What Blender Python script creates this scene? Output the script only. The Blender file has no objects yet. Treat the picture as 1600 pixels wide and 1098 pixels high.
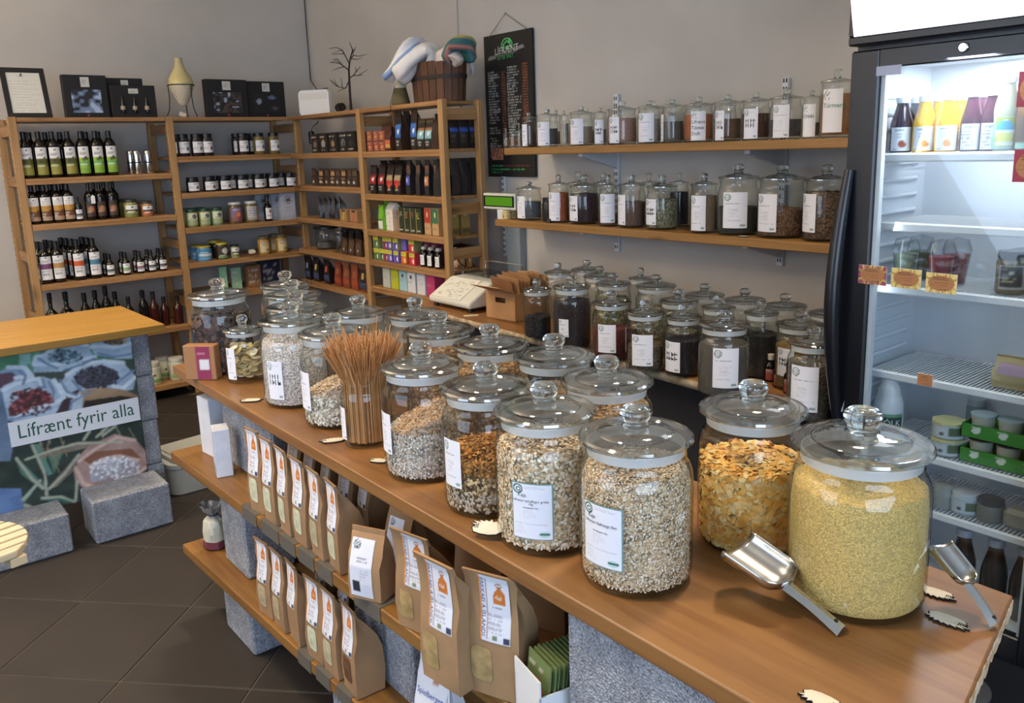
import bpy, bmesh, math, random
import numpy as np
from mathutils import Vector, Matrix
S = bpy.context.scene
COL = S.collection
random.seed(11)
R = math.radians
PI = math.pi

# ------------------------------------------------------------------ camera
FPX, CX, CY, EYE = 1297.0, 800.0, 498.0, 1.56
YAW, PITCH, ROLL = 0.678, 0.204, -0.032
_f = Vector((math.sin(YAW) * math.cos(PITCH), math.cos(YAW) * math.cos(PITCH), -math.sin(PITCH)))
_r = Vector((math.cos(YAW), -math.sin(YAW), 0.0))
_u = _r.cross(_f)
CR = _r * math.cos(ROLL) + _u * math.sin(ROLL)
CU = -_r * math.sin(ROLL) + _u * math.cos(ROLL)
CF = _f
cam_d = bpy.data.cameras.new('camera')
cam = bpy.data.objects.new('camera', cam_d)
COL.objects.link(cam)
cam_d.sensor_width = 36.0
cam_d.lens = FPX / 1600 * 36.0
cam_d.shift_x = 0.0
cam_d.shift_y = -(549 - CY) / 1600
cam_d.clip_start = 0.05
cam.matrix_world = Matrix(((CR.x, CU.x, -CF.x, 0), (CR.y, CU.y, -CF.y, 0), (CR.z, CU.z, -CF.z, EYE), (0, 0, 0, 1)))
S.camera = cam

# ------------------------------------------------------------------ view, world, lamps
S.view_settings.view_transform = 'Standard'
S.view_settings.look = 'None'
S.view_settings.gamma = 1.0
S.view_settings.use_curve_mapping = False
S.view_settings.exposure = 0.15
S.cycles.transparent_max_bounces = 40
S.cycles.max_bounces = 10
S.cycles.glossy_bounces = 4
S.cycles.transmission_bounces = 8
S.cycles.diffuse_bounces = 4
S.cycles.caustics_refractive = False
S.cycles.caustics_reflective = False
S.cycles.sample_clamp_indirect = 4.0
w = bpy.data.worlds.new('world'); S.world = w; w.use_nodes = True
w.node_tree.nodes['Background'].inputs[0].default_value = (0.55, 0.65, 0.8, 1)
w.node_tree.nodes['Background'].inputs[1].default_value = 0.25

def area(name, loc, target, sx, sy, power, col, spread=180):
    d = bpy.data.lights.new(name, 'AREA'); d.shape = 'RECTANGLE'; d.size = sx; d.size_y = sy
    d.energy = power; d.color = col; d.spread = R(spread)
    o = bpy.data.objects.new(name, d); COL.objects.link(o); o.location = loc
    o.rotation_euler = (Vector(target) - Vector(loc)).to_track_quat('-Z', 'Y').to_euler()
    return o
WARM = (1.0, 0.80, 0.56)
DAY = (0.58, 0.755, 1.0)
area('daylight_shop_window', (-0.6, -2.3, 1.5), (0.2, 3.0, 1.0), 3.2, 2.0, 112, DAY)
area('daylight_side_window', (-2.25, 2.3, 1.5), (1.5, 3.2, 0.9), 3.0, 1.8, 54, DAY)
area('ceiling_wash', (-1.1, 4.0, 2.3), (-1.1, 4.0, 3.0), 1.2, 2.4, 165, (1.0, 0.82, 0.60))  # unseen uplight without a fixture, added to warm the ceiling and upper walls
for _x, _y in ((-0.2, 3.9), (1.75, 1.0), (1.5, 3.9), (0.1, 1.4)):
    area('ceiling_lamp', (_x, _y, 2.9), (_x, _y, 0.0), 0.22, 0.22, 15, WARM, 115)

# ------------------------------------------------------------------ measuring helpers: photograph pixel -> point on a known plane
def ray(px, py):
    return CR * ((px - CX) / FPX) - CU * ((py - CY) / FPX) + CF
def at_z(px, py, z):
    d = ray(px, py); return Vector((0, 0, EYE)) + d * ((z - EYE) / d.z)
def at_x(px, py, x):
    d = ray(px, py); return Vector((0, 0, EYE)) + d * (x / d.x)
def at_y(px, py, y):
    d = ray(px, py); return Vector((0, 0, EYE)) + d * (y / d.y)
def depth(p):
    return (Vector(p) - Vector((0, 0, EYE))).dot(CF)
def metres(n, p):
    return n * depth(p) / FPX
def stand(px, py, z, wpx):
    """centre and radius of a round thing whose near base edge shows at (px, py) on the level z"""
    p = at_z(px, py, z); c = p.copy(); r = 0
    for _ in range(6):
        r = metres(wpx, c) / 2
        d = Vector((p.x, p.y, 0)).normalized()
        c = p + d * r
    return c, r

# ------------------------------------------------------------------ colours and materials
def lin(c):
    if isinstance(c, str):
        c = [int(c[i:i + 2], 16) / 255 for i in (0, 2, 4)]
    return tuple((v / 12.92 if v <= 0.04045 else ((v + 0.055) / 1.055) ** 2.4) for v in c)
def newmat(name):
    m = bpy.data.materials.new(name); m.use_nodes = True
    return m, m.node_tree.nodes, m.node_tree.links, m.node_tree.nodes['Principled BSDF']
def plain(name, col, rough=0.5, metal=0.0, **kw):
    m, n, l, p = newmat(name)
    p.inputs['Base Color'].default_value = (*lin(col), 1)
    p.inputs['Roughness'].default_value = rough
    p.inputs['Metallic'].default_value = metal
    for k, v in kw.items():
        p.inputs[k].default_value = v
    return m
def tinted(name, rough, metal=0.0, noise=0.0, nscale=20, bump=0.0):
    """base colour comes from the object's own colour"""
    m, n, l, p = newmat(name)
    oi = n.new('ShaderNodeObjectInfo')
    p.inputs['Roughness'].default_value = rough; p.inputs['Metallic'].default_value = metal
    tc = n.new('ShaderNodeTexCoord')
    if noise:
        nz = n.new('ShaderNodeTexNoise'); nz.inputs['Scale'].default_value = nscale; nz.inputs['Detail'].default_value = 3
        l.new(tc.outputs['Object'], nz.inputs['Vector'])
        mr = n.new('ShaderNodeMapRange'); mr.inputs[1].default_value = 0.3; mr.inputs[2].default_value = 0.7
        mr.inputs[3].default_value = 1 - noise; mr.inputs[4].default_value = 1 + noise
        l.new(nz.outputs[0], mr.inputs[0])
        mx = n.new('ShaderNodeVectorMath'); mx.operation = 'SCALE'
        l.new(oi.outputs['Color'], mx.inputs[0]); l.new(mr.outputs[0], mx.inputs['Scale'])
        l.new(mx.outputs[0], p.inputs['Base Color'])
        if bump:
            b = n.new('ShaderNodeBump'); b.inputs['Strength'].default_value = bump; b.inputs['Distance'].default_value = 0.004
            l.new(nz.outputs[0], b.inputs['Height']); l.new(b.outputs[0], p.inputs['Normal'])
    else:
        l.new(oi.outputs['Color'], p.inputs['Base Color'])
    return m
def grain(name, scale, contrast, bump, rough=0.8):
    m, n, l, p = newmat(name)
    p.inputs['Roughness'].default_value = rough
    oi = n.new('ShaderNodeObjectInfo'); tc = n.new('ShaderNodeTexCoord')
    v = n.new('ShaderNodeTexVoronoi'); v.inputs['Scale'].default_value = scale
    l.new(tc.outputs['Object'], v.inputs['Vector'])
    sep = n.new('ShaderNodeSeparateColor'); l.new(v.outputs['Color'], sep.inputs[0])
    mr = n.new('ShaderNodeMapRange'); mr.inputs[3].default_value = 1 - contrast; mr.inputs[4].default_value = 1 + contrast * 0.7
    l.new(sep.outputs[0], mr.inputs[0])
    m2 = n.new('ShaderNodeMapRange'); m2.inputs[1].default_value = 0.0; m2.inputs[2].default_value = 0.9
    m2.inputs[3].default_value = 1.1; m2.inputs[4].default_value = 1 - contrast
    l.new(v.outputs['Distance'], m2.inputs[0])
    mu = n.new('ShaderNodeMath'); mu.operation = 'MULTIPLY'; l.new(mr.outputs[0], mu.inputs[0]); l.new(m2.outputs[0], mu.inputs[1])
    mx = n.new('ShaderNodeVectorMath'); mx.operation = 'SCALE'
    l.new(oi.outputs['Color'], mx.inputs[0]); l.new(mu.outputs[0], mx.inputs['Scale']); l.new(mx.outputs[0], p.inputs['Base Color'])
    b = n.new('ShaderNodeBump'); b.invert = True; b.inputs['Strength'].default_value = bump; b.inputs['Distance'].default_value = 0.003
    l.new(v.outputs['Distance'], b.inputs['Height']); l.new(b.outputs[0], p.inputs['Normal'])
    return m
def wood(name, c1, c2, axis='X', scale=5.0, rough=0.45, knots=True, bump=0.05):
    m, n, l, p = newmat(name)
    p.inputs['Roughness'].default_value = rough
    tc = n.new('ShaderNodeTexCoord'); mp = n.new('ShaderNodeMapping')
    sc = {'X': (0.6, 9, 9), 'Y': (9, 0.6, 9), 'Z': (9, 9, 0.6)}[axis]
    mp.inputs['Scale'].default_value = sc; l.new(tc.outputs['Object'], mp.inputs['Vector'])
    oi = n.new('ShaderNodeObjectInfo')
    va = n.new('ShaderNodeVectorMath'); va.operation = 'ADD'
    sv = n.new('ShaderNodeVectorMath'); sv.operation = 'SCALE'; sv.inputs[0].default_value = (17, 31, 23); l.new(oi.outputs['Random'], sv.inputs['Scale'])
    l.new(mp.outputs[0], va.inputs[0]); l.new(sv.outputs[0], va.inputs[1])
    nz = n.new('ShaderNodeTexNoise'); nz.inputs['Scale'].default_value = scale; nz.inputs['Detail'].default_value = 5; nz.inputs['Distortion'].default_value = 0.6
    l.new(va.outputs[0], nz.inputs['Vector'])
    r = n.new('ShaderNodeValToRGB'); e = r.color_ramp.elements
    e[0].position = 0.33; e[0].color = (*lin(c2), 1); e[1].position = 0.62; e[1].color = (*lin(c1), 1)
    l.new(nz.outputs[0], r.inputs[0])
    out = r.outputs[0]
    if knots:
        v = n.new('ShaderNodeTexVoronoi'); v.inputs['Scale'].default_value = 1.0
        mk = n.new('ShaderNodeMapping'); mk.inputs['Scale'].default_value = {'X': (2.2, 6, 6), 'Y': (6, 2.2, 6), 'Z': (6, 6, 2.2)}[axis]
        l.new(tc.outputs['Object'], mk.inputs['Vector'])
        vb = n.new('ShaderNodeVectorMath'); vb.operation = 'ADD'; l.new(mk.outputs[0], vb.inputs[0]); l.new(sv.outputs[0], vb.inputs[1])
        l.new(vb.outputs[0], v.inputs['Vector'])
        mr = n.new('ShaderNodeMapRange'); mr.inputs[1].default_value = 0.05; mr.inputs[2].default_value = 0.17; mr.inputs[3].default_value = 0.42; mr.inputs[4].default_value = 1
        l.new(v.outputs['Distance'], mr.inputs[0])
        mx = n.new('ShaderNodeVectorMath'); mx.operation = 'SCALE'; l.new(out, mx.inputs[0]); l.new(mr.outputs[0], mx.inputs['Scale'])
        out = mx.outputs[0]
    l.new(out, p.inputs['Base Color'])
    b = n.new('ShaderNodeBump'); b.inputs['Strength'].default_value = bump; b.inputs['Distance'].default_value = 0.002
    l.new(nz.outputs[0], b.inputs['Height']); l.new(b.outputs[0], p.inputs['Normal'])
    return m
def mottled(name, c1, c2, scale, rough=0.8, bump=0.1, speck=None, speck_scale=150, dist=0.004):
    m, n, l, p = newmat(name)
    p.inputs['Roughness'].default_value = rough
    tc = n.new('ShaderNodeTexCoord'); nz = n.new('ShaderNodeTexNoise')
    nz.inputs['Scale'].default_value = scale; nz.inputs['Detail'].default_value = 6
    l.new(tc.outputs['Object'], nz.inputs['Vector'])
    r = n.new('ShaderNodeValToRGB'); e = r.color_ramp.elements
    e[0].position = 0.35; e[0].color = (*lin(c1), 1); e[1].position = 0.65; e[1].color = (*lin(c2), 1)
    l.new(nz.outputs[0], r.inputs[0]); out = r.outputs[0]; h = nz.outputs[0]
    if speck:
        v = n.new('ShaderNodeTexVoronoi'); v.inputs['Scale'].default_value = speck_scale; l.new(tc.outputs['Object'], v.inputs['Vector'])
        sp = n.new('ShaderNodeSeparateColor'); l.new(v.outputs['Color'], sp.inputs[0])
        mr = n.new('ShaderNodeMapRange'); mr.inputs[3].default_value = 1 - speck; mr.inputs[4].default_value = 1 + speck
        l.new(sp.outputs[0], mr.inputs[0])
        mx = n.new('ShaderNodeVectorMath'); mx.operation = 'SCALE'; l.new(out, mx.inputs[0]); l.new(mr.outputs[0], mx.inputs['Scale'])
        out = mx.outputs[0]; h = v.outputs['Distance']
    l.new(out, p.inputs['Base Color'])
    b = n.new('ShaderNodeBump'); b.inputs['Strength'].default_value = bump; b.inputs['Distance'].default_value = dist
    l.new(h, b.inputs['Height']); l.new(b.outputs[0], p.inputs['Normal'])
    return m
def thin_glass(name, tint, edge, refl=0.06, rough=0.02, grow=0.85):
    """a thin sheet of clear glass: lets light straight through, mirrors more at grazing angles"""
    m, n, l, p = newmat(name); n.remove(p)
    lw = n.new('ShaderNodeLayerWeight'); lw.inputs[0].default_value = 0.5
    pw = n.new('ShaderNodeMath'); pw.operation = 'POWER'; pw.inputs[1].default_value = 4.0; l.new(lw.outputs['Facing'], pw.inputs[0])
    mr = n.new('ShaderNodeMapRange'); mr.inputs[3].default_value = refl; mr.inputs[4].default_value = grow; l.new(pw.outputs[0], mr.inputs[0])
    p2 = n.new('ShaderNodeMath'); p2.operation = 'POWER'; p2.inputs[1].default_value = 2.5; l.new(lw.outputs['Facing'], p2.inputs[0])
    mc = n.new('ShaderNodeMix'); mc.data_type = 'RGBA'; mc.inputs[6].default_value = (*lin(tint), 1); mc.inputs[7].default_value = (*lin(edge), 1)
    l.new(p2.outputs[0], mc.inputs[0])
    t = n.new('ShaderNodeBsdfTransparent'); l.new(mc.outputs[2], t.inputs[0])
    g = n.new('ShaderNodeBsdfGlossy'); g.inputs['Roughness'].default_value = rough
    mx = n.new('ShaderNodeMixShader'); l.new(mr.outputs[0], mx.inputs[0]); l.new(t.outputs[0], mx.inputs[1]); l.new(g.outputs[0], mx.inputs[2])
    l.new(mx.outputs[0], n['Material Output'].inputs[0])
    return m
def printed(name, rough=0.6):
    m, n, l, p = newmat(name)
    a = n.new('ShaderNodeAttribute'); a.attribute_name = 'Col'
    l.new(a.outputs['Color'], p.inputs['Base Color']); p.inputs['Roughness'].default_value = rough
    return m
def glow(name, col, strength):
    m, n, l, p = newmat(name); n.remove(p)
    e = n.new('ShaderNodeEmission'); e.inputs[0].default_value = (*lin(col), 1); e.inputs[1].default_value = strength
    l.new(e.outputs[0], n['Material Output'].inputs[0]); return m

M_PLASTIC = tinted('coloured_plastic', 0.35)
M_PAPER = tinted('coloured_paper', 0.75, noise=0.08, nscale=25)
M_KRAFT = tinted('kraft_paper', 0.78, noise=0.10, nscale=14, bump=0.5)
M_FOIL = tinted('foil_pouch', 0.28, noise=0.10, nscale=18, bump=0.8)
M_CLOTH = tinted('cotton_cloth', 0.9, noise=0.10, nscale=60, bump=0.3)
M_METAL = tinted('polished_metal', 0.18, metal=1.0)
M_GLOSS = tinted('glossy_coat', 0.12)
M_FILL_F = grain('fine_grain', 420, 0.28, 0.5)
M_FILL_M = grain('seed_grain', 240, 0.45, 0.8)
M_FILL_C = grain('coarse_grain', 110, 0.55, 1.0)
M_PRINT = printed('printed_paper', 0.6)
M_FLAKE = printed('flakes', 0.75)
M_GLASS = thin_glass('clear_jar_glass', 'fbfdfc', 'ccd8d5', 0.06)
M_LID = thin_glass('lid_glass', 'f8fbfa', 'c3d0cc', 0.30, 0.07)
M_PANE = thin_glass('door_glass', 'f2f6f8', 'c0ccd0', 0.04, grow=0.6)
M_BOTTLE = thin_glass('pale_bottle_glass', 'e8eee8', '9aa8a0', 0.06)
M_KNOB = plain('solid_glass', 'f4faf8', 0.0, **{'Transmission Weight': 1.0, 'IOR': 1.5})
M_SEAL = plain('milky_seal', 'f2f2f4', 0.4, **{'Alpha': 0.55})
M_DARKGLASS = plain('dark_bottle_glass', '15130f', 0.06)
M_PINE = wood('pine_upright', 'ab8659', '977245', 'Z', 4)
M_PINEX = wood('pine_board_lengthwise', 'a88156', '92693c', 'X', 4)
M_PINEY = wood('pine_board_sideways', 'a47c52', '8a633c', 'Y', 4)
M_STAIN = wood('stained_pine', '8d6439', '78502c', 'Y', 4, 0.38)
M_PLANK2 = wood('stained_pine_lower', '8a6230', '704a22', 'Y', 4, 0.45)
M_YELLOW = wood('yellow_pine', 'a07a38', '8e6829', 'X', 4, 0.38)
M_SHELFW = wood('wall_board_pine', '99703f', '85602f', 'Y', 4, 0.5)
M_CONC = mottled('pumice_concrete', '888c96', 'a0a4ac', 18, 0.95, 0.9, speck=0.38, speck_scale=260, dist=0.004)
M_WALL = mottled('painted_wall', 'bfbbb6', 'c6c2bd', 3, 0.85, 0.03)
M_TILE = mottled('dark_floor_tile', '241e1a', '2d2622', 3.5, 0.6, 0.04)
M_GROUT = plain('grout', '5c5347', 0.9)
M_CEIL = plain('ceiling_paint', 'dddad4', 0.9)
M_BLACK = plain('black_plastic', '101114', 0.3)
M_BLACKM = plain('black_matte', '17171a', 0.7)
M_WHITE = plain('white_plastic', 'e9eaec', 0.35)
M_WHITEM = plain('white_enamel', 'd9dfe6', 0.4)
M_STEEL = plain('stainless_steel', 'c4c2bd', 0.22, 1.0)
M_CHROME = plain('chrome', 'd8d8d8', 0.08, 1.0)
M_RAIL = plain('white_rail', 'd6dbe0', 0.4)
M_PALE = wood('pale_painted_wood', 'cdbfa2', 'bfae8e', 'X', 4, 0.6, knots=False)
M_BARREL = wood('old_barrel_wood', '5c3b26', '35211a', 'Z', 3, 0.7, knots=False, bump=0.3)

# ------------------------------------------------------------------ mesh building
class MB:
    def __init__(s): s.v = []; s.f = []; s.c = []
    def add(s, vs, fs, col=None):
        o = len(s.v); s.v += [tuple(q) for q in vs]; s.f += [tuple(i + o for i in f) for f in fs]
        s.c += ([lin(col)] * len(vs)) if (col is None or isinstance(col, (str, tuple))) and col is not None else ([(0.8, 0.8, 0.8)] * len(vs) if col is None else col)
        return s
    def box(s, x0, x1, y0, y1, z0, z1, b=0.0, m=None, col=None):
        if b <= 0:
            vs = [(x, y, z) for x in (x0, x1) for y in (y0, y1) for z in (z0, z1)]
            fs = [(0, 1, 3, 2), (4, 6, 7, 5), (0, 4, 5, 1), (2, 3, 7, 6), (0, 2, 6, 4), (1, 5, 7, 3)]
        else:
            b = min(b, (x1 - x0) * .49, (y1 - y0) * .49, (z1 - z0) * .49)
            vs = []; idx = {}
            lo = (x0, y0, z0); hi = (x1, y1, z1)
            for i in (0, 1):
                for j in (0, 1):
                    for k in (0, 1):
                        for a in range(3):
                            q = []
                            for ax, t in enumerate((i, j, k)):
                                e = hi[ax] if t else lo[ax]
                                if ax != a: e += -b if t else b
                                q.append(e)
                            idx[(i, j, k, a)] = len(vs); vs.append(tuple(q))
            fs = []
            for a in range(3):
                o1, o2 = [q for q in range(3) if q != a]
                for t in (0, 1):
                    ring = []
                    for p, q in ((0, 0), (1, 0), (1, 1), (0, 1)):
                        c = [0, 0, 0]; c[a] = t; c[o1] = p; c[o2] = q
                        ring.append(idx[(*c, a)])
                    fs.append(tuple(ring))
                for p in (0, 1):
                    for q in (0, 1):
                        c0 = [0, 0, 0]; c0[o1] = p; c0[o2] = q; c1 = list(c0); c1[a] = 1
                        fs.append((idx[(*c0, o1)], idx[(*c1, o1)], idx[(*c1, o2)], idx[(*c0, o2)]))
            for i in (0, 1):
                for j in (0, 1):
                    for k in (0, 1):
                        fs.append(tuple(idx[(i, j, k, a)] for a in range(3)))
        if m is not None: vs = [tuple(m @ Vector(q)) for q in vs]
        return s.add(vs, fs, col)
    def lathe(s, prof, seg=24, m=None, col=None, cap0=False, cap1=False, sx=1.0, sy=1.0):
        vs = []; fs = []; n = len(prof)
        for i in range(seg):
            a = 2 * PI * i / seg
            for r, z in prof: vs.append((r * math.cos(a) * sx, r * math.sin(a) * sy, z))
        for i in range(seg):
            j = (i + 1) % seg
            for k in range(n - 1):
                fs.append((i * n + k, j * n + k, j * n + k + 1, i * n + k + 1))
        if cap0: fs.append(tuple(i * n for i in reversed(range(seg))))
        if cap1: fs.append(tuple(i * n + n - 1 for i in range(seg)))
        if m is not None: vs = [tuple(m @ Vector(q)) for q in vs]
        return s.add(vs, fs, col)
    def tube(s, pts, r, seg=6, col=None, closed=False):
        pts = [Vector(p) for p in pts]; n = len(pts); vs = []; fs = []
        rr = r if isinstance(r, (list, tuple)) else [r] * n
        for i, p in enumerate(pts):
            if closed: t = pts[(i + 1) % n] - pts[i - 1]
            else: t = pts[min(i + 1, n - 1)] - pts[max(i - 1, 0)]
            t.normalize()
            up = Vector((0, 0, 1)) if abs(t.z) < 0.9 else Vector((1, 0, 0))
            a = t.cross(up).normalized(); b = t.cross(a)
            for k in range(seg):
                g = 2 * PI * k / seg
                vs.append(p + (a * math.cos(g) + b * math.sin(g)) * rr[i])
        for i in range(n if closed else n - 1):
            j = (i + 1) % n
            for k in range(seg):
                q = (k + 1) % seg
                fs.append((i * seg + k, i * seg + q, j * seg + q, j * seg + k))
        if not closed:
            fs.append(tuple(range(seg - 1, -1, -1))); fs.append(tuple((n - 1) * seg + k for k in range(seg)))
        return s.add(vs, fs, col)
    def prism(s, poly, z0, z1, col=None, m=None):
        n = len(poly); vs = [(x, y, z0) for x, y in poly] + [(x, y, z1) for x, y in poly]
        fs = [tuple(range(n - 1, -1, -1)), tuple(range(n, 2 * n))] + [(i, (i + 1) % n, n + (i + 1) % n, n + i) for i in range(n)]
        if m is not None: vs = [tuple(m @ Vector(q)) for q in vs]
        return s.add(vs, fs, col)
    def grid(s, nu, nv, fn, img=None, close_u=False):
        vs = [fn(i / (nu - 1), j / (nv - 1)) for j in range(nv) for i in range(nu)]
        fs = [(j * nu + i, j * nu + i + 1, (j + 1) * nu + i + 1, (j + 1) * nu + i) for j in range(nv - 1) for i in range(nu - 1)]
        col = None
        if img is not None: col = [tuple(img[j, i]) for j in range(nv) for i in range(nu)]
        return s.add(vs, fs, col)
    def mesh(s, name, mat, smooth=35, recalc=True):
        me = bpy.data.meshes.new(name); me.from_pydata(s.v, [], s.f)
        at = me.color_attributes.new('Col', 'FLOAT_COLOR', 'POINT')
        at.data.foreach_set('color', np.c_[np.array(s.c, float).reshape(-1, 3), np.ones(len(s.v))].ravel())
        if recalc:
            b = bmesh.new(); b.from_mesh(me); bmesh.ops.recalc_face_normals(b, faces=b.faces); b.to_mesh(me); b.free()
        if smooth:
            me.polygons.foreach_set('use_smooth', [True] * len(me.polygons)); me.set_sharp_from_angle(angle=R(smooth))
        if mat: me.materials.append(mat)
        return me
    def build(s, name, mat, parent=None, color=None, smooth=35, recalc=True):
        return put(name, s.mesh(name, mat, smooth, recalc), parent, color)

def put(name, me, parent=None, color=None, loc=None, rz=0.0):
    o = bpy.data.objects.new(name, me); COL.objects.link(o)
    if parent is not None: o.parent = parent
    if color is not None: o.color = (*lin(color), 1)
    if loc is not None: o.location = loc
    if rz: o.rotation_euler = (0, 0, rz)
    return o
def thing(name, label, cat, loc=(0, 0, 0), rz=0.0, group=None, rot=None):
    o = bpy.data.objects.new(name, None); COL.objects.link(o); o.empty_display_size = 0.05
    o.location = loc; o.rotation_euler = rot if rot else (0, 0, rz)
    o['label'] = label; o['category'] = cat
    if group: o['group'] = group
    return o
def tag(o, label, cat, group=None, kind=None):
    o['label'] = label; o['category'] = cat
    if group: o['group'] = group
    if kind: o['kind'] = kind
    return o
def struct(o):
    o['kind'] = 'structure'; return o
def stuff(o):
    o['kind'] = 'stuff'; return o
ORD = 'first second third fourth fifth sixth seventh eighth ninth tenth eleventh twelfth'.split()
CACHE = {}
def cached(key, fn):
    if key not in CACHE: CACHE[key] = fn()
    return CACHE[key]

# ------------------------------------------------------------------ printed sheets: colour per grid vertex
def canvas(nu, nv, base):
    a = np.zeros((nv, nu, 3)); a[:] = lin(base); return a
def p_rect(a, u0, v0, u1, v1, c):
    nv, nu, _ = a.shape
    a[int(round(v0 * (nv - 1))):int(round(v1 * (nv - 1))) + 1, int(round(u0 * (nu - 1))):int(round(u1 * (nu - 1))) + 1] = lin(c)
def p_disc(a, u, v, ru, rv, c, hole=0.0):
    nv, nu, _ = a.shape
    U, V = np.meshgrid(np.linspace(0, 1, nu), np.linspace(0, 1, nv))
    d = ((U - u) / ru) ** 2 + ((V - v) / rv) ** 2
    a[(d <= 1) & (d >= hole * hole)] = lin(c)
def p_poly(a, pts, c, noise=0.0, c2=None, ns=6):
    nv, nu, _ = a.shape
    U, V = np.meshgrid(np.linspace(0, 1, nu), np.linspace(0, 1, nv))
    ins = np.zeros(U.shape, bool); n = len(pts)
    for i in range(n):
        x0, y0 = pts[i]; x1, y1 = pts[(i + 1) % n]
        if y0 == y1: continue
        k = ((V > min(y0, y1)) & (V <= max(y0, y1)) & (U < x0 + (V - y0) * (x1 - x0) / (y1 - y0)))
        ins ^= k
    col = np.array(lin(c))
    if c2 is not None:
        t = vnoise(nu, nv, ns)[..., None]
        a[ins] = (col * (1 - t) + np.array(lin(c2)) * t)[ins]
    else:
        a[ins] = col
def p_line(a, pts, wd, c, al=0.8):
    nv, nu, _ = a.shape; asp = nu / nv
    for (x0, y0), (x1, y1) in zip(pts, pts[1:]):
        n = int(max(abs(x1 - x0) * nu, abs(y1 - y0) * nv) * 1.5) + 2
        for k in range(n):
            x = (x0 + (x1 - x0) * k / (n - 1)) * nu; y = (y0 + (y1 - y0) * k / (n - 1)) * nv; h = wd * nu
            i0, i1, j0, j1 = int(x - h), int(x + h) + 1, int(y - h), int(y + h) + 1
            if i1 <= 0 or j1 <= 0 or i0 >= nu or j0 >= nv: continue
            s = a[max(0, j0):j1, max(0, i0):i1]; s[:] = s * (1 - al) + np.array(lin(c)) * al
def p_blur(a, n=1):
    for _ in range(n):
        p = np.pad(a, ((1, 1), (1, 1), (0, 0)), 'edge'); a[:] = (p[:-2, 1:-1] + p[2:, 1:-1] + p[1:-1, :-2] + p[1:-1, 2:] + 2 * p[1:-1, 1:-1]) / 6
def vnoise(nu, nv, n):
    rs = np.random.RandomState(n * 7 + nu); g = rs.rand(n + 2, n + 2)
    x = np.linspace(0, n, nu); y = np.linspace(0, n, nv)
    xi = x.astype(int); yi = y.astype(int); fx = x - xi; fy = (y - yi)[:, None]
    fx = fx * fx * (3 - 2 * fx); fy = fy * fy * (3 - 2 * fy)
    A = g[np.ix_(yi, xi)]; B = g[np.ix_(yi, xi + 1)]; C = g[np.ix_(yi + 1, xi)]; D = g[np.ix_(yi + 1, xi + 1)]
    return (A * (1 - fx) + B * fx) * (1 - fy) + (C * (1 - fx) + D * fx) * fy
def p_text(a, u0, v0, u1, v1, n, c, fill=0.6, seed=1):
    """n lines of writing too small to read"""
    nv, nu, _ = a.shape; rs = np.random.RandomState(seed)
    for k in range(n):
        v = v1 - (k + 0.5) * (v1 - v0) / n; j = int(round(v * (nv - 1)))
        L = rs.uniform(0.6, 1.0)
        for i in range(int(u0 * (nu - 1)), int((u0 + (u1 - u0) * L) * (nu - 1)) + 1):
            if rs.rand() < fill: a[j, i] = a[j, i] * 0.3 + np.array(lin(c)) * 0.7
def lettering(text, size, mat, parent, M=None, wrap=None, name='lettering', color=None, align='LEFT', extrude=0.0002, spacing=1.0):
    """letters as mesh, written along +X with height +Z in the parent's frame (facing -Y); wrap=(radius, angle0, z) bends round a jar"""
    cu = bpy.data.curves.new('t', 'FONT'); cu.body = text; cu.size = size; cu.align_x = align; cu.extrude = 0; cu.resolution_u = 2; cu.space_line = 0.95; cu.space_character = spacing
    ob = bpy.data.objects.new('t', cu); COL.objects.link(ob)
    bpy.context.view_layer.update()
    me = bpy.data.meshes.new_from_object(ob.evaluated_get(bpy.context.evaluated_depsgraph_get()))
    bpy.data.objects.remove(ob); bpy.data.curves.remove(cu)
    for v in me.vertices:
        x, y = v.co.x, v.co.y
        if wrap:
            r, a0, z = wrap; a = a0 + x / r
            v.co = Vector((r * math.cos(a), r * math.sin(a), z + y))
        else:
            v.co = Vector((x, 0, y))
            if M is not None: v.co = M @ v.co
    me.materials.clear(); me.materials.append(mat); me.name = name
    return put(name, me, parent, color)
# ------------------------------------------------------------------ the room
XR, YB, XL, YF, ZC = 2.97, 6.02, -2.4, -2.5, 3.0
def slab(name, mat, *d, parent=None, b=0.0):
    return struct(MB().box(*d, b=b).build(name, mat, parent, smooth=30))
floor = slab('floor', M_GROUT, XL, XR, YF, YB, -0.1, -0.003)
slab('ceiling', M_CEIL, XL, XR, YF, YB, ZC, ZC + 0.1)
slab('wall_back', M_WALL, XL - 0.1, XR + 0.1, YB, YB + 0.1, -0.1, ZC + 0.1)
slab('wall_right', M_WALL, XR, XR + 0.1, YF - 0.1, YB, -0.1, ZC + 0.1)
slab('wall_left', M_WALL, XL - 0.1, XL, YF - 0.1, YB, -0.1, ZC + 0.1)
slab('wall_front', M_WALL, XL, XR, YF - 0.1, YF, -0.1, ZC + 0.1)
# square tiles laid on the diagonal
TS = 0.421
ta = Vector((0.683, -0.730)); tb = Vector((0.730, 0.683)); t0 = Vector((0.483, 3.136))
tile_me = MB().box(0.0025, TS - 0.0025, 0.0025, TS - 0.0025, -0.012, 0.0, b=0.0015).mesh('tile', M_TILE)
trz = math.atan2(ta.y, ta.x)
for i in range(-16, 17):
    for j in range(-16, 17):
        c = t0 + ta * (TS * i) + tb * (TS * j)
        cs = [c, c + ta * TS, c + tb * TS, c + (ta + tb) * TS]
        if all(XL < q.x < XR and -0.6 < q.y < YB for q in cs):
            o = put('tile', tile_me, floor, loc=(c.x, c.y, random.uniform(-0.0006, 0.0)), rz=trz); struct(o)
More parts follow.
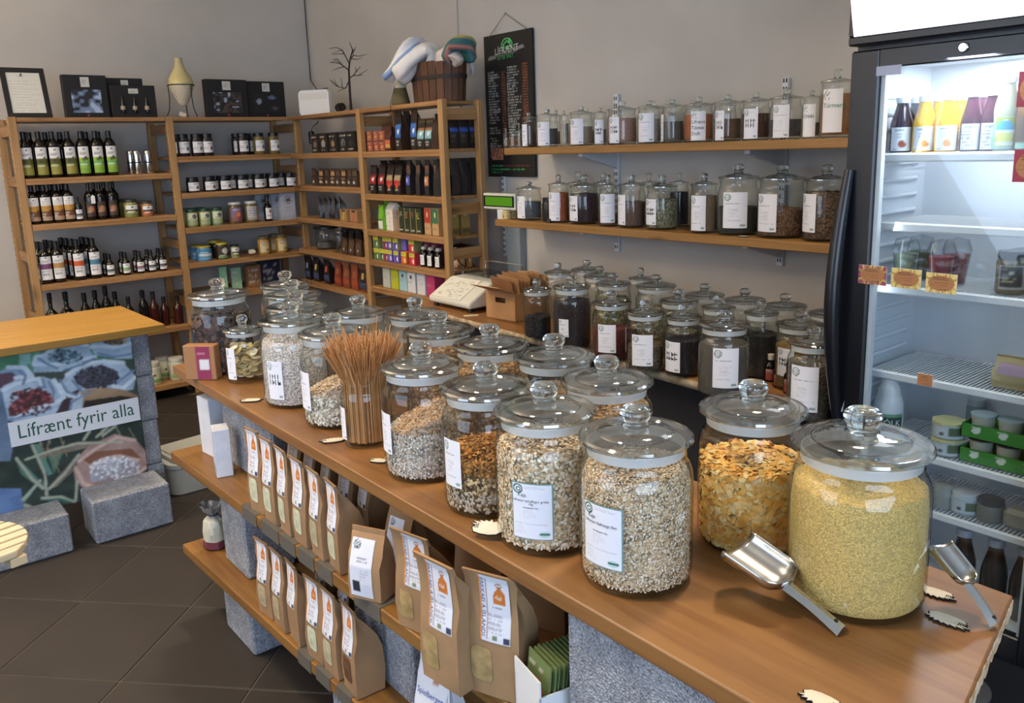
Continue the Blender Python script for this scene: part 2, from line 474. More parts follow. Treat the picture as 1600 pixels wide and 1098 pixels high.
# service column behind the wall shelves and cover strip in the corner
pA = at_x(790, 400, XR); pB = at_x(822, 400, XR)
slab('trim_1', plain('grey_green_paint', '8f9ba0', 0.6), XR - 0.05, XR - 0.001, at_x(823, 400, XR).y, at_x(803, 400, XR).y, 0.0, 1.17, b=0.004)
slab('trim_2', M_WALL, XR - 0.012, XR - 0.001, at_x(716, 60, XR).y - .01, at_x(716, 60, XR).y + .01, 1.8, ZC, b=0.002)

# ------------------------------------------------------------------ pine shelving with square uprights
PX = [0.867, 1.737, 2.604]
YP, YR = 5.56, 5.96           # front and rear uprights of the back unit
XP, XQ = 2.54, 2.775          # front and rear uprights of the side unit
SEC1 = [1.812, 1.466, 1.201, 0.844, 0.479, 0.102]
SEC2 = [1.812, 1.565, 1.333, 1.108, 0.879, 0.65, 0.102]
SECA = [1.81, 1.562, 1.345, 1.125, 0.906, 0.68, 0.102]
SECB = [1.81, 1.56, 1.309, 1.093, 0.907, 0.741, 0.102]
def post(parent, x, y, top, w=0.044, d=0.034, along='X'):
    sx, sy = (w, d) if along == 'X' else (d, w)
    o = MB().box(-sx / 2, sx / 2, -sy / 2, sy / 2, 0, top, b=0.003).build('upright', M_PINE, parent); o.location = (x, y, 0)
    return o
hole_m = plain('peg_hole', '2a1c10', 0.9)
def peg_holes(parent, side):
    """rows of peg holes drilled in an upright"""
    mb = MB()
    for k in range(44):
        z = 0.12 + k * 0.038
        for q in (-0.009, 0.009):
            if side == 'x': mb.box(-0.0226, 0.0226, q - 0.003, q + 0.003, z, z + 0.006)
    stuff(mb.build('peg_holes', hole_m, parent, smooth=0))
def board(parent, x0, x1, y0, y1, ztop, along, lip=0.036):
    if ztop > 1.75: lip = 0.024
    mb = MB().box(x0, x1, y0, y1, ztop - 0.018, ztop, b=0.002)
    if along == 'X': mb.box(x0, x1, y0, y0 + 0.02, ztop - lip, ztop - 0.0175, b=0.002)
    else: mb.box(x0, x0 + 0.02, y0, y1, ztop - lip, ztop - 0.0175, b=0.002)
    return mb.build('shelf_board', M_PINEX if along == 'X' else M_PINEY, parent)
bu = thing('shelving_unit', 'pine shelving unit of two bays with bottles and jars along the back wall', 'shelving')
for x in PX:
    for y in (YP, YR):
        p = post(bu, x, y, 1.817); peg_holes(p, 'x')
    for z in (0.16, 0.62, 1.0, 1.45, 1.74):
        MB().box(x - 0.008, x + 0.008, YP + 0.017, YR - 0.017, z - 0.03, z + 0.03, b=0.002).build('side_rail', M_PINEY, bu)
for z in SEC1: board(bu, PX[0] + 0.024, PX[1] - 0.024, YP - 0.02, YR + 0.02, z, 'X')
for z in SEC2: board(bu, PX[1] + 0.024, PX[2] - 0.024, YP - 0.02, YR + 0.02, z, 'X')
su = thing('shelving_unit', 'pine shelving unit of two bays with coffee and tea against the chalkboard wall', 'shelving')
for y in (4.55, 3.678):
    for x in (XP, XQ): post(su, x, y, 1.815, along='Y')
    for z in (0.2, 0.62, 1.0, 1.24, 1.74):
        MB().box(XP + 0.017, XQ - 0.017, y - 0.008, y + 0.008, z - 0.03, z + 0.03, b=0.002).build('side_rail', M_PINEX, su)
for z in SECA: board(su, XP - 0.012, XQ + 0.02, 4.574, 5.53, z, 'Y')
for z in SECB: board(su, XP - 0.012, XQ + 0.02, 3.70, 4.526, z, 'Y')

# ------------------------------------------------------------------ island of planks on concrete blocks
ZI, ZM, ZL = 0.86, 0.572, 0.24
TI = 0.032
isl = thing('display_counter', 'long stained plank counter on concrete blocks, carrying the big glass jars', 'counter')
def plank(parent, name, mat, poly, z1, t, b=0.003):
    o = MB().prism(poly, z1 - t, z1).build(name, mat, parent)
    m = o.modifiers.new('bevel', 'BEVEL'); m.width = b; m.segments = 2; m.limit_method = 'ANGLE'
    return o
pl0 = at_z(269, 571, ZI); pn0 = at_z(1080, 1043, ZI); pr = at_z(1583, 930, ZI); pr2 = at_z(1510, 1100, ZI)
d = (pn0 - pl0); e = (pr2 - pr)
# near corner: where the long edge meets the sawn end
k = ((pr.x - pl0.x) * d.y - (pr.y - pl0.y) * d.x) / (d.x * e.y - d.y * e.x)
k = -k if (pr + e * k).x > pr.x else k
nc = pr + e * ((pl0.x + d.x * 1.1 - pr.x) / e.x)
ISL = [(pl0.x, pl0.y), (nc.x, nc.y), (pr.x, pr.y), (pr.x + 0.02, pl0.y + 0.06)]
top = plank(isl, 'plank', M_STAIN, ISL, ZI, TI)
chip_m = mottled('chipped_raw_wood', 'b98d5f', 'e6d3b4', 60, 0.8, 0.3)
# bare sawn end of the plank
en = Vector((nc.x - pr.x, nc.y - pr.y, 0)); L = en.length; en.normalize(); nn = Vector((en.y, -en.x, 0))
if nn.y > 0: nn = -nn
mb = MB(); N = 60
tops = [ZI - 0.0035 - random.random() * 0.004 for _ in range(N)]; bots = [ZI - TI + 0.003 + random.random() ** 2 * 0.012 for _ in range(N)]
vs = []; fs = []
for i in range(N):
    q = Vector((pr.x, pr.y, 0)) + en * (0.004 + (L - 0.008) * i / (N - 1))
    for o_, z in ((0.0015, bots[i]), (0.0015, tops[i]), (-0.002, bots[i]), (-0.002, tops[i])): vs.append((q.x + nn.x * o_, q.y + nn.y * o_, z))
for i in range(N - 1):
    a, b_ = i * 4, i * 4 + 4
    fs += [(a, b_, b_ + 1, a + 1), (a + 1, b_ + 1, b_ + 3, a + 3), (a, a + 2, b_ + 2, b_)]
o = mb.add(vs, fs).build('sawn_edge', chip_m, isl); o['label'] = 'pale chipped edge of the plank'
m0 = at_z(266, 705, ZM); m1 = at_z(640, 985, ZM)
l0 = at_z(285, 850, ZL); l1 = at_z(520, 1065, ZL)
def shelf_poly(a, b, yend, wid=0.46):
    dx = (b.x - a.x) / (b.y - a.y); x1 = a.x + dx * (yend - a.y)
    return [(a.x, a.y), (x1, yend), (x1 + wid, yend), (a.x + wid, a.y)]
MID = shelf_poly(m0, m1, 0.55); LOW = shelf_poly(l0, l1, 0.6)
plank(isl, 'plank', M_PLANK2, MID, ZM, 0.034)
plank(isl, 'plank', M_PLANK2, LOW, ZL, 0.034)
def edge_x(P, y):
    (xa, ya), (xb, yb) = P[0], P[1]; return xa + (xb - xa) * (y - ya) / (yb - ya)
def block(parent, x0, x1, y0, y1, z0, z1, mat=None):
    o = MB().box(-(x1 - x0) / 2, (x1 - x0) / 2, -(y1 - y0) / 2, (y1 - y0) / 2, 0, z1 - z0, b=0.006).build('concrete_block', mat or M_CONC, parent)
    o.location = ((x0 + x1) / 2, (y0 + y1) / 2, z0); return o
xf = 0.835
for (xa, ya, yb) in ((.89, 2.24, 2.64), (xf, 0.56, 0.92)):
    block(isl, xa, xa + 0.17, ya, yb, ZM + 0.001, ZI - TI)
    block(isl, xa + 0.18, xa + 0.36, ya, yb, ZM + 0.001, ZI - TI)
for (xa, ya, yb) in ((xf + .01, 2.42, 2.62), (.905, 1.545, 1.83), (xf + .01, 0.64, 0.85)):
    block(isl, xa, xa + 0.16, ya, yb, ZL + 0.001, ZM - 0.034)
    block(isl, xa + 0.17, xa + 0.33, ya, yb, ZL + 0.001, ZM - 0.034)
for (ya, yb) in ((2.38, 2.62), (1.54, 1.83), (0.64, 0.85)):
    block(isl, xf - .01, xf + 0.19, ya, yb, 0, ZL - 0.035)
    block(isl, xf + 0.2, xf + 0.38, ya, yb, 0, ZL - 0.035)
# grey strips of tape wrapped over the front edges of the two lower planks
M_TAPE = plain('grey_brown_tape', '5a554d', 0.7)
def tape(P, z, y0, y1):
    mb = MB(); n = 2
    xa, xb = edge_x(P, y0), edge_x(P, y1)
    for (ax, ay, bx, by) in ((xa, y0, xb, y1),):
        vs = []
        for (x, y) in ((ax, ay), (bx, by)):
            for dx, dz in ((0.05, 0.0008), (-0.001, 0.0008), (-0.001, -0.037), (0.03, -0.037)): vs.append((x + dx, y, z + dz))
        mb.add(vs, [(0, 1, 5, 4), (1, 2, 6, 5), (2, 3, 7, 6)])
    o = mb.build('edge_tape', M_TAPE, isl, smooth=0); sm = o.modifiers.new('s', 'SOLIDIFY'); sm.thickness = 0.0008; sm.offset = 1
for (xa, ya, xb, yb) in ((357, 795, 379, 812), (391, 816, 415, 838), (424, 838, 440, 858), (450, 860, 470, 880), (486, 880, 503, 900), (541, 925, 572, 960)):
    p = at_z(xa, ya, ZM); q = at_z(xb, yb, ZM); tape(MID, ZM, min(p.y, q.y), max(p.y, q.y))
for (xa, ya, xb, yb) in ((448, 1030, 470, 1040), (478, 1055, 500, 1068), (512, 1085, 530, 1100)):
    p = at_z(xa, ya - 8, ZL); q = at_z(xb, yb, ZL); tape(LOW, ZL, min(p.y, q.y), max(p.y, q.y))

# ------------------------------------------------------------------ poster counter: yellow plank on block pillars
pc = thing('counter', 'yellow pine counter on grey blocks with a printed poster of sacks in front', 'counter')
plank(pc, 'plank', M_YELLOW, [(-0.75, 3.675), (1.035, 3.675), (1.022, 4.32), (-0.75, 4.32)], 0.86, 0.034)
for z0 in (0.0, 0.206, 0.412, 0.618):
    j = random.uniform(-0.004, 0.004)
    block(pc, 0.79 + j, 0.995 + j, 3.80, 4.2, z0 + (0 if z0 else 0), min(z0 + 0.204, 0.825))
    block(pc, -0.65 + j, -0.45 + j, 3.80, 4.2, z0, min(z0 + 0.204, 0.825))
block(pc, 0.64, 0.95, 3.58, 3.793, 0, 0.185)
block(pc, 0.22, 0.555, 3.59, 3.78, 0, 0.165)
# the poster
nu, nv = 330, 250
PX0, PX1, PZ0, PZ1 = -0.08, 0.921, 0.128, 0.824
A = canvas(nu, nv, '3b4a42'); 
def U(px, py):
    q = at_y(px, py, 3.785); return ((q.x - PX0) / (PX1 - PX0), (q.z - PZ0) / (PZ1 - PZ0))
def PP(pts, c, c2=None, ns=9):
    p_poly(A, [U(*q) for q in pts], c, c2=c2, ns=ns)
def crop(pts, x0, y0, s): return [(x0 + a / s, y0 + b / s) for a, b in pts]
c6 = lambda *p: crop(p, 0, 500, 4.992)
c8 = lambda *p: crop(p, 0, 600, 3.992)
PP([(-200, 480), (215, 480), (215, 560), (-200, 600)], '5f8f74', '3c6a4e', 14)
PP(c6((-900, 200), (330, 200), (260, 400), (-900, 520)), '6aa088', '3e7a55', 9)
PP(c6((150, 260), (230, 250), (245, 340), (150, 360)), '8fc0b8', '6fa79c', 8)
PP(c6((280, 290), (360, 270), (440, 190), (560, 175), (680, 200), (740, 290), (480, 400), (260, 410), (265, 350)), 'b3c9da', '8ea6bf', 12)
PP(c6((390, 290), (450, 215), (520, 240), (640, 260), (560, 310), (450, 335), (380, 330)), '7f9aa8', '2b3a44', 30)
PP(c6((720, 110), (1020, 60), (1030, 300), (900, 300), (740, 270), (705, 210)), 'b5cbe0', '93a9c2', 10)
PP(c6((800, 170), (860, 110), (1000, 90), (960, 170), (880, 200)), '8c7b66', '4a3d33', 26)
PP(c6((0, 400), (60, 365), (200, 360), (260, 440), (200, 520), (20, 520)), 'a9c0d6', '86a0bd', 9)
PP(c6((-100, 430), (90, 405), (145, 440), (100, 480), (10, 520), (-100, 500)), '6b4a5c', '39303c', 22)
PP(c6((-900, 430), (-60, 420), (-20, 560), (-900, 700)), 'a4bad0', '7d95b2', 9)
PP(c6((460, 500), (520, 430), (640, 350), (800, 315), (960, 330), (1060, 440), (1040, 540), (800, 600), (520, 600)), 'b6cadd', '90a5c0', 12)
PP(c6((570, 440), (640, 400), (790, 345), (900, 390), (940, 450), (880, 500), (680, 540), (600, 500)), '2a2c36', '4a4752', 24)
PP(c6((20, 540), (120, 500), (330, 440), (420, 470), (500, 600), (430, 740), (60, 830), (30, 700)), 'b4c8dc', '94aac6', 12)
PP(c6((60, 690), (180, 570), (340, 510), (410, 630), (330, 680), (160, 750), (70, 750)), '6e2f3a', '3e2a2c', 28)
PP(c6((500, 600), (640, 520), (540, 690), (440, 740)), '49333c', '2c2228', 12)
PP(c6((535, 720), (560, 620), (660, 545), (800, 525), (960, 540), (1080, 590), (1085, 640), (560, 730)), 'ad9478', '8a6f52', 10)
PP(c6((535, 720), (555, 625), (650, 590), (640, 700)), 'b9c8d8', '9aa9bc', 7)
PP(c6((645, 690), (660, 630), (800, 610), (950, 590), (1050, 605), (900, 640), (700, 690)), '221b1a', '3a2c24', 16)
PP([(-200, 640), (45, 660), (235, 640), (240, 760), (-200, 840)], '30403a', '1f2a26', 18)
PP(c6((-900, 560), (10, 530), (60, 760), (100, 1000), (80, 1100), (-900, 1100)), '7188a6', '4d617d', 16)
for (pts, c, c2) in (
    (((100, 470), (150, 500), (290, 640), (270, 660), (130, 560)), '5f8a80', '3f675e'),
    (((200, 380), (240, 370), (330, 560), (300, 570)), '6f9c94', '4a756b'),
    (((300, 450), (420, 380), (350, 520), (340, 560)), '6a9488', '446b5f'),
    (((130, 720), (250, 590), (260, 600), (150, 740)), '7fa79c', '5c8579'),
    (((250, 700), (380, 690), (480, 730), (380, 750), (270, 720)), '57847b', '3a5f56'),
    (((160, 470), (330, 400), (480, 360), (760, 350), (850, 360), (800, 385), (560, 395), (300, 450)), '8d8577', '6c6458'),
    (((470, 470), (560, 380), (720, 310), (850, 350), (920, 430), (915, 530), (760, 630), (560, 690), (470, 600), (455, 520)), 'b59a96', '94776f'),
    (((500, 460), (600, 420), (820, 400), (880, 460), (700, 470), (560, 500)), '8a5f4a', '6d4634'),
    (((560, 510), (640, 460), (740, 440), (860, 470), (800, 530), (640, 600), (570, 610)), 'bfc4d2', '8f93a4'),
    (((490, 640), (560, 650), (700, 650), (850, 590), (900, 560), (830, 640), (640, 700), (520, 690)), '6a5446', '4c3a30'),
    (((290, 660), (470, 450), (500, 420), (480, 520), (350, 640)), '847c72', '5f584f'),
    (((140, 740), (290, 790), (280, 800), (150, 770)), 'b7b3a0', '8f8b78'),
    (((-1400, 660), (-20, 650), (130, 650), (160, 830), (-20, 850), (-1400, 1000)), '6c8cc0', '4c6a9c'),
):
    PP(c8(*pts), c, c2, 16)
for k in range(26):
    x = random.uniform(150, 850); y = random.uniform(250, 420); dx = random.uniform(-70, 70); dy = random.uniform(60, 150)
    if x + dx < 430 or y + dy < 360: PP(c8((x, y), (x + 7, y), (x + dx + 7, y + dy), (x + dx, y + dy)), 'a39b82', '7d7866')
def LL(pts, wd, c, al=.7): p_line(A, [U(*q) for q in pts], wd, c, al)
for pts in (((280, 290), (265, 350), (330, 345), (480, 345), (600, 310), (740, 290)), ((280, 290), (360, 270), (440, 190), (560, 175), (680, 200)), ((705, 215), (760, 205), (900, 215), (1030, 180)), ((20, 545), (120, 500), (300, 455), (350, 540)), ((420, 470), (500, 600), (430, 650), (260, 690), (120, 770)),
            ((520, 430), (640, 350), (800, 320), (960, 335)), ((1060, 440), (960, 530), (880, 515)), ((470, 500), (540, 590), (630, 600)), ((60, 370), (190, 370), (250, 440), (120, 450))):
    LL(c6(*pts), .006, 'cddcea', .55)
for pts in (((300, 300), (360, 340), (450, 380)), ((500, 390), (640, 350), (735, 300)), ((760, 260), (880, 290), (1020, 270)), ((560, 470), (640, 560)), ((470, 470), (520, 560), (600, 590)), ((900, 500), (1000, 420), (1050, 390)), ((380, 480), (420, 560), (400, 640)), ((60, 780), (250, 740), (400, 690)), ((150, 400), (200, 440), (180, 500)), ((700, 560), (560, 640), (545, 700)), ((330, 460), (350, 530), (300, 520))):
    LL(c6(*pts), .003, '6e86a6', .6)
for pts in (((490, 480), (600, 400), (730, 330), (840, 350)), ((470, 520), (520, 620), (650, 660), (800, 600), (905, 520)), ((560, 510), (640, 465), (740, 445), (860, 475))):
    LL(c8(*pts), .005, 'cdb4ac', .5)
for pts in (((160, 470), (330, 410), (480, 370), (760, 360)), ((300, 655), (400, 560), (490, 440)), ((200, 380), (280, 560), (290, 690)), ((140, 720), (250, 600)), ((260, 710), (380, 700), (470, 735)), ((100, 460), (200, 590), (270, 650)), ((470, 720), (480, 600)), ((160, 750), (270, 800)), ((600, 330), (690, 250)), ((520, 350), (560, 290)), ((640, 320), (720, 260))):
    LL(c8(*pts), .0035, 'a8b0a0', .55)
rp = np.random.RandomState(3)
def specks(px0, py0, px1, py1, n, cs, test=None):
    for _ in range(n):
        x, y = rp.uniform(px0, px1), rp.uniform(py0, py1)
        a_ = ((x - (px0 + px1) / 2) / ((px1 - px0) / 2)) ** 2 + ((y - (py0 + py1) / 2) / ((py1 - py0) / 2)) ** 2
        if a_ < 1: LL([(x, y), (x + 1.2, y + .4)], .0028, cs[rp.randint(len(cs))], .8)
specks(140, 712, 217, 752, 260, ('d6d8e2', 'eceef2', '8f8a92', 'aeb0be'))
specks(75, 546, 128, 568, 120, ('2c3a44', '8fb0c0', '5a7486'))
specks(116, 572, 187, 606, 160, ('1b1c26', '3c3c4a', '55586a'))
specks(12, 606, 82, 650, 160, ('8a3a44', '4a1f28', 'a05a5c', '2f1c20'))
specks(160, 520, 200, 540, 60, ('3a2c24', 'b09a78', '6a5440'))
A *= (0.82 + 0.36 * (0.5 * vnoise(nu, nv, 40) + 0.5 * vnoise(nu, nv, 110)))[..., None]
p_blur(A, 2)
po = MB().grid(nu, nv, lambda u, v: (PX0 + (PX1 - PX0) * u, 3.785 + 0.003 * math.sin(v * 2.2), PZ0 + (PZ1 - PZ0) * v), A).build('poster', M_PRINT, pc, recalc=False)
so = po.modifiers.new('sheet', 'SOLIDIFY'); so.thickness = 0.002; so.offset = 1
po['label'] = 'printed poster of open sacks with a white band of green lettering'
# white band and its words
b0 = at_y(20, 683, 3.785); b1 = at_y(216, 638, 3.785)
ang = 0.0
zb = (at_y(18, 680, 3.78).z + at_y(215, 638, 3.78).z) / 2; hb = 0.052
bx0 = at_y(15, 680, 3.78).x; bx1 = at_y(218, 640, 3.78).x
MB().box(bx0, bx1, 3.7805, 3.7825, zb - hb, zb + hb).build('white_band', plain('white_print', 'dfe2ea', 0.6), pc)
M_GREEN = plain('green_print', '2f5a4a', 0.6)
tx = lettering('Lífrænt fyrir alla', 0.083, M_GREEN, pc, M=Matrix.Translation((bx0 + 0.032, 3.780, zb - 0.022)))
wd = max(v.co.x for v in tx.data.vertices) - min(v.co.x for v in tx.data.vertices); sc = (bx1 - bx0 - 0.055) / wd; x0_ = min(v.co.x for v in tx.data.vertices)
for v in tx.data.vertices: v.co.x = bx0 + 0.032 + (v.co.x - x0_) * sc

# ------------------------------------------------------------------ wall counter, wall boards on rails
ZK = 0.775
k0 = at_z(690, 487, ZK); k1 = at_z(1136, 607, ZK); kd = (k1.x - k0.x) / (k1.y - k0.y)
kx = lambda y: k0.x + kd * (y - k0.y)
KP = [(kx(3.62), 3.62), (kx(1.16), 1.16), (XR - 0.055, 1.16), (XR - 0.055, 3.62)]
wc = thing('wall_counter', 'brown worktop along the wall under the spice boards, full of jars', 'counter')
plank(wc, 'worktop', M_STAIN, KP, ZK, 0.035)
ML = plain('raw_chipboard_edge', 'b7a58c', 0.8)
mb = MB(); dv = 0.002
mb.add([(kx(3.615) - dv, 3.615, ZK - 0.032), (kx(1.165) - dv, 1.165, ZK - 0.032), (kx(1.165) - dv, 1.165, ZK - 0.004), (kx(3.615) - dv, 3.615, ZK - 0.004)], [(0, 1, 2, 3)])
o = mb.build('edge_band', mottled('chipped_edge_band', '8f7c66', 'c4b49a', 30, 0.8, 0.2), wc); o.modifiers.new('s', 'SOLIDIFY').thickness = 0.002
for y in (3.45, 2.3, 1.24):
    for x in (2.36, XR - 0.14): MB().box(x - 0.03, x + 0.03, y - 0.03, y + 0.03, 0, ZK - 0.036, b=0.004).build('leg', M_BLACKM, wc)
MB().box(2.40, 2.425, 1.27, 3.42, 0.02, ZK - 0.036).build('front_panel', plain('dark_panel', '2d2d33', 0.6), wc)
XW = 2.655   # front edge of the wall boards
ZU, ZW = 1.555, 1.195
RY = [at_x(967, 300, XR).y, at_x(1231, 140, XR).y, at_x(790, 300, XR).y]
def wall_board(z, ya, yb, label, t=0.034):
    w_ = thing('wall_shelf', label, 'shelf')
    MB().box(XW, XR - 0.02, yb, ya, z - t, z, b=0.003).build('shelf_board', M_SHELFW, w_)
    for y in RY[:2]:
        b = MB()
        b.add([(XR - 0.022, y - .012, z - t), (XW + 0.06, y - .012, z - t), (XW + 0.06, y - .012, z - t - .014), (XR - 0.022, y - .012, z - t - .075),
               (XR - 0.022, y + .012, z - t), (XW + 0.06, y + .012, z - t), (XW + 0.06, y + .012, z - t - .014), (XR - 0.022, y + .012, z - t - .075)],
              [(0, 1, 2, 3), (4, 7, 6, 5), (0, 4, 5, 1), (1, 5, 6, 2), (2, 6, 7, 3), (3, 7, 4, 0)])
        b.build('bracket', M_RAIL, w_, smooth=0)
wall_board(ZU, at_x(787, 230, XW).y, 1.08, 'upper pine wall shelf on white brackets, crowded with labelled spice jars')
wall_board(ZW, at_x(773, 343, XW).y, 1.08, 'lower pine wall shelf on white brackets, holding jars with round knobs')
for i, y in enumerate(RY):
    z0, z1 = ((at_x(967, 392, XR).z, at_x(967, 147, XR).z), (at_x(1220, 414, XR).z, at_x(1231, 122, XR).z), (0.95, 1.5))[i]
    rl = tag(MB().box(XR - 0.02, XR - 0.001, y - 0.014, y + 0.014, z0, z1, b=0.002).build('shelf_rail', M_RAIL),
        ('slotted white shelf rail nearest the chalkboard side, between the jars', 'slotted white shelf rail next to the fridge side of the wall shelves', 'slotted white shelf rail under the chalkboard')[i], 'rail')
    mb = MB()
    for k in range(int((z1 - z0) / 0.032)):
        for q in (-0.006, 0.006): mb.box(XR - 0.0212, XR - 0.0195, y + q - 0.0025, y + q + 0.0025, z0 + 0.015 + k * 0.032, z0 + 0.035 + k * 0.032 - 0.004)
    stuff(mb.build('slots', hole_m, rl, smooth=0))
# ------------------------------------------------------------------ glass storage jars
def jar_body(r, H, seg, neck=0.88):
    p = [(r * 0.80, 0.004), (r * 0.90, 0.0), (r * 0.955, 0.006), (r, 0.022), (r, H * 0.5), (r, H * 0.74), (r * 0.985, H * 0.79), (r * 0.955, H * 0.83),
         (r * 0.92, H * 0.86), (r * neck, H * 0.885), (r * neck, H * 0.965), (r * (neck + .03), H * 0.985), (r * (neck + .02), H), (r * (neck - .02), H)]
    return MB().lathe([(0.0005, 0.006)] + p, seg).mesh('glass_body', M_GLASS, 50)
def jar_lid(r, hk, seg):
    """disc with raised inner dome; z=0 is the jar's lip"""
    p = [(0.001, 0.001), (r * 0.80, 0.0005), (r * 0.97, 0.001), (r * 1.0, 0.004), (r * 0.995, 0.0085), (r * 0.96, 0.0115), (r * 0.72, 0.0140), (r * 0.675, 0.0130), (r * 0.64, 0.0165),
         (r * 0.52, 0.0205), (r * 0.35, 0.0230), (r * 0.26, 0.0245), (r * 0.20, 0.0265), (0.001, 0.0270)]
    q = r / 0.0925
    return MB().lathe([(a, z * q) for a, z in p], seg).mesh('lid', M_LID, 30)
def jar_knob(r, hk, seg):
    k = r * 0.275; h = max(hk - 0.0255 * r / 0.0925, r * 0.36)
    p = [(0.0005, -0.001), (k * 0.92, -0.001), (k * 0.80, h * 0.10), (k * 0.76, h * 0.2), (k * 0.86, h * 0.32), (k * 0.98, h * 0.48), (k * 1.0, h * 0.62), (k * 0.93, h * 0.79), (k * 0.74, h * 0.92), (k * 0.42, h * 0.985), (0.0005, h)]
    return MB().lathe(p, seg).mesh('knob', M_KNOB, 60)
def fill_mesh(r, H, level, seg, mound, rough, mat, tilt=0.0, neck=0.88):
    """what is in the jar: follows the glass 4 mm inside it, uneven on top"""
    rr = r - (0.0085 if rough > 0.0035 and mat is M_FILL_C else 0.004); n = 7; vs = []; rs = random.Random(int(r * 1e5 + level * 1e4))
    mb = MB()
    lv = [0.011, 0.02] + [0.02 + (level - 0.02) * (k + 1) / 5 for k in range(5)]
    def rad(z):
        t = z / H
        if z < 0.02: return rr * 0.955
        if t < 0.74: return rr
        if t < 0.88: return rr * (1 - (t - 0.74) / 0.14 * (1 - neck))
        return rr * neck
    prof = []
    for i in range(seg):
        a = 2 * PI * i / seg
        for k, z in enumerate(lv):
            zz = z
            if k >= 4:
                zz = z + (k - 3) / 3 * (tilt * math.cos(a + 0.68) + rs.uniform(-rough, rough))
            zz = min(zz, H * 0.985)
            vs.append((rad(zz) * math.cos(a), rad(zz) * math.sin(a), zz))
    m = len(lv); fs = []
    for i in range(seg):
        j = (i + 1) % seg
        for k in range(m - 1): fs.append((i * m + k, j * m + k, j * m + k + 1, i * m + k + 1))
    prev = [i * m + m - 1 for i in range(seg)]
    for q in (0.72, 0.42, 0.16):
        cur = []
        for i in range(seg):
            a = 2 * PI * i / seg; zz = min(level + mound * (1 - q) + tilt * math.cos(a + 0.68) * q + rs.uniform(-rough, rough), H * 0.99)
            cur.append(len(vs)); vs.append((rad(level) * q * math.cos(a), rad(level) * q * math.sin(a), zz))
        for i in range(seg): fs.append((prev[i], prev[(i + 1) % seg], cur[(i + 1) % seg], cur[i]))
        prev = cur
    fs.append(tuple(prev)); fs.append(tuple(i * m for i in reversed(range(seg))))
    return mb.add(vs, fs).mesh('contents', mat, 60)
def logo_ring(a, u, v, ru, rv, c):
    p_disc(a, u, v, ru, rv, c, hole=0.72); p_disc(a, u + ru * .1, v - rv * .05, ru * 0.5, rv * 0.5, c, hole=0.55)
def lab_print(kind, seed=0):
    nu, nv = (34, 52) if kind in ('shop', 'hand') else (18, 26)
    if kind == 'shop_big': nu, nv = 70, 110
    a = canvas(nu, nv, 'e4e5ee')
    if kind == 'shop_big':
        for q in ((0.0, 0.0, 1, 0.012), (0, 0.985, 1, 1), (0, 0, 0.02, 1), (0.975, 0, 1, 1)): p_rect(a, *q, '6f8f8c')
        logo_ring(a, 0.16, 0.885, 0.13, 0.085, '2c5a4e'); p_text(a, 0.32, 0.9, 0.86, 0.95, 2, '9aa3a8', 0.7, 3)
        p_text(a, 0.30, 0.54, 0.62, 0.58, 1, '70757c', 0.9, 4); p_text(a, 0.3, 0.36, 0.62, 0.53, 6, 'b9bcc6', 0.7, 5)
        p_text(a, 0.08, 0.25, 0.9, 0.30, 1, '8e929c', 0.8, 6); p_text(a, 0.08, 0.08, 0.4, 0.24, 4, 'a9acb8', 0.7, 7)
        p_disc(a, 0.78, 0.1, 0.13, 0.055, 'b9d3cf'); p_rect(a, 0.68, 0.09, 0.9, 0.115, '3f6f66')
    else:
        logo_ring(a, 0.2, 0.86, 0.15, 0.10, '6f9188' if seed % 2 else '7c8f98')
        if kind in ('shop', 'tiny'):
            p_text(a, 0.15, 0.66, 0.85, 0.72, 1, '5d626b', 0.85, seed); p_text(a, 0.3, 0.32, 0.72, 0.55, 5, 'b3b6c0', 0.7, seed + 1)
            p_text(a, 0.1, 0.2, 0.9, 0.24, 1, '9a9ea8', 0.7, seed + 2); p_rect(a, 0.74, 0.05, 0.9, 0.1, '8aa09c')
        elif kind == 'hand':
            p_text(a, 0.3, 0.84, 0.8, 0.92, 1, 'a9adb6', 0.6, seed); p_rect(a, 0.74, 0.05, 0.9, 0.1, '8aa09c')
            rs = np.random.RandomState(seed)
            for row in (0.6, 0.45):
                for k in range(4):
                    u = 0.14 + k * 0.19; p_rect(a, u, row - 0.05, u + 0.03, row + 0.05, '23252b')
                    p_rect(a, u, row + rs.uniform(-0.05, 0.05), u + 0.13, row + 0.01, '23252b')
        elif kind == 'rabbit':
            pass
    return a
def wrap_label(parent, r, width, z0, z1, img, ang, name='label', mat=None, nu=None, key=None):
    nv_, nu_, _ = img.shape
    def mk():
        return MB().grid(nu_, nv_, lambda u, v: (r * math.cos((u - .5) * width / r), r * math.sin((u - .5) * width / r), z0 + (z1 - z0) * v), img).mesh(name, mat or M_PRINT, 60, recalc=False)
    me = cached(('wl', key, round(r, 4), round(width, 3), round(z0, 3), round(z1, 3)), mk) if key else mk()
    return put(name, me, parent, rz=ang)
def face_angle(c, s=0.0):
    """direction (from the axis at c) whose surface point appears s radii sideways of the middle as the camera stands"""
    t = Vector((-c.x, -c.y)).normalized(); r_ = Vector((-t.y, t.x))
    # viewer's own sideways direction
    al = math.asin(max(-0.95, min(0.95, s)))
    v = t * math.cos(al) + r_ * math.sin(al)
    return math.atan2(v.y, v.x)
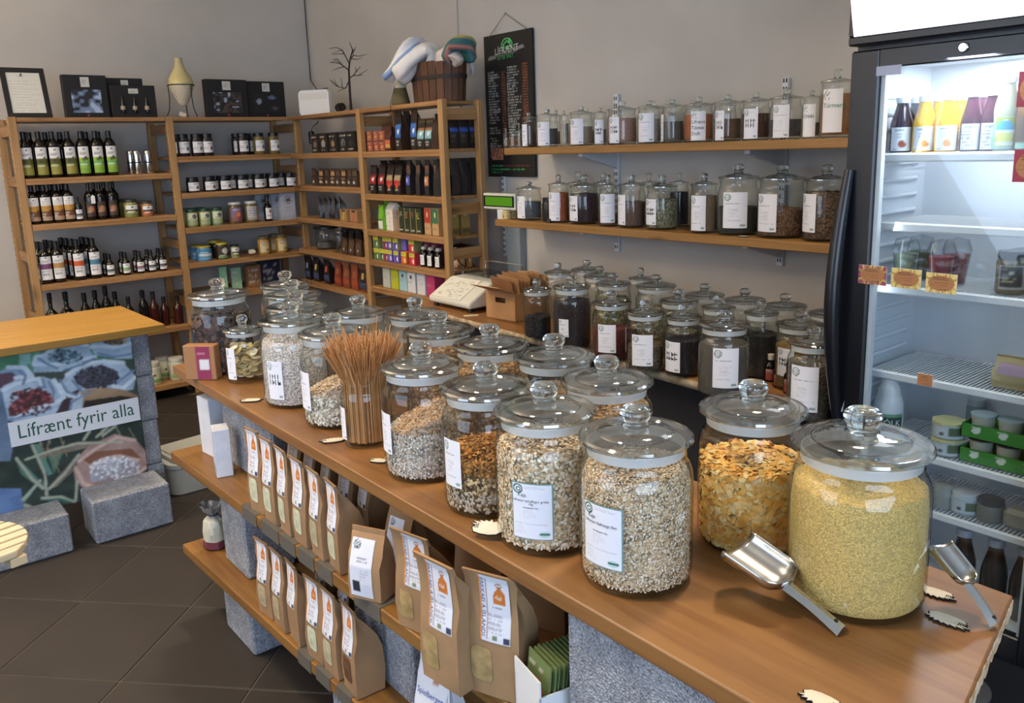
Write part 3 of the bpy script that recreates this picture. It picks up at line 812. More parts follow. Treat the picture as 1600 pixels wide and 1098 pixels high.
def glass_jar(c, r, H, hk, label, fill=None, seg=32, lab=None, name='glass_jar', group=None, lid=True, neck=0.88, seal=True, tilt=0.0):
    """c: base centre; H: height of the lip; hk: knob top above the lip; fill: (level, colour, material, mound, roughness)"""
    t = thing(name, label, 'jar', c, 0, group)
    put('glass_body', jar_body(r, H, seg, neck), t)
    if lid:
        l_ = put('lid', jar_lid(r, hk, seg), t, loc=(0, 0, H + 0.001))
        k = put('knob', jar_knob(r, hk, max(16, seg // 2)), l_, loc=(0, 0, 0.0250 * r / 0.0925))
        if seal:
            MB().lathe([(r * (neck - .055), H * 0.925), (r * (neck - .03), H * 0.925), (r * (neck - .03), H - 0.001), (r * (neck - .055), H - 0.001), (r * (neck - .055), H * 0.925)], seg).build('seal', M_SEAL, t, smooth=40)
    if fill:
        level, colr, mat, mound, rough = fill
        o = stuff(put('contents', fill_mesh(r, H, level, seg, mound, rough, mat, tilt, neck), t, colr))
    if lab:
        for (s, wd, z0, z1, kind, seed) in lab:
            put_label(t, c, r, s, wd, z0, z1, kind, seed)
    return t
def put_label(t, c, r, s, wd, z0, z1, kind, seed, name='label'):
    return wrap_label(t, r + 0.0008, wd, z0, z1, cached(('img', kind, seed % 5), lambda: lab_print(kind, seed % 5)), face_angle(c, s), name, key=(kind, seed % 5))

# flakes lying against the glass and on the mound
def flakes(parent, r, H, level, mound, n, size, cols, curl=0.0, tilt=0.0, neck=0.88, zmin=0.012, seed=1, top=0.4, wob=0.0, name='flakes', layer=None):
    rs = random.Random(seed); mb = MB(); rr = r - 0.0035
    vs = []; fs = []; cc = []
    pal = [lin(c) for c in cols]
    for _ in range(n):
        a = rs.uniform(0, 2 * PI)
        if rs.random() < top:
            q = math.sqrt(rs.random()) * 0.96; z = level + mound * (1 - q) + tilt * math.cos(a + 0.68) * q + rs.uniform(-0.002, 0.004)
            z = min(z, H * 0.97)
            R_ = rr * (1 - max(0, (z / H - 0.74)) / 0.14 * (1 - neck) if z / H < 0.88 else neck)
            p = Vector((R_ * q * math.cos(a), R_ * q * math.sin(a), z)); nrm = Vector((rs.uniform(-.6, .6), rs.uniform(-.6, .6), 1))
        else:
            lv = level + tilt * math.cos(a + 0.68)
            z = rs.uniform(zmin, max(zmin + .01, lv)); z = min(z, H * 0.96)
            R_ = rr * ((1 - max(0, (z / H - 0.74)) / 0.14 * (1 - neck)) if z / H < 0.88 else neck) - 0.0015 - rs.uniform(0, 0.003)
            p = Vector((R_ * math.cos(a), R_ * math.sin(a), z)); nrm = Vector((math.cos(a), math.sin(a), 0)) + Vector((rs.uniform(-.35, .35), rs.uniform(-.35, .35), rs.uniform(-.35, .35)))
        nrm.normalize(); t1 = nrm.orthogonal().normalized(); t2 = nrm.cross(t1); g = rs.uniform(0, 2 * PI)
        e1 = t1 * math.cos(g) + t2 * math.sin(g); e2 = nrm.cross(e1)
        s1 = size * rs.uniform(0.6, 1.15); s2 = s1 * rs.uniform(0.5, 0.8); b = len(vs)
        if layer: c = lin(layer(p, rs))
        else: c = pal[rs.randrange(len(pal))]
        f = rs.uniform(0.92, 1.10); c = tuple(min(1, x * f) for x in c)
        if curl:
            for k in range(4):
                u = k / 3 - 0.5
                off = nrm * (curl * size * (math.cos(u * PI) - 0.6))
                for w_ in (-.5, .5): vs.append(p + e1 * (u * s1 * 2) + e2 * (w_ * s2 * 1.4 * (1 - abs(u) * .6)) + off * 0.5)
            for k in range(3): fs.append((b + k * 2, b + k * 2 + 1, b + k * 2 + 3, b + k * 2 + 2))
            cc += [c] * 8
        else:
            vs.append(p + nrm * size * 0.12)
            for k in range(6):
                h = 2 * PI * k / 6; vs.append(p + e1 * (math.cos(h) * s1 * .5) + e2 * (math.sin(h) * s2 * .5))
            for k in range(6): fs.append((b, b + 1 + k, b + 1 + (k + 1) % 6))
            cc += [c] * 7
    # keep every corner inside the glass
    lim = r - 0.0012
    for i, v in enumerate(vs):
        h = math.hypot(v.x, v.y); L_ = lim
        tz = v.z / H
        if tz > 0.74: L_ = lim * (1 - (min(tz, .88) - 0.74) / 0.14 * (1 - neck)) - 0.001
        if h > L_: v.x *= L_ / h; v.y *= L_ / h
        if v.z > H * .985: v.z = H * .985
        if v.z < 0.008: v.z = 0.008
    mb.add(vs, fs, cc)
    return stuff(mb.build(name, M_FLAKE, parent, smooth=30, recalc=False))

# ---- the big jars on the island: (lid x, lid y, body radius, lip height) give each its stand
RJ, HJ, KJ = 0.0925, 0.232, 0.058
def isl_spot(lx, ly, H=HJ, bx=None):
    c = at_z(lx, ly, ZI + H + 0.006)
    return Vector((c.x, c.y, ZI + 0.0005))
OAT = ['f2dcc0', 'e8cba6', 'f8e8d2', 'dbb78c', 'fcf0e0', 'e3c29a', 'cfaa80', 'f4dfc2']
def island_jar(px, py, label, fill, r=RJ, H=HJ, hk=KJ, seg=44, lab=None, dx=0, lid=True, tilt=0.0):
    c = isl_spot(px + dx, py, H)
    return glass_jar(c, r, H, hk, label, fill, seg, lab, name='storage_jar', lid=lid, tilt=tilt), c
# 1 millet
t, c = island_jar(1346, 695, 'storage jar of yellow millet at the sawn end, biggest and nearest the fridge', (0.185, 'e8c476', M_FILL_F, 0.028, 0.003), r=0.102, H=0.238, seg=56)
# 2 pasta shells
t, c = island_jar(1176, 640, 'storage jar of yellow pasta shards behind the oats, beside the millet', (0.135, 'e8b868', M_FILL_C, 0.01, 0.006), seg=52)
flakes(t, RJ, HJ, 0.145, 0.008, 3400, 0.0115, ['fac468', 'f5ba5a', 'fcd488', 'efac4c', 'fddea0', 'f6c276'], curl=0.8, seed=5, top=0.3, name='pasta_pieces')
# 3 fine oats
t, c = island_jar(993, 682, 'storage jar of fine oat flakes with a white shop label, at the front edge', (0.185, 'e2cba8', M_FILL_C, 0.012, 0.004), seg=52)
flakes(t, RJ, HJ, 0.19, 0.012, 13000, 0.0048, OAT, seed=3, top=0.22, name='oat_flakes')
front_oats = (t, c)
# 4 coarse oats
t, c = island_jar(851, 642, 'storage jar of coarse oat flakes with a white shop label, second on the front edge', (0.18, 'e2cba8', M_FILL_C, 0.012, 0.004), seg=52)
flakes(t, RJ, HJ, 0.185, 0.012, 6200, 0.0078, OAT, seed=4, top=0.22, name='oat_flakes')
coarse_oats = (t, c)
# shop labels on 3 and 4
M_INK = plain('black_ink', '2a2b30', 0.7); M_INKG = plain('green_ink', '2c5a4e', 0.7)
big = lab_print('shop_big')
def shop_label(t, c, r, s, wd, z0, z1, words):
    a = face_angle(c, s); lb = wrap_label(t, r + 0.0009, wd, z0, z1, big, a, 'label')
    for (txt, size, u, v, m) in words:
        lettering(txt, size, m, lb, wrap=(r + 0.0013, (u - .5) * wd / r, z0 + (z1 - z0) * v))
shop_label(*front_oats, RJ, -0.58, 0.078, 0.048, 0.152, [('Kaja', 0.0095, 0.16, 0.755, M_INKG), ('Lífrænar Hafraegn fínt', 0.0072, 0.06, 0.67, M_INK), ('Næringargildi í 100g', 0.0035, 0.3, 0.555, M_INK)])
shop_label(*coarse_oats, RJ, -0.28, 0.076, 0.035, 0.138, [('Kaja', 0.0095, 0.16, 0.755, M_INKG), ('Lífrænar hafraflögur grófar', 0.0062, 0.04, 0.665, M_INK), ('1kg', 0.0062, 0.42, 0.615, M_INK), ('Næringargildi í 100g', 0.0035, 0.28, 0.555, M_INK)])
# 5 granola mix
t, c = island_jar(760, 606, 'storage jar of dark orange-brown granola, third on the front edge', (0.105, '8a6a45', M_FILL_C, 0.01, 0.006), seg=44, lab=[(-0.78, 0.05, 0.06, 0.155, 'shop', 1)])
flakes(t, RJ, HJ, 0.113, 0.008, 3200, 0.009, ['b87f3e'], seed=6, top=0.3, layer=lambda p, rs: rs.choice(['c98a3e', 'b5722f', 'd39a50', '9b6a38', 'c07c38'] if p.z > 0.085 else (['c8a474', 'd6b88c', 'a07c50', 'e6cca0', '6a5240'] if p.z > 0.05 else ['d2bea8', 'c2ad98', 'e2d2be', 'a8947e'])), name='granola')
# 6 muesli
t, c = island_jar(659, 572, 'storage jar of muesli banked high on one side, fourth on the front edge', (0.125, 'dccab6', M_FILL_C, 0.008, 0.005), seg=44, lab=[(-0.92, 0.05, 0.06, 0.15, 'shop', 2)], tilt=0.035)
flakes(t, RJ, HJ, 0.128, 0.008, 5600, 0.0060, ['d8c8b4'], seed=7, top=0.34, tilt=0.035, layer=lambda p, rs: rs.choice(['e2bd98', 'cfa078', 'e8cbb0', 'd4b08c', 'c09878'] if p.z > 0.108 else ['f0e8e0', 'e2d6ca', 'cbb8a8', 'f6f0ea', 'b8a698', 'dcc4b2']), name='muesli')  # browner flakes near the top: the lid's shade is put into their colours
# 8 rough flakes
t, c = island_jar(521, 520, 'storage jar of pale rough flakes under a clumped brown top, beside the spaghetti', (0.105, 'd8c8b2', M_FILL_C, 0.01, 0.006), seg=40, lab=[(-0.9, 0.05, 0.05, 0.15, 'shop', 3)], tilt=0.032)
flakes(t, RJ, HJ, 0.108, 0.01, 3000, 0.0095, ['d8cbb8'], seed=8, top=0.35, tilt=0.032, layer=lambda p, rs: rs.choice(['dcc0a4', 'cdab8e', 'e6d0b8'] if p.z > 0.085 else ['f0e8da', 'e2d6c4', 'f4ede0', 'cfc0aa', 'a89884']), name='flakes')
# 9 pink-white flakes, full
t, c = island_jar(455, 500, 'storage jar packed full of pinkish white speckled flakes', (0.185, 'eadfda', M_FILL_M, 0.01, 0.003), seg=40, lab=[(-0.62, 0.05, 0.03, 0.14, 'hand', 4)])
flakes(t, RJ, HJ, 0.19, 0.01, 4600, 0.0062, ['f4ebe8', 'eadfdb', 'f8f2f0', 'dccbc6', 'b8a59e', 'eee2de', 'f6f0ee'], seed=9, top=0.2, name='flakes')
# 10 small jar of round pale crisps
t, c = island_jar(379, 514, 'small storage jar of round cream-coloured crisps next to the brown carton', None, r=0.062, H=0.158, hk=0.052, seg=36, lab=[(-0.72, 0.035, 0.015, 0.115, 'shop', 1)])
def crisps(parent, r, zt, n, size, cols, seed):
    rs = random.Random(seed); mb = MB(); pal = cols
    for k in range(n):
        a = rs.uniform(0, 2 * PI); q = math.sqrt(rs.random()); z = rs.uniform(0.018, zt)
        M = Matrix.Translation((q * (r - size - .003) * math.cos(a), q * (r - size - .003) * math.sin(a), z)) @ Matrix.Rotation(rs.uniform(0, 6.28), 4, 'Z') @ Matrix.Rotation(rs.uniform(-.9, .9), 4, 'X') @ Matrix.Rotation(rs.uniform(-.5, .5), 4, 'Y')
        s_ = size * rs.uniform(.8, 1.05)
        mb.lathe([(0.0005, -0.0012), (s_, -0.0004), (s_, 0.0012), (0.0005, 0.002)], 12, m=M, col=rs.choice(pal))
    return stuff(mb.build('crisps', M_FLAKE, parent, smooth=0))
crisps(t, 0.062, 0.112, 120, 0.0165, ['f6e6bc', 'dcc48c', 'fbf0d2', 'e8d4a2', 'd0b67e'], 3)
# 11 dark dried pieces
t, c = island_jar(341, 461, 'storage jar of dark dried fruit at the far end, a brown carton leaning on it', (0.17, '3a2d2c', M_FILL_C, 0.01, 0.006), r=0.098, H=0.245, seg=40)
flakes(t, 0.098, 0.245, 0.175, 0.01, 700, 0.026, ['4a3836', '372a2c', '5c4642', '2b2226', '6a544e'], curl=0.5, seed=11, top=0.25, name='dried_fruit')
# the back row on the island, filled low so only glass and lids show
for (x, y, lb, fl) in (
    (446, 446, 'storage jar farthest from the sawn end, behind the pinkish flakes', (0.10, '8f7f72', M_FILL_C, 0.01, 0.004)),
    (457, 461, 'second farthest storage jar of the row behind the pinkish flakes', (0.12, '9a8a78', M_FILL_M, 0.01, 0.004)),
    (463, 480, 'storage jar directly behind the jar of pinkish flakes', (0.15, 'b3a294', M_FILL_M, 0.01, 0.004)),
    (560, 488, 'storage jar behind the spaghetti on its far side', (0.12, 'a8947c', M_FILL_C, 0.01, 0.004)),
    (649, 491, 'storage jar on the back edge facing the scale', (0.10, '9c8468', M_FILL_C, 0.01, 0.004)),
    (686, 517, 'storage jar of pale orange flakes behind the muesli', (0.19, 'c99a72', M_FILL_C, 0.008, 0.004)),
    (766, 540, 'storage jar of puffed grain behind the granola', (0.19, 'bf9468', M_FILL_C, 0.008, 0.004)),
    (866, 558, 'storage jar on the back edge behind the coarse oats', (0.16, 'a8845c', M_FILL_M, 0.008, 0.004)),
    (948, 596, 'storage jar of ribbed tan pasta behind the fine oats', (0.19, 'c79c6c', M_FILL_C, 0.005, 0.003)),
):
    t, c = island_jar(x, y, lb, fl, seg=40, r=0.084 if x in (560, 649) else RJ)
    if x in (686, 766, 948):
        flakes(t, RJ, HJ, 0.19, 0.008, 1600, 0.009, ['d3a878', 'c4935f', 'dcb98e', 'b58552'], seed=x, top=0.3, name='flakes')
# 7 spaghetti in an open jar
c, r = stand(577, 702, ZI, 74)
r = 0.062; c.z = ZI + 0.0005
t = thing('spaghetti_jar', 'open glass jar of long brown spaghetti sticking far out of the top', 'jar', c)
put('glass_body', jar_body(r, 0.158, 40, 0.93), t)
mb = MB(); rs = random.Random(2); vs = []
for k in range(760):
    q = math.sqrt(rs.random()) * (r - 0.008); a = rs.uniform(0, 2 * PI)
    b_ = Vector((q * math.cos(a), q * math.sin(a), 0.012))
    sp = rs.uniform(0.7, 1.3); L = rs.uniform(0.232, 0.268) + (0.035 if rs.random() < .03 else 0)
    q2 = q * 0.98; mid = Vector((q2 * math.cos(a), q2 * math.sin(a), 0.155))
    a2 = a + rs.uniform(-.5, .5)
    tip = mid + Vector((0.045 * q / r * math.cos(a2) + rs.uniform(-.013, .013), 0.045 * q / r * math.sin(a2) + rs.uniform(-.013, .013), L - 0.155))
    mb.tube([b_, mid, (mid + tip) / 2 + Vector((0, 0, 0.002)), tip], 0.0011, 4, col=rs.choice(['b9834f', 'a9733f', 'c7935e', 'b27a48', 'cf9d6a']))
stuff(mb.build('spaghetti', M_FLAKE, t, smooth=40, recalc=False))
wrap_label(t, r + 0.0008, 0.03, 0.02, 0.10, lab_print('shop', 2), face_angle(c, -0.93), 'label')

# ------------------------------------------------------------------ jars on the wall counter (lid centre px; row; contents)
def ctr_jar(px, py, wpx, H, label, fill, hk=0.05, lab=None, seg=28):
    c = at_z(px, py, ZK + H + 0.006); r = metres(wpx, Vector((c.x, c.y, ZK + H))) / 2
    c.z = ZK + 0.0005
    return glass_jar(c, r, H, hk, label, fill, seg, lab)
DK = M_FILL_M
ctr_jar(839, 452, 47, 0.20, 'counter jar half full of blackish berries, beside the cardboard box', (0.095, '2b2226', M_FILL_C, 0.012, 0.006))
ctr_jar(893, 448, 60, 0.235, 'tall counter jar of dark brown nibs with a small orange sticker', (0.19, '33272a', DK, 0.0, 0.003), lab=[(-0.45, 0.042, 0.055, 0.125, 'tiny', 2)])
ctr_jar(956, 472, 62, 0.205, 'counter jar of deep red dried berries with a white label', (0.115, '6a2c2c', DK, 0.005, 0.004), lab=[(-0.28, 0.07, 0.035, 0.14, 'shop', 1)])
ctr_jar(1008, 488, 62, 0.20, 'counter jar of mixed brown seeds with a white label', (0.09, '6d5c4c', M_FILL_C, 0.008, 0.005), lab=[(-0.15, 0.075, 0.03, 0.14, 'shop', 2)])
ctr_jar(1068, 495, 58, 0.195, 'counter jar of near-black raisins, its white label with black handwriting', (0.125, '241f2a', DK, 0.005, 0.003), lab=[(-0.62, 0.065, 0.02, 0.125, 'hand', 1)])
ctr_jar(1132, 508, 80, 0.215, 'counter jar filled with grey-brown seeds behind a white green-logo label', (0.165, '66605a', M_FILL_F, 0.0, 0.002), lab=[(0.08, 0.08, 0.04, 0.165, 'shop', 3)])
ctr_jar(1190, 488, 54, 0.215, 'counter jar of black contents behind the small brown bottles', (0.15, '1d1c20', DK, 0.0, 0.003))
ctr_jar(1250, 507, 74, 0.20, 'counter jar of tan grains with handwriting, half hidden by the speckled jar', (0.14, '9a7d4e', DK, 0.0, 0.003), lab=[(-0.55, 0.06, 0.05, 0.14, 'hand', 2)])
ctr_jar(1271, 534, 78, 0.215, 'counter jar of speckled grey seeds nearest the fridge', (0.165, '6f6557', DK, 0.01, 0.003), lab=[(-0.3, 0.08, 0.035, 0.165, 'shop', 4)])
for (x, y, wp, lb, fl) in (
    (872, 425, 44, 'back counter jar behind the cardboard box', None), (917, 421, 50, 'back counter jar against the wall, first from the cardboard box', None),
    (938, 431, 54, 'back counter jar behind the tall dark nibs', None), (958, 443, 56, 'back counter jar of greenish herbs behind the red berries', (0.15, '8a8a62', M_FILL_C, 0.01, 0.005)),
    (1001, 434, 38, 'back counter jar against the wall, second from the cardboard box', None), (1025, 447, 64, 'back counter jar behind the mixed seeds', (0.12, '9a9680', M_FILL_C, 0.01, 0.005)),
    (1061, 470, 62, 'middle counter jar behind the raisins', (0.10, '7a7466', DK, 0.01, 0.004)), (1101, 461, 62, 'back counter jar against the wall, third from the cardboard box', (0.1, '6b665c', DK, 0.01, 0.004)),
    (1123, 480, 54, 'middle counter jar behind the grey-brown seeds', (0.12, '77706a', DK, 0.01, 0.004)), (1164, 469, 64, 'back counter jar against the wall, fourth from the cardboard box', (0.1, '6e675c', DK, 0.01, 0.004)),
    (1227, 478, 66, 'back counter jar against the wall, fifth from the cardboard box', (0.1, '6e675c', DK, 0.01, 0.004)), (1297, 490, 66, 'back counter jar against the wall, beside the fridge', (0.1, '6e675c', DK, 0.01, 0.004))):
    ctr_jar(x, y, wp, 0.205, lb, fl, seg=24)

# ------------------------------------------------------------------ jars on the two wall boards (x0, x1, base y, lid y, knob y)
def board_jar(x0, x1, yb, yl, yk, z, label, fill=None, lab=None, row=0, seg=26, xoff=0.02, lid=True):
    w_ = x1 - x0; xm = (x0 + x1) / 2
    X = XW + xoff
    for _ in range(4):
        p = at_x(xm, yb, X); r = metres(w_, p) / 2; X = XW + xoff + r * 1.05
    c = Vector((X, p.y, z + 0.0005))
    H = at_x(xm, yl, X).z - z - 0.004; K = at_x(xm, yk, X).z - z - H if yk else 0.03
    r = min(r, XR - 0.03 - X)
    if fill: fill = (fill[0] * H, *fill[1:])
    lb2 = []
    for (s, wd, a, b, kind, seed) in (lab or []): lb2.append((s, wd * 2 * r, a * H, b * H, kind, seed))
    return glass_jar(c, r, H, max(K, 0.01), label, fill, seg, lb2, lid=lid, seal=False, neck=0.9)
C_, F_ = M_FILL_C, M_FILL_F
LOWER = [
    (808, 847, 339, 295, 286, 'small grey-filled jar on the lower wall shelf, next to the two cream tubs', (0.6, '6d6e72', F_, 0, .001), [(-0.72, .45, .08, .8, 'shop', 1)]),
    (857, 890, 343, 288, 273, 'jar of orange lentils on the lower wall shelf', (0.8, 'c8693f', F_, 0, .001), [(-0.5, .62, .06, .82, 'shop', 2)]),
    (890, 936, 347, 291, 273, 'jar of dark purple beans with a handwritten label on the lower wall shelf', (0.82, '3d262e', DK, 0, .002), [(-0.78, .45, .1, .78, 'hand', 3)]),
    (936, 966, 348, 290, 273, 'jar almost covered by its white label on the lower wall shelf', (0.3, '8a6a58', F_, 0, .001), [(-0.15, .85, .1, .82, 'shop', 3)]),
    (966, 1009, 352, 289, 274, 'jar of brownish powder with its label turned sideways, lower wall shelf', (0.62, '6e564e', F_, 0, .002), [(-0.8, .45, .08, .8, 'shop', 4)]),
    (1009, 1059, 355, 292, 274, 'jar of pale green-grey seeds on the lower wall shelf', (0.72, '8f8f76', C_, 0, .003), [(-0.72, .45, .13, .75, 'hand', 1)]),
    (1078, 1121, 352, 288, 271, 'jar of tan grains with a white label on the lower wall shelf', (0.78, '86705c', F_, 0, .001), [(-0.45, .6, .06, .8, 'shop', 0)]),
    (1121, 1183, 359, 278, 256, 'broad jar half filled with dark green contents, large white label', (0.5, '343835', F_, 0, .002), [(-0.15, .62, .14, .78, 'shop', 1)]),
    (1183, 1255, 365, 280, 257, 'broad jar of brown flakes half full on the lower wall shelf', (0.5, '80604a', C_, 0.01, .004), [(-0.62, .5, .12, .78, 'shop', 2)]),
    (1255, 1321, 370, 281, 257, 'broad jar full of brown flakes, last on the lower wall shelf before the fridge', (0.82, '6e5644', C_, 0, .003), [(-0.8, .5, .16, .8, 'shop', 3)])]
for (x0, x1, yb, yl, yk, lb, fl, la) in LOWER: board_jar(x0, x1, yb, yl, yk, ZW, lb, fl, la)
for (x0, x1, yb, yl, yk, lb, fl) in (
    (887, 921, 336, 286, 268, 'jar in the rear row of the lower shelf, behind the purple beans', None), (927, 959, 337, 286, 270, 'jar in the rear row of the lower shelf, behind the white label', None),
    (998, 1030, 343, 286, 270, 'jar in the rear row of the lower shelf, behind the brownish powder', None), (1046, 1076, 346, 285, 270, 'jar of blue-black contents in the rear row of the lower shelf', (0.8, '20242e', F_, 0, .001))):
    board_jar(x0, x1, yb, yl, yk, ZW, lb, fl, None, xoff=0.175, seg=20)
UPPER = [
    (786, 796, 226, 208, None, 'tiniest spice jar at the open end of the upper wall shelf', (0.6, '8f7d6a', F_, 0, 0), None),
    (796.5, 807, 225, 201, None, 'second tiny spice jar on the upper wall shelf', (0.6, 'b07a5a', F_, 0, 0), None),
    (807.5, 816, 225, 200, None, 'third tiny spice jar on the upper wall shelf', (0.6, '9a826c', F_, 0, 0), None),
    (816, 838, 224, 184, 176, 'slim jar of brown spice with a label on its side, upper wall shelf', (0.75, '6b5140', F_, 0, 0), [(-0.7, .5, .05, .8, 'tiny', 1)]),
    (838, 873, 223, 181, 172, 'jar of grey spice with a white label, fifth from the open end', (0.6, '6c6a68', F_, 0, 0), [(-0.4, .6, .05, .82, 'shop', 1)]),
    (874, 890, 222, 180, 173, 'narrow jar of beige powder between two labelled jars', (0.75, 'a89a84', F_, 0, 0), None),
    (890, 927, 221, 177, 169, 'jar of mixed pale herbs with a wide white label', (0.6, 'b5a090', F_, 0, 0), [(-0.45, .62, .05, .85, 'shop', 2)]),
    (928, 948, 220, 176, 169, 'slim jar with black handwriting on a grey label', (0.5, '8d8376', F_, 0, 0), [(-0.25, .75, .05, .8, 'hand', 2)]),
    (949, 995, 219, 172, 160, 'jar of pink salt with black handwriting on the upper wall shelf', (0.78, 'b98f7e', F_, 0, 0), [(-0.55, .4, .05, .82, 'hand', 3)]),
    (996, 1032, 218, 168, 158, 'jar of whitish powder mostly behind its white label', (0.7, 'c0b0a6', F_, 0, 0), [(-0.3, .75, .05, .86, 'shop', 3)]),
    (1033, 1068, 215, 166, 158, 'jar of dark grey spice with a bare glass front', (0.6, '625e5a', F_, 0, 0), [(-0.92, .3, .05, .8, 'tiny', 4)]),
    (1068, 1114, 214, 165, 154, 'jar of bright orange powder with a handwritten label', (0.78, 'b4683c', F_, 0, 0), None),
    (1114, 1158, 213, 161, 151, 'jar of brown spice with bold black lettering on a narrow label', (0.6, '6e523e', F_, 0, 0), [(-0.55, .36, .03, .82, 'hand', 4)]),
    (1158, 1202, 211, 158, 147, 'jar of dark red-brown spice with three handwritten words', (0.7, '54352c', F_, 0, 0), [(-0.35, .52, .05, .82, 'hand', 0)]),
    (1202, 1252, 210, 154, 138, 'jar of dark grey powder with a clean white label', (0.5, '4f4d50', F_, 0, 0), [(-0.3, .52, .05, .86, 'shop', 4)]),
    (1253, 1280, 208, 152, 142, 'narrow jar with the word in capitals beside the tall orange jar', (0.4, '5d5a5c', F_, 0, 0), None),
    (1280, 1330, 208, 128, 108, 'tall jar of orange spice, last on the upper wall shelf before the fridge', (0.8, 'a87446', F_, 0, 0), None)]
UJ = {}
for (x0, x1, yb, yl, yk, lb, fl, la) in UPPER: UJ[x0] = board_jar(x0, x1, yb, yl, yk, ZU, lb, fl, la, seg=22)
M_INK2 = plain('green_marker', '2f7a52', 0.7)
def hand_label(t, s, wd, z0, z1, words, mat, size):
    c = t.location; r = [o for o in t.children if o.name.startswith('glass_body')][0].dimensions.x / 2
    a = canvas(16, 24, 'e6e7ee'); logo_ring(a, 0.22, 0.85, 0.17, 0.11, '7c8f88')
    H = max(v.co.z for v in [o for o in t.children if o.name.startswith('glass_body')][0].data.vertices)
    lb = wrap_label(t, r + 0.0008, wd * 2 * r, z0 * H, z1 * H, a, face_angle(c, s), 'label')
    for k, wtxt in enumerate(words):
        lettering(wtxt, size, mat, lb, wrap=(r + 0.0016, -wd * 0.92, H * (z1 - (z1 - z0) * (0.42 + k * 0.2))))
bpy.context.view_layer.update()
hand_label(UJ[1068], 0.0, .5, .05, .86, ['Lífrænt', 'Tómat', 'Duft'], M_INK, 0.019)
hand_label(UJ[1253], -0.25, .75, .05, .85, ['CHAI'], M_INK, 0.017)
hand_label(UJ[1280], -0.25, .62, .1, .88, ['Túrmerik'], M_INK2, 0.021)
for (x0, x1, yb, yl, yk, lb) in ((858, 880, 222, 181, 172, 'rear spice jar behind the grey spice, upper wall shelf'), (903, 930, 221, 178, 169, 'rear spice jar behind the pale herbs, upper wall shelf'),
    (1005, 1040, 218, 170, 160, 'rear spice jar behind the whitish powder, upper wall shelf'), (1066, 1096, 214, 168, 157, 'rear spice jar behind the orange powder, upper wall shelf'), (1122, 1150, 213, 165, 154, 'rear spice jar behind the bold lettering, upper wall shelf')):
    board_jar(x0, x1, yb, yl, yk, ZU, lb, (0.5, '8a7a6c', F_, 0, 0), None, xoff=0.16, seg=18)
# ------------------------------------------------------------------ bottles, tins and boxes: builders
def band_img(bands, nu=12, nv=22, disc=None, text=None, seed=1):
    a = canvas(nu, nv, 'e6e6e8')
    for (v0, v1, c) in bands: p_rect(a, 0, v0, 1, v1, c)
    if text: 
        for (u0, v0, u1, v1, n, c) in text: p_text(a, u0, v0, u1, v1, n, c, 0.8, seed)
    for d_ in (disc or []): p_disc(a, *d_)
    return a
OLIVE1 = band_img([(0, .55, '6f7a2c'), (.05, .3, '8f8a40'), (.42, .55, '5a5a26')], disc=[(.5, .9, .07, .04, '3a3a30'), (.35, .5, .14, .09, '3d3a1c'), (.65, .55, .14, .09, '57602a')], text=[(.2, .68, .8, .78, 2, '8f8f86'), (.15, .3, .9, .38, 1, 'e8e6d8')])
OLIVE2 = band_img([(0, .55, '9dbb3c'), (.0, .2, '7fa838'), (.3, .42, '6fae62')], disc=[(.5, .9, .07, .04, '3a3a30'), (.4, .52, .14, .08, '5a6a26'), (.62, .56, .14, .08, '46541e')], text=[(.2, .68, .8, .78, 2, '8f8f86'), (.15, .3, .9, .38, 1, 'eef2d8')])
OIL = band_img([(0, .5, '6a4630'), (.5, .62, 'b98a3e'), (0, .12, 'a58a74')], disc=[(.5, .92, .07, .04, '3a3a30')], text=[(.2, .7, .8, .82, 2, '8f8f86'), (.1, .4, .9, .46, 1, 'd8a84a'), (.1, .15, .5, .3, 2, 'd9cfc4')])
def vin(c): return band_img([(.50, .66, c)], disc=[(.5, .94, .07, .035, '3a3a30')], text=[(.2, .74, .8, .86, 2, 'a0a0a6'), (.15, .15, .85, .42, 4, 'a6a6ae'), (.2, .22, .7, .25, 1, '3a3a44')])
VINS = [vin('7d4a72'), vin('b58a58'), vin('c55a2c'), vin('4a7f9a')]
SMALL = [band_img([(.42, .52, c)], 10, 14, disc=[(.5, .85, .1, .06, '3a3a30')], text=[(.15, .15, .85, .35, 2, '6a6a72')]) for c in ('55606a', '7fae62', '8a5a6a', '50505a', '44464e')]
DARKL = band_img([(0, 1, '40302a'), (.3, .7, '6a4a3c')], 10, 16, disc=[(.5, .5, .3, .2, 'a5765a')], text=[(.2, .3, .8, .4, 1, 'c8b8a8')])
JAM = band_img([], 12, 12, disc=[(.75, .4, .12, .16, '2a2428')], text=[(.5, .75, .9, .85, 1, '4a4a52'), (.1, .3, .6, .5, 2, 'b8b8c0')])
PESTO = band_img([(0, .55, '9aa26a'), (.0, .12, '6f7f4a'), (.42, .55, '4a4a34')], 12, 14, text=[(.2, .25, .8, .4, 2, 'e6e6d0')], disc=[(.5, .8, .12, .08, '4a4a40')])
PESTOR = band_img([(0, .5, 'b5604a'), (.42, .52, '4a342c')], 12, 14, text=[(.2, .2, .8, .36, 2, 'e6d6c8')], disc=[(.5, .8, .12, .08, '4a4a40')])
SAUCE = band_img([(0, .45, 'a3b184'), (.45, 1, 'd2d6b4')], 12, 16, disc=[(.62, .72, .2, .16, '5a6470')], text=[(.3, .5, .9, .56, 1, '3f4a52')])
BUTTER1 = band_img([(0, 1, '7a6a8a'), (0, .3, '8a5a5c')], 14, 16, disc=[(.6, .45, .25, .25, 'c55642'), (.6, .5, .12, .12, 'e09a6a')], text=[(.3, .75, .9, .95, 2, 'c8bcd0')])
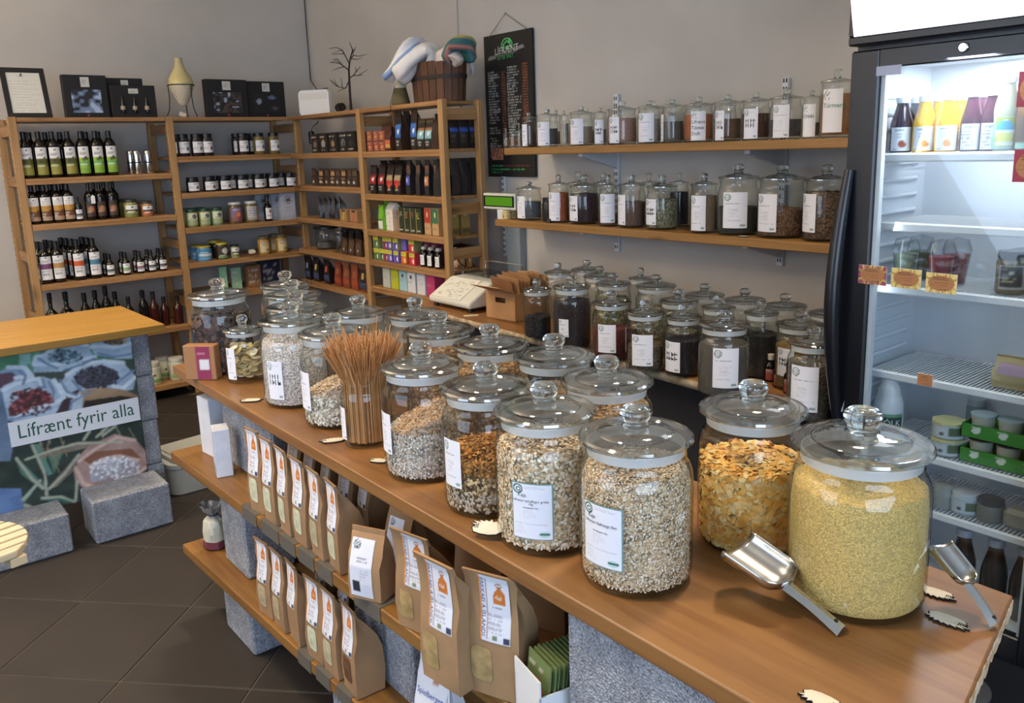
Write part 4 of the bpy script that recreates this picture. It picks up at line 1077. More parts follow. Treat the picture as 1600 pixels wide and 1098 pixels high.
BUTTER2 = band_img([(0, 1, 'b9bcc0'), (0, .15, 'a5a08c')], 14, 16, text=[(.2, .3, .8, .9, 6, '8a8a96')], disc=[(.85, .5, .15, .5, 'b59a5c')])
HONEY = band_img([(0, 1, 'd2c49a'), (.85, 1, 'b59a8a')], 12, 16, disc=[(.7, .2, .2, .14, 'b8862c')], text=[(.2, .6, .8, .8, 2, 'a08a5a')])
SEABLUE = band_img([(0, 1, '4a8ab8'), (.35, .55, 'd0d8e0'), (0, .2, '6aa6c8')], 14, 14, text=[(.2, .6, .8, .75, 1, 'e8eef2')])
COCO = band_img([(0, 1, '3a3028'), (0, .15, '6a8a5a')], 14, 14, disc=[(.6, .6, .25, .25, 'd0ccc0')], text=[(.2, .2, .8, .3, 1, 'c8d0b0')])
GREENL = band_img([(0, .3, '7fae6a'), (.3, 1, 'd8dcc8')], 14, 14, disc=[(.5, .6, .1, .08, '3a3a3a')])
def tall_bottle(c, r, H, label, img, cap='17171b', cat='bottle', group=None, body=M_DARKGLASS, lab_z=(0.1, 0.55), nr=0.32, sh=0.62, seg=18, rz=-PI / 2, name='bottle', hc=0.16, lw=1.9):
    """bottle with its label turned to rz"""
    t = thing(name, label, cat, c, 0, group)
    key = ('bt', name, round(r, 3), round(H, 3), round(nr, 2), round(sh, 2), seg, body.name)
    me = cached(key, lambda: MB().lathe([(0.0005, 0.002), (r * .9, 0), (r, 0.005), (r, H * sh), (r * .93, H * (sh + .05)), (r * .6, H * (sh + .12)), (r * nr, H * (sh + .18)), (r * nr, H * (1 - hc) + 0.001), (0.0005, H * (1 - hc) + 0.001)], seg).mesh('glass_body', body, 45))
    put('glass_body', me, t)
    cm = cached(('cap', round(r, 3), round(H, 3), round(nr, 2), hc), lambda: MB().lathe([(0.0005, H * (1 - hc)), (r * nr * 1.18, H * (1 - hc)), (r * nr * 1.18, H * 0.992), (r * nr * 1.0, H), (0.0005, H)], 14).mesh('cap', M_PLASTIC, 40))
    put('cap', cm, t, cap)
    if img is not None:
        wrap_label(t, r + 0.0008, r * lw, H * lab_z[0], H * lab_z[1], img, rz, 'label', key=id(img))
    return t
def lidded_jar(c, r, H, label, img, lidcol, fillcol, cat='jar', group=None, seg=18, rz=-PI / 2, name='preserve_jar', lab_z=(0.12, 0.68), lidh=0.16, lw=2.0, mat=None):
    t = thing(name, label, cat, c, 0, group)
    me = cached(('pj', round(r, 3), round(H, 3), lidh, bool(mat)), lambda: MB().lathe([(0.0005, 0.001), (r * .92, 0), (r, 0.006), (r, H * .72), (r * .97, H * .77), (r * .84, H * (.99 - lidh)), (r * .84, H * .97), (0.0005, H * .97)], seg).mesh('glass_body', mat or M_GLOSS, 45))
    put('glass_body', me, t, fillcol)
    put('lid', cached(('pl', round(r, 3), round(H, 3), lidh), lambda: MB().lathe([(0.0005, H * (1 - lidh)), (r * .93, H * (1 - lidh)), (r * .93, H * .985), (r * .88, H), (0.0005, H)], seg).mesh('lid', M_PLASTIC, 40)), t, lidcol)
    if img is not None: wrap_label(t, r + 0.0008, r * lw, H * lab_z[0], H * lab_z[1], img, rz, 'label', key=id(img))
    return t
def panel(parent, w_, z0, z1, y, img, name='front_panel', x0=0.0):
    nv, nu, _ = img.shape
    me = cached(('pn', round(w_, 3), round(z0, 3), round(z1, 3), round(y, 3), round(x0, 3), id(img)), lambda: MB().grid(nu, nv, lambda u, v: (x0 + (u - .5) * w_, y, z0 + (z1 - z0) * v), img).mesh(name, M_PRINT, 0, recalc=False))
    return put(name, me, parent)
def carton(c, w_, d_, h, label, colr, img=None, rz=0.0, cat='box', group=None, name='carton', mat=None, rot=None, b=0.002):
    """upright packet; front is local -Y, base centre at c"""
    t = thing(name, label, cat, c, rz, group, rot)
    put('box_body', cached(('cb', round(w_, 3), round(d_, 3), round(h, 3), (mat or M_PAPER).name), lambda: MB().box(-w_ / 2, w_ / 2, -d_ / 2, d_ / 2, 0, h, b=b).mesh('box_body', mat or M_PAPER, 30)), t, colr)
    if img is not None: panel(t, w_ - 0.003, 0.003, h - 0.003, -d_ / 2 - 0.0006, img)
    return t
def sack_shape(W, D, H, seed=0, pinch=0.93, lean=0.02):
    """paper or foil bag: block bottom, gusseted sides, flat pinched top; returns (mesh data, front depth function)"""
    rs = random.Random(seed)
    T = [0, 0.012, 0.25, 0.5, 0.66, 0.80, pinch, 1.0]
    def dep(t):
        if t < 0.5: return D / 2 * (1.0 + 0.06 * math.sin(t * 6))
        if t < pinch: u = (t - .5) / (pinch - .5); return D / 2 * (1 - u) ** 0.9 + 0.004 * u
        return 0.003
    def yo(t): return -lean * max(0, t - 0.6) / 0.4 * (1 if t < pinch else 1.1)
    def bulge(t): return 0.06 * D * math.sin(min(1, t / .9) * PI)
    def front(t, u):
        return yo(t) - dep(t) - bulge(t) * math.cos(u * PI)
    mb = MB(); vs = []
    for t in T:
        d_ = dep(t); w_ = W / 2 * (0.985 if t == 0 else 1.0) * (1 + (0.02 if t > 0.8 else 0)); b_ = bulge(t); y = yo(t); g = (0.985 - 0.30 * max(0, min(1, (t - .35) / .55)) * (1 if t < pinch else 0.0))
        j = lambda s=0.0025: rs.uniform(-s, s) if 0 < t < 1 else 0
        pts = [(-w_, -d_), (-w_ * .5, -d_ - b_ * .7), (0, -d_ - b_), (w_ * .5, -d_ - b_ * .7), (w_, -d_), (w_ * g, 0), (w_, d_), (w_ * .5, d_ + b_ * .7), (0, d_ + b_), (-w_ * .5, d_ + b_ * .7), (-w_, d_), (-w_ * g, 0)]
        for i, (x, yy) in enumerate(pts):
            q = 0 if i in (1, 2, 3) else 1
            vs.append((x + j() * q, y + yy + j() * q, t * H))
    n = 12; fs = []
    for k in range(len(T) - 1):
        for i in range(n): fs.append((k * n + i, k * n + (i + 1) % n, (k + 1) * n + (i + 1) % n, (k + 1) * n + i))
    fs.append(tuple(reversed(range(n)))); m = (len(T) - 1) * n; fs.append(tuple(m + i for i in range(n)))
    mb.add(vs, fs)
    def T_front(t, u):   # follow the flat facets of the loft
        for k in range(len(T) - 1):
            if T[k] <= t <= T[k + 1]:
                f = (t - T[k]) / (T[k + 1] - T[k])
                def fr(tt):
                    a = abs(u) * 2  # 0 middle .. 1 edge
                    b_ = bulge(tt); y0 = yo(tt) - dep(tt)
                    return y0 - (b_ + (b_ * .7 - b_) * a / .5 if a < .5 else b_ * .7 * (1 - (a - .5) / .5))
                return fr(T[k]) * (1 - f) + fr(T[k + 1]) * f
        return front(1, u)
    return mb, T_front
def bag_label_img():
    a = canvas(26, 44, 'dfe0e8'); p_rect(a, 0.0, 0, 0.035, 1, 'd98a4a'); p_rect(a, .22, .05, .235, .92, 'b58a7a')
    p_text(a, .3, .12, .8, .42, 8, 'a0a0ac', .8, 3); p_rect(a, .82, .03, .95, .1, '3a3f5a'); p_rect(a, .45, .05, .55, .09, '7a8a6a')
    p_poly(a, [(.48, .58), (.84, .58), (.88, .72), (.7, .83), (.62, .83), (.46, .7)], 'c9752e'); p_disc(a, .66, .86, .12, .035, 'a8683a', hole=.6); p_disc(a, .66, .68, .1, .04, 'e0b08a', hole=.5)
    p_text(a, .4, .48, .9, .55, 1, '6a5a5a', .8, 5)
    return a
BAGL = bag_label_img()
def barcode_img():
    a = canvas(22, 40, 'd9dae4'); logo_ring(a, .25, .9, .16, .075, '4a5a5e'); p_text(a, .35, .62, .85, .7, 2, '50545e', .8, 2)
    p_text(a, .5, .3, .9, .5, 4, 'b0b0c4', .7, 3)
    for k in range(6): p_rect(a, .12 + k * .055, .1, .12 + k * .055 + .02, .28, '2c2e36')
    return a
BARL = barcode_img()
def sack(c, W, D, H, label, colr='b08a68', mat=None, rz=-PI / 2, cat='bag', name='paper_bag', group=None, seed=0, lab=None, window=None, lean=0.02, rot=None, words=None):
    """lab: (image, u centre, width, t0, t1); window: (colour, u, width, t0, t1)"""
    t = thing(name, label, cat, c, rz, group, rot)
    mb, fr = sack_shape(W, D, H, seed % 4, 0.93, lean)
    put('sack', cached(('sk', round(W, 3), round(D, 3), round(H, 3), seed % 4, lean, (mat or M_KRAFT).name), lambda: mb.mesh('sack', mat or M_KRAFT, 25)), t, colr)
    if lab:
        img, uc, wd, t0, t1 = lab; nv, nu, _ = img.shape
        def surf(u, v, off=0.0012):
            x = uc + (u - .5) * wd; tt = t0 + (t1 - t0) * v
            return (x, fr(tt, max(-.5, min(.5, x / W))) - off, tt * H)
        me = cached(('sl', round(W, 3), round(D, 3), round(H, 3), lean, id(img), round(uc, 3), round(wd, 3), t0, t1), lambda: MB().grid(nu, nv, surf, img).mesh('label', M_PRINT, 0, recalc=False))
        lb = put('label', me, t)
        if words:
            lo = lettering(words, wd * 0.185, M_INKB, lb); mm = lo.data
            L_ = max(v.co.x for v in mm.vertices); span = (t1 - t0) * H * 0.86
            for v in mm.vertices:
                s_ = v.co.x / L_; h = v.co.z
                vv = 0.95 - s_ * 0.88; uu = 0.055 + h / wd
                v.co = Vector(surf(uu, vv, 0.0017))
            l2 = lettering('Kaja', wd * 0.13, M_WHITE, lb)
            for v in l2.data.vertices: v.co = Vector(surf(0.52 + v.co.x / wd, 0.655 + v.co.z / ((t1 - t0) * H), 0.0018))
    if window:
        wc_, uc, wd, t0, t1 = window
        def oval(u, v):
            a = 2 * PI * u; q = 0.04 + 0.96 * v
            cx_ = max(-1, min(1, 1.25 * math.cos(a))); cz_ = max(-1, min(1, 1.2 * math.sin(a)))
            x = uc + cx_ * q * wd / 2; tt = (t0 + t1) / 2 + cz_ * q * (t1 - t0) / 2
            return (x, fr(tt, max(-.5, min(.5, x / W))) - 0.001, tt * H)
        me = cached(('sw', round(W, 3), round(D, 3), round(H, 3), lean, round(uc, 3), round(wd, 3), t0, t1), lambda: MB().grid(25, 4, oval).mesh('window', M_WIN, 40, recalc=False))
        put('window', me, t, wc_)
    return t
M_INKB = plain('blue_grey_ink', '4a4f74', 0.7)
M_WIN = tinted('window_film', 0.3, noise=0.22, nscale=45)

# ------------------------------------------------------------------ back unit: what stands on each board
YS = YP - 0.005
def bk(px, py, z, r=0.04, off=0.0):
    """base centre of something whose front is just behind the front edge of a back-unit board"""
    p = at_y(px, py, YS + 0.012 + off + r); return Vector((p.x, YS + 0.012 + off + r, z + 0.0005))
BL = (0.09, 0.55)
# top board but one: olive oil
for k, px in enumerate((45, 68, 89, 113, 134, 156, 177)):
    c = bk(px, 275, SEC1[1], 0.036)
    nm = ('dark olive oil bottle with olive-brown label, ' if k < 4 else 'dark olive oil bottle with bright green label, ') + ORD[k] + ' from the outer upright'
    tall_bottle(c, 0.0355, 0.268, nm, OLIVE1 if k < 4 else OLIVE2, group='olive oil bottles', lab_z=(0.07, 0.66), sh=0.68, nr=0.36, hc=0.17)
for k, px in enumerate((53, 78, 101, 141, 160)):
    tall_bottle(bk(px, 268, SEC1[1], 0.036, 0.12), 0.0355, 0.268, 'dark olive oil bottle in the rear row, ' + ORD[k] + ' from the outer upright', None, group='olive oil bottles', sh=0.68, nr=0.36, hc=0.17)
for k, (px, off) in enumerate(((207, .07), (217, .0), (234, .02))):
    c = bk(px, 274, SEC1[1], 0.03, off); t = thing('spray_can', 'shiny metal flask on the olive oil board, ' + ORD[k] + ' from the bottles', 'flask', c, 0, 'metal flasks')
    MB().lathe([(0.0005, 0.001), (.022, 0), (.023, .004), (.023, .118), (.0005, .118)], 20).build('can', M_CHROME, t)
    MB().lathe([(0.0005, .1185), (.0232, .1185), (.0232, .138), (.021, .142), (.0005, .142)], 20).build('lid', M_STEEL, t)
    MB().lathe([(.0233, .068), (.0237, .069), (.0237, .074), (.0233, .075)], 20).build('band', M_BLACKM, t)
# second board
for k, px in enumerate((56, 75, 94, 111)):
    tall_bottle(bk(px, 350, SEC1[2], 0.034), 0.033, 0.226, 'dark oil bottle with amber label, ' + ORD[k] + ' from the outer upright', OIL, group='amber-labelled oil bottles', lab_z=(0.08, 0.68), sh=0.68, nr=0.36)
for k, px in enumerate((66, 85, 103)):
    tall_bottle(bk(px, 343, SEC1[2], 0.034, 0.12), 0.033, 0.226, 'dark oil bottle behind the amber-labelled ones, ' + ORD[k] + ' from the outer upright', OIL, group='amber-labelled oil bottles', lab_z=(0.08, 0.68), sh=0.68, nr=0.36)
tall_bottle(bk(125, 346, SEC1[2], 0.022), 0.021, 0.145, 'small dark bottle with a white label between the oil and vinegar', SMALL[3], lab_z=(.1, .48))
for k, px in enumerate((144, 161, 179)):
    tall_bottle(bk(px, 346, SEC1[2], 0.03), 0.029, 0.225, 'dark vinegar bottle with a black label, ' + ORD[k] + ' after the small one', DARKL, group='black-labelled vinegar bottles', lab_z=(0.1, 0.5), sh=0.62, nr=0.3)
for k, px in enumerate((152, 168, 182)):
    tall_bottle(bk(px, 340, SEC1[2], 0.03, 0.12), 0.029, 0.227, 'dark vinegar bottle in the rear row, ' + ORD[k] + ' after the small one', None, group='black-labelled vinegar bottles', sh=0.6, nr=0.3)
tg = tag(MB().box(-.012, .012, -.001, .001, 0, .042, b=.0009).add([(-.012, -.001, .042), (.012, -.001, .042), (0, -.001, .054)], [(0, 1, 2)]).build('price_tag', M_WHITE), 'white paper hang tag on the black-labelled vinegar bottles', 'tag')
p = at_y(146, 318, YS + .012); tg.location = (p.x, YS + 0.008, p.z)
lidded_jar(bk(206, 341, SEC1[2], .042), .042, .112, 'broad pesto jar with a green label at the end of the second board', PESTO, '3c3a34', '8d8a4e')
lidded_jar(bk(231, 339, SEC1[2], .035), .035, .095, 'pesto jar with a red label, last on the second board', PESTOR, '3c3a34', 'a8764a')
lidded_jar(bk(197, 334, SEC1[2], .042, .1), .042, .112, 'pesto jar standing behind the green-labelled one', None, '3c3a34', '6d6a3e')
lidded_jar(bk(222, 333, SEC1[2], .035, .09), .035, .095, 'pesto jar standing behind the red-labelled one', None, '3c3a34', '7d5a3e')
# third board: vinegars in files running back
for k, (px, n) in enumerate(((75, 3), (95, 3), (127, 4), (152, 3))):
    col = ('purple', 'tan', 'orange', 'blue')[k]
    for j in range(n):
        tall_bottle(bk(px - j * 8.5, 443 - j * 6, SEC1[3], 0.036, j * 0.08), 0.036, 0.248, 'dark bottle with a %s-banded white label, %s of its file' % (col, ORD[j]), VINS[k], group='%s-banded vinegar bottles' % col, lab_z=(0.1, 0.66), sh=0.66, nr=0.36, hc=.18)
for k, px in enumerate((174, 199, 221, 239, 256)):
    for j in range(2):
        tall_bottle(bk(px - j * 6, 435 - k * 1.5 - j * 5, SEC1[3], 0.026, j * 0.07), 0.026, 0.142, 'small dark dropper bottle with a white label, %s from the big ones, %s row' % (ORD[k], ('front', 'rear')[j]), SMALL[k], group='small white-labelled bottles', lab_z=(0.1, 0.52), sh=0.55, nr=0.4, hc=.25)
# fourth board, half hidden by the counter
M_REDG = plain('red_syrup_glass', '3a1512', 0.06)
for k, (px, py, r) in enumerate(((82, 457, .043), (107, 455, .048), (136, 457, .03), (153, 453, .03), (170, 446, .03), (184, 455, .03), (204, 463, .026), (227, 453, .03), (243, 455, .03), (259, 463, .028), (280, 461, .03))):
    c = bk(px, 500, SEC1[4], r, .02 + .02 * (k % 2)); H = at_y(px, py, c.y).z - SEC1[4]
    if k < 8: tall_bottle(c, r, H, 'dark bottle on the board behind the yellow counter, %s from the outer upright' % ORD[k], None, group='bottles behind the counter', sh=0.5 if k < 2 else 0.6, nr=0.28 if k < 2 else .42)
    else: tall_bottle(c, r, H, 'reddish syrup bottle above the green-banded tubs, %s from the counter corner' % ORD[k - 8], None, cap='1c1a1a', group='red syrup bottles', body=M_REDG, sh=0.55, nr=0.42)
for k, (px, off) in enumerate(((240, 0), (258, .12), (278, .02))):
    lidded_jar(bk(px, 598 - k * 4, SEC1[5], .052, off), .052, .15, ('white tub with a green band on the lowest board, nearest the counter', 'white tub with a green band standing behind the other two', 'white tub with a green band on the lowest board, beside the middle upright')[k], GREENL, 'd6d8d0', 'cfd4c4', cat='tub', name='lidded_tub', group='green-banded tubs', mat=M_PLASTIC)
# second bay
for k, (px, py) in enumerate(((288, 245), (309, 244), (325, 243), (381, 243), (406, 242), (429, 240))):
    lc = '2a2426' if k < 4 else '7a6a3a'
    lidded_jar(bk(px, py, SEC2[1], .037), .037, .143, 'dark jam jar with a white label, %s from the middle upright' % ORD[k], JAM, '1a1a1e', lc, group='tall white-labelled jam jars', lab_z=(.15, .65))
for k, (px, py) in enumerate(((279, 244), (372, 241), (397, 240))):
    lidded_jar(bk(px, py, SEC2[1], .037, .1), .037, .143, 'dark jam jar in the rear row, %s from the middle upright' % ORD[k], JAM, '1a1a1e', '2a2426', group='tall white-labelled jam jars', lab_z=(.15, .65))
for k, px in enumerate((302, 328, 352, 379, 405, 427, 454)):
    lidded_jar(bk(px, 299 - k * .8, SEC2[2], .042), .041, .098, 'squat black-lidded jar with a white label, %s from the middle upright' % ORD[k], JAM, '18181c', '231e20', group='squat black-lidded jars', lab_z=(.1, .66), lidh=.24)
for k, px in enumerate((337, 366, 393, 415, 441)):
    lidded_jar(bk(px, 293, SEC2[2], .042, .11), .041, .098, 'squat black-lidded jar in the rear row, %s from the middle upright' % ORD[k], JAM, '18181c', '231e20', group='squat black-lidded jars', lab_z=(.1, .66), lidh=.24)
for k, px in enumerate((301, 321, 340)):
    t = lidded_jar(bk(px, 356 - k * 2, SEC2[3], .038), .038, .118, 'sauce jar with a dark green lid, %s from the middle upright' % ORD[k], SAUCE, '2c4a36', ('8a8c5c', '9a9a66', '7c9a74')[k], group='green-lidded sauce jars', lab_z=(.12, .78))
for k, px in enumerate((295, 313)):
    lidded_jar(bk(px, 348, SEC2[3], .038, .11), .038, .118, 'sauce jar in the rear row, %s from the middle upright' % ORD[k], None, '2c4a36', '7a7c54', group='green-lidded sauce jars')
lidded_jar(bk(369, 351, SEC2[3], .046), .046, .145, 'tall white-lidded jar with a red fruit label', BUTTER1, 'd8d8d8', '6a5a3c', lab_z=(.12, .75), lidh=.12)
lidded_jar(bk(394, 349, SEC2[3], .046), .046, .145, 'tall white-lidded jar with a plain grey label', BUTTER2, 'd8d8d8', '7a6a44', lab_z=(.12, .75), lidh=.12)
tall_bottle(bk(420, 346, SEC2[3], .028), .028, .18, 'small dark bottle with a white label in front of the silver pouches', band_img([], 12, 16, disc=[(.62, .7, .16, .13, '7a2a34')], text=[(.2, .2, .8, .4, 2, '9a9aa4')]), lab_z=(.08, .5), sh=.52, nr=.42)
POUCH = band_img([(0, 1, 'b4bac6')], 24, 30, disc=[(.55, .74, .32, .17, '4a4c52'), (.55, .74, .28, .148, 'b9beca'), (.47, .78, .1, .05, '5a5650'), (.63, .78, .1, .05, '5a5650'), (.47, .70, .1, .05, '5a5650'), (.63, .70, .1, .05, '5a5650')], text=[(.3, .2, .8, .45, 3, '8f95a2')])
for k, (px, py, off) in enumerate(((450, 347, .0), (435, 346, .06), (412, 346, .11))):
    c = bk(px, py, SEC2[3], .03, off)
    sack(c, .115, .045, .195, ('silver foil pouch with a round emblem, at the corner upright', 'silver foil pouch, middle one of three at the corner upright', 'silver foil pouch behind the small dark bottle')[k], 'aab0bc', M_FOIL, rz=0.06 * k, name='foil_pouch', group='silver pouches', seed=k, lab=(POUCH, 0, .102, .12, .9))
lidded_jar(bk(320, 409, SEC2[4], .05), .05, .097, 'blue tin with a yellow lid on the fourth board', SEABLUE, 'c8b440', '5a96c0', cat='tin', mat=M_PLASTIC, lab_z=(.08, .8), lidh=.1)
lidded_jar(bk(310, 405, SEC2[4], .048, .11), .048, .097, 'blue tin with a yellow lid, standing behind the other blue tin', SEABLUE, 'c8b440', '5a96c0', cat='tin', mat=M_PLASTIC, lab_z=(.08, .8), lidh=.1)
lidded_jar(bk(348, 405, SEC2[4], .042), .042, .11, 'dark jar with a yellow lid and coconut label', COCO, 'b8a838', '3a3028', lab_z=(.05, .8), lidh=.13)
lidded_jar(bk(338, 401, SEC2[4], .045, .1), .045, .12, 'dark jar with a yellow lid, behind the coconut label', None, 'b8a838', '2c2622')
lidded_jar(bk(368, 402, SEC2[4], .03), .03, .088, 'small pale green jar with a black lid', PESTO, '26262a', 'a8ac84', lab_z=(.1, .75), lidh=.14)
for k, (px, off) in enumerate(((413, 0), (441, 0), (430, .09))):
    lidded_jar(bk(px, 397 - k, SEC2[4], .04, off), .04, .125, ('honey jar with a cream label, first of the three with brown lids', 'honey jar with a cream label, front one beside the corner upright', 'honey jar standing behind the one beside the corner upright')[k], HONEY, '6a5a3c', 'b08a44', group='honey jars', lab_z=(.12, .72))
# fifth board of the second bay: brochures and cartons seen between the jar lids
for k, (px, w_, h, colr, lb) in enumerate(((352, .05, .17, '8fcf9c', 'pale green leaflet standing on the fifth board'), (372, .07, .15, '9ac8a0', 'green folded leaflet beside the brown packet'), (398, .10, .15, '9a7048', 'brown paper packet with printed lines on the fifth board'), (424, .16, .175, '2c3550', 'dark blue flat box leaning on the fifth board'))):
    img = canvas(8, 10, colr); p_text(img, .1, .2, .9, .8, 4, 'd8d8d0', .5, k)
    carton(bk(px, 465, SEC2[5], .03, .04 + k * .03), w_, .02 if k < 2 else .06, h, lb, colr, img, rz=.15 * (k - 1), name='leaflet' if k < 2 else 'carton', cat='leaflet' if k < 2 else 'box')

# ------------------------------------------------------------------ side unit by the chalkboard
XS = XP - 0.008
def sd(px, py, z, r=0.04, off=0.0):
    p = at_x(px, py, XS + 0.012 + off + r); return Vector((XS + 0.012 + off + r, p.y, z + 0.0005))
RZ = -PI / 2
def art(base, c1, c2, seed, nu=12, nv=18, text='d8d0c0'):
    a = canvas(nu, nv, base); rs = np.random.RandomState(seed)
    p_disc(a, .5, .45, .3, .2, c1); p_disc(a, .45 + .1 * rs.rand(), .4, .18, .14, c2); p_text(a, .15, .78, .85, .9, 1, text, .8, seed); p_text(a, .2, .05, .8, .13, 1, text, .7, seed + 1)
    return a
CH = [art('2a211c', '6a5442', '8a7a6a', 1), art('2a2420', 'b8a050', '8a96c8', 2), art('261f1b', '6a5038', 'a08a70', 3), art('241f1e', '6a6a70', '4a4a50', 4), art('1a1716', '2a2522', '3a332e', 5)]
for k, px in enumerate((497, 510, 525, 541, 553)):
    carton(sd(px, 239, SECA[1], .02, .02), .10, .035, .125, 'dark chocolate packet near the corner, %s from the corner upright' % ORD[k], '221c19', CH[k], RZ, group='dark chocolate packets', name='packet')
t = thing('power_adapter', 'black plug adapter hanging by its cable below the white router', 'adapter', (0, 0, 0))
p0 = at_x(486, 205, XS + .05); MB().box(p0.x - .014, p0.x + .014, p0.y - .02, p0.y + .02, p0.z - .085, p0.z, b=.004).build('adapter_body', M_BLACK, t)
pts = [(p0.x, p0.y, p0.z), (p0.x, p0.y - .01, p0.z + .05), (p0.x + .03, p0.y + .02, p0.z + .1), (p0.x + .1, p0.y - .03, p0.z + .13)]
MB().tube([p0 + Vector((0, 0, 0.0)), p0 + Vector((.01, -.01, .03)), p0 + Vector((.03, -.03, .05)), p0 + Vector((.05, -.02, .066))], .003, 6).build('cable', M_BLACK, t)
STR = [band_img([(0, 1, '3a2a20'), (.15, .95, c), (.3, .36, '2a2018'), (.55, .6, '2a2018')], 9, 14, disc=[(.5, .2, .2, .12, 'c8c8c0')]) for c in ('4a3a2e', 'b08a5a', '4a3c30', 'b8905c', '54463a', 'a5825a', '4a3c30', '5a4a3a')]
for k, px in enumerate((497, 508, 517, 526, 534, 543, 552, 560)):
    sack(sd(px, 294, SECA[2], .025, .01), .058, .05, .115, 'small brown stick pouch below the chocolate packets, %s from the corner upright' % ORD[k], '4a382c', M_KRAFT, RZ, name='pouch', group='small brown pouches', seed=k, lab=(STR[k], 0, .052, .08, .86))
for k, px in enumerate((506, 514, 522, 530, 538)):
    sack(sd(px, 345 + k * 1.0, SECA[3], .025, .03 + .012 * k), .034, .045, .15, 'black and gold striped pouch in a slanting row, %s from the corner upright' % ORD[k], '2a221e', M_FOIL, RZ - .4, name='pouch', group='striped pouches', seed=k, lab=(band_img([(0, 1, '2a221e'), (.4, .9, 'c0a888')], 9, 14, disc=[(.5, .2, .3, .12, '8a8a88')]), .0, .03, .05, .85))
for k, (px, band) in enumerate(((546, 'c8b040'), (562, 'c85048'))):
    img = canvas(14, 10, 'a07a52'); p_poly(img, [(.35, 0), (.55, 0), (.8, 1), (.6, 1)], band); p_rect(img, .3, .85, .8, 1, '2a2a2a')
    carton(sd(px, 351 + k * 3, SECA[3], .035, .01), .09, .08, .075, ('brown carton with a yellow ribbon under the small pouches', 'brown carton with a red ribbon under the small pouches')[k], 'a07a52', img, RZ, group=None)
# glass dispenser with black lid, dark bottles
c = sd(512, 398, SECA[4], .07, .02); t = thing('glass_dispenser', 'wide glass dispenser with a black lid on the dim corner board', 'jar', c)
put('glass_body', jar_body(.075, .14, 24), t); MB().lathe([(.0005, .141), (.085, .141), (.085, .156), (.0005, .16)], 24).build('lid', M_BLACK, t)
MB().lathe([(.0005, .012), (.066, .012), (.066, .05), (.0005, .055)], 20).build('contents', M_FILL_F, t, '5a5a5e')
c = sd(531, 402, SECA[4], .05, .02); c.y -= .035
t = thing('glass_jug', 'clear glass jug next to the wide dispenser', 'jug', c); put('glass_body', jar_body(.05, .13, 22, .8), t)
MB().lathe([(.035, .13), (.045, .133), (.045, .139), (.0005, .142)], 20).build('rim', M_CHROME, t)
for k, px in enumerate((545, 556, 567)):
    for j in range(2):
        sack(sd(px, 405 + k * 2, SECA[4], .03, .01 + .09 * j), .075, .055, (.11, .165)[j], 'dark brown pouch with a white dot, %s from the dispenser, %s row' % (ORD[k], ('front', 'rear')[j]), ('4a3628', '1c1818')[j], M_FOIL, RZ, name='pouch', group='dark dotted pouches', seed=k + j, lab=(band_img([(0, 1, ('54402f', '221c1c')[j])], 9, 12, disc=[(.5, .3, .12, .1, 'e0e0dc')]), 0, .06, .1, .8))
for k, (px, colr) in enumerate(((490, '1e1a1e'), (503, '201c22'), (519, '23191a'), (536, '7a3a2c'), (549, '7c4a34'), (562, '86462f'), (575, '6e4030'))):
    img = band_img([(0, 1, colr), (.1, .3, 'a0482f' if k > 2 else '3a4a6a')], 9, 14, disc=[(.5, .65, .25, .15, ('6a7aa0', 'b8a050', 'b05048')[k % 3] if k < 3 else '9a5a3c')])
    sack(sd(px, 473, SECA[5], .03, .01), .085, .05, .17, ('dark pouch at the foot of the corner bay, %s from the corner upright' if k < 3 else 'reddish-brown pouch at the foot of the corner bay, %s from the corner upright') % ORD[k], colr, M_FOIL, RZ, name='pouch', group='pouches low in the corner', seed=k, lab=(img, 0, .075, .1, .85))
# --- end bay
ORG = art('8a4a3a', 'b8684a', 'd09a6a', 7)
for k, px in enumerate((572, 582, 592, 601)):
    for j in range(2):
        carton(sd(px, 238, SECB[1] + j * .06, .015, .02), .06, .03, .058, 'orange-brown packet, %s from the inner upright, %s of two' % (ORD[k], ('lower', 'upper')[j]), '8a4a3a', ORG if j == 0 else art('93523f', 'c0704e', 'b8a04a', 9), RZ, name='packet', group='orange-brown packets')
def coffee(tag_, body, blk='1c1a1a'):
    return band_img([(0, 1, blk), (.42, .72, tag_), (.72, .8, body)], 12, 20, disc=[(.6, .58, .15, .1, 'd8e0e8')], text=[(.2, .14, .8, .3, 2, 'c0c0b8')])
cb = [('613', '6a3a2a', 'brown coffee bag with an orange seal behind the orange packets', .15, .085), ]
BLUE = coffee('2f62b0', '3a6ab8'); CYAN = coffee('7fb0bc', '8a5a32'); 
sack(sd(612, 240, SECB[1], .035, .03), .11, .07, .15, 'brown coffee bag with an orange patch beside the orange packets', '4a2c22', M_FOIL, RZ, name='coffee_bag', lab=(band_img([(0, 1, '4a2a20'), (.3, .55, 'b8603c'), (.1, .25, 'c89a50')], 12, 16), 0, .1, .05, .7))
for k, px in enumerate((631, 643, 655)):
    sack(sd(px, 241, SECB[1], .035, .012 + .075 * (k % 2)), .062, .06, .22, 'black coffee bag with a blue label, %s from the orange packets' % ORD[k], '3a2a20', M_FOIL, RZ, name='coffee_bag', group='blue-labelled coffee bags', seed=k, lab=(BLUE, 0, .056, .02, .8))
for k, px in enumerate((667, 679)):
    sack(sd(px, 242, SECB[1], .035, .01), .068, .07, .165, 'coffee bag with a pale cyan label, %s beside the end upright' % ORD[k], '4a3826', M_FOIL, RZ, name='coffee_bag', group='cyan-labelled coffee bags', seed=k, lab=(CYAN, 0, .062, .02, .86))
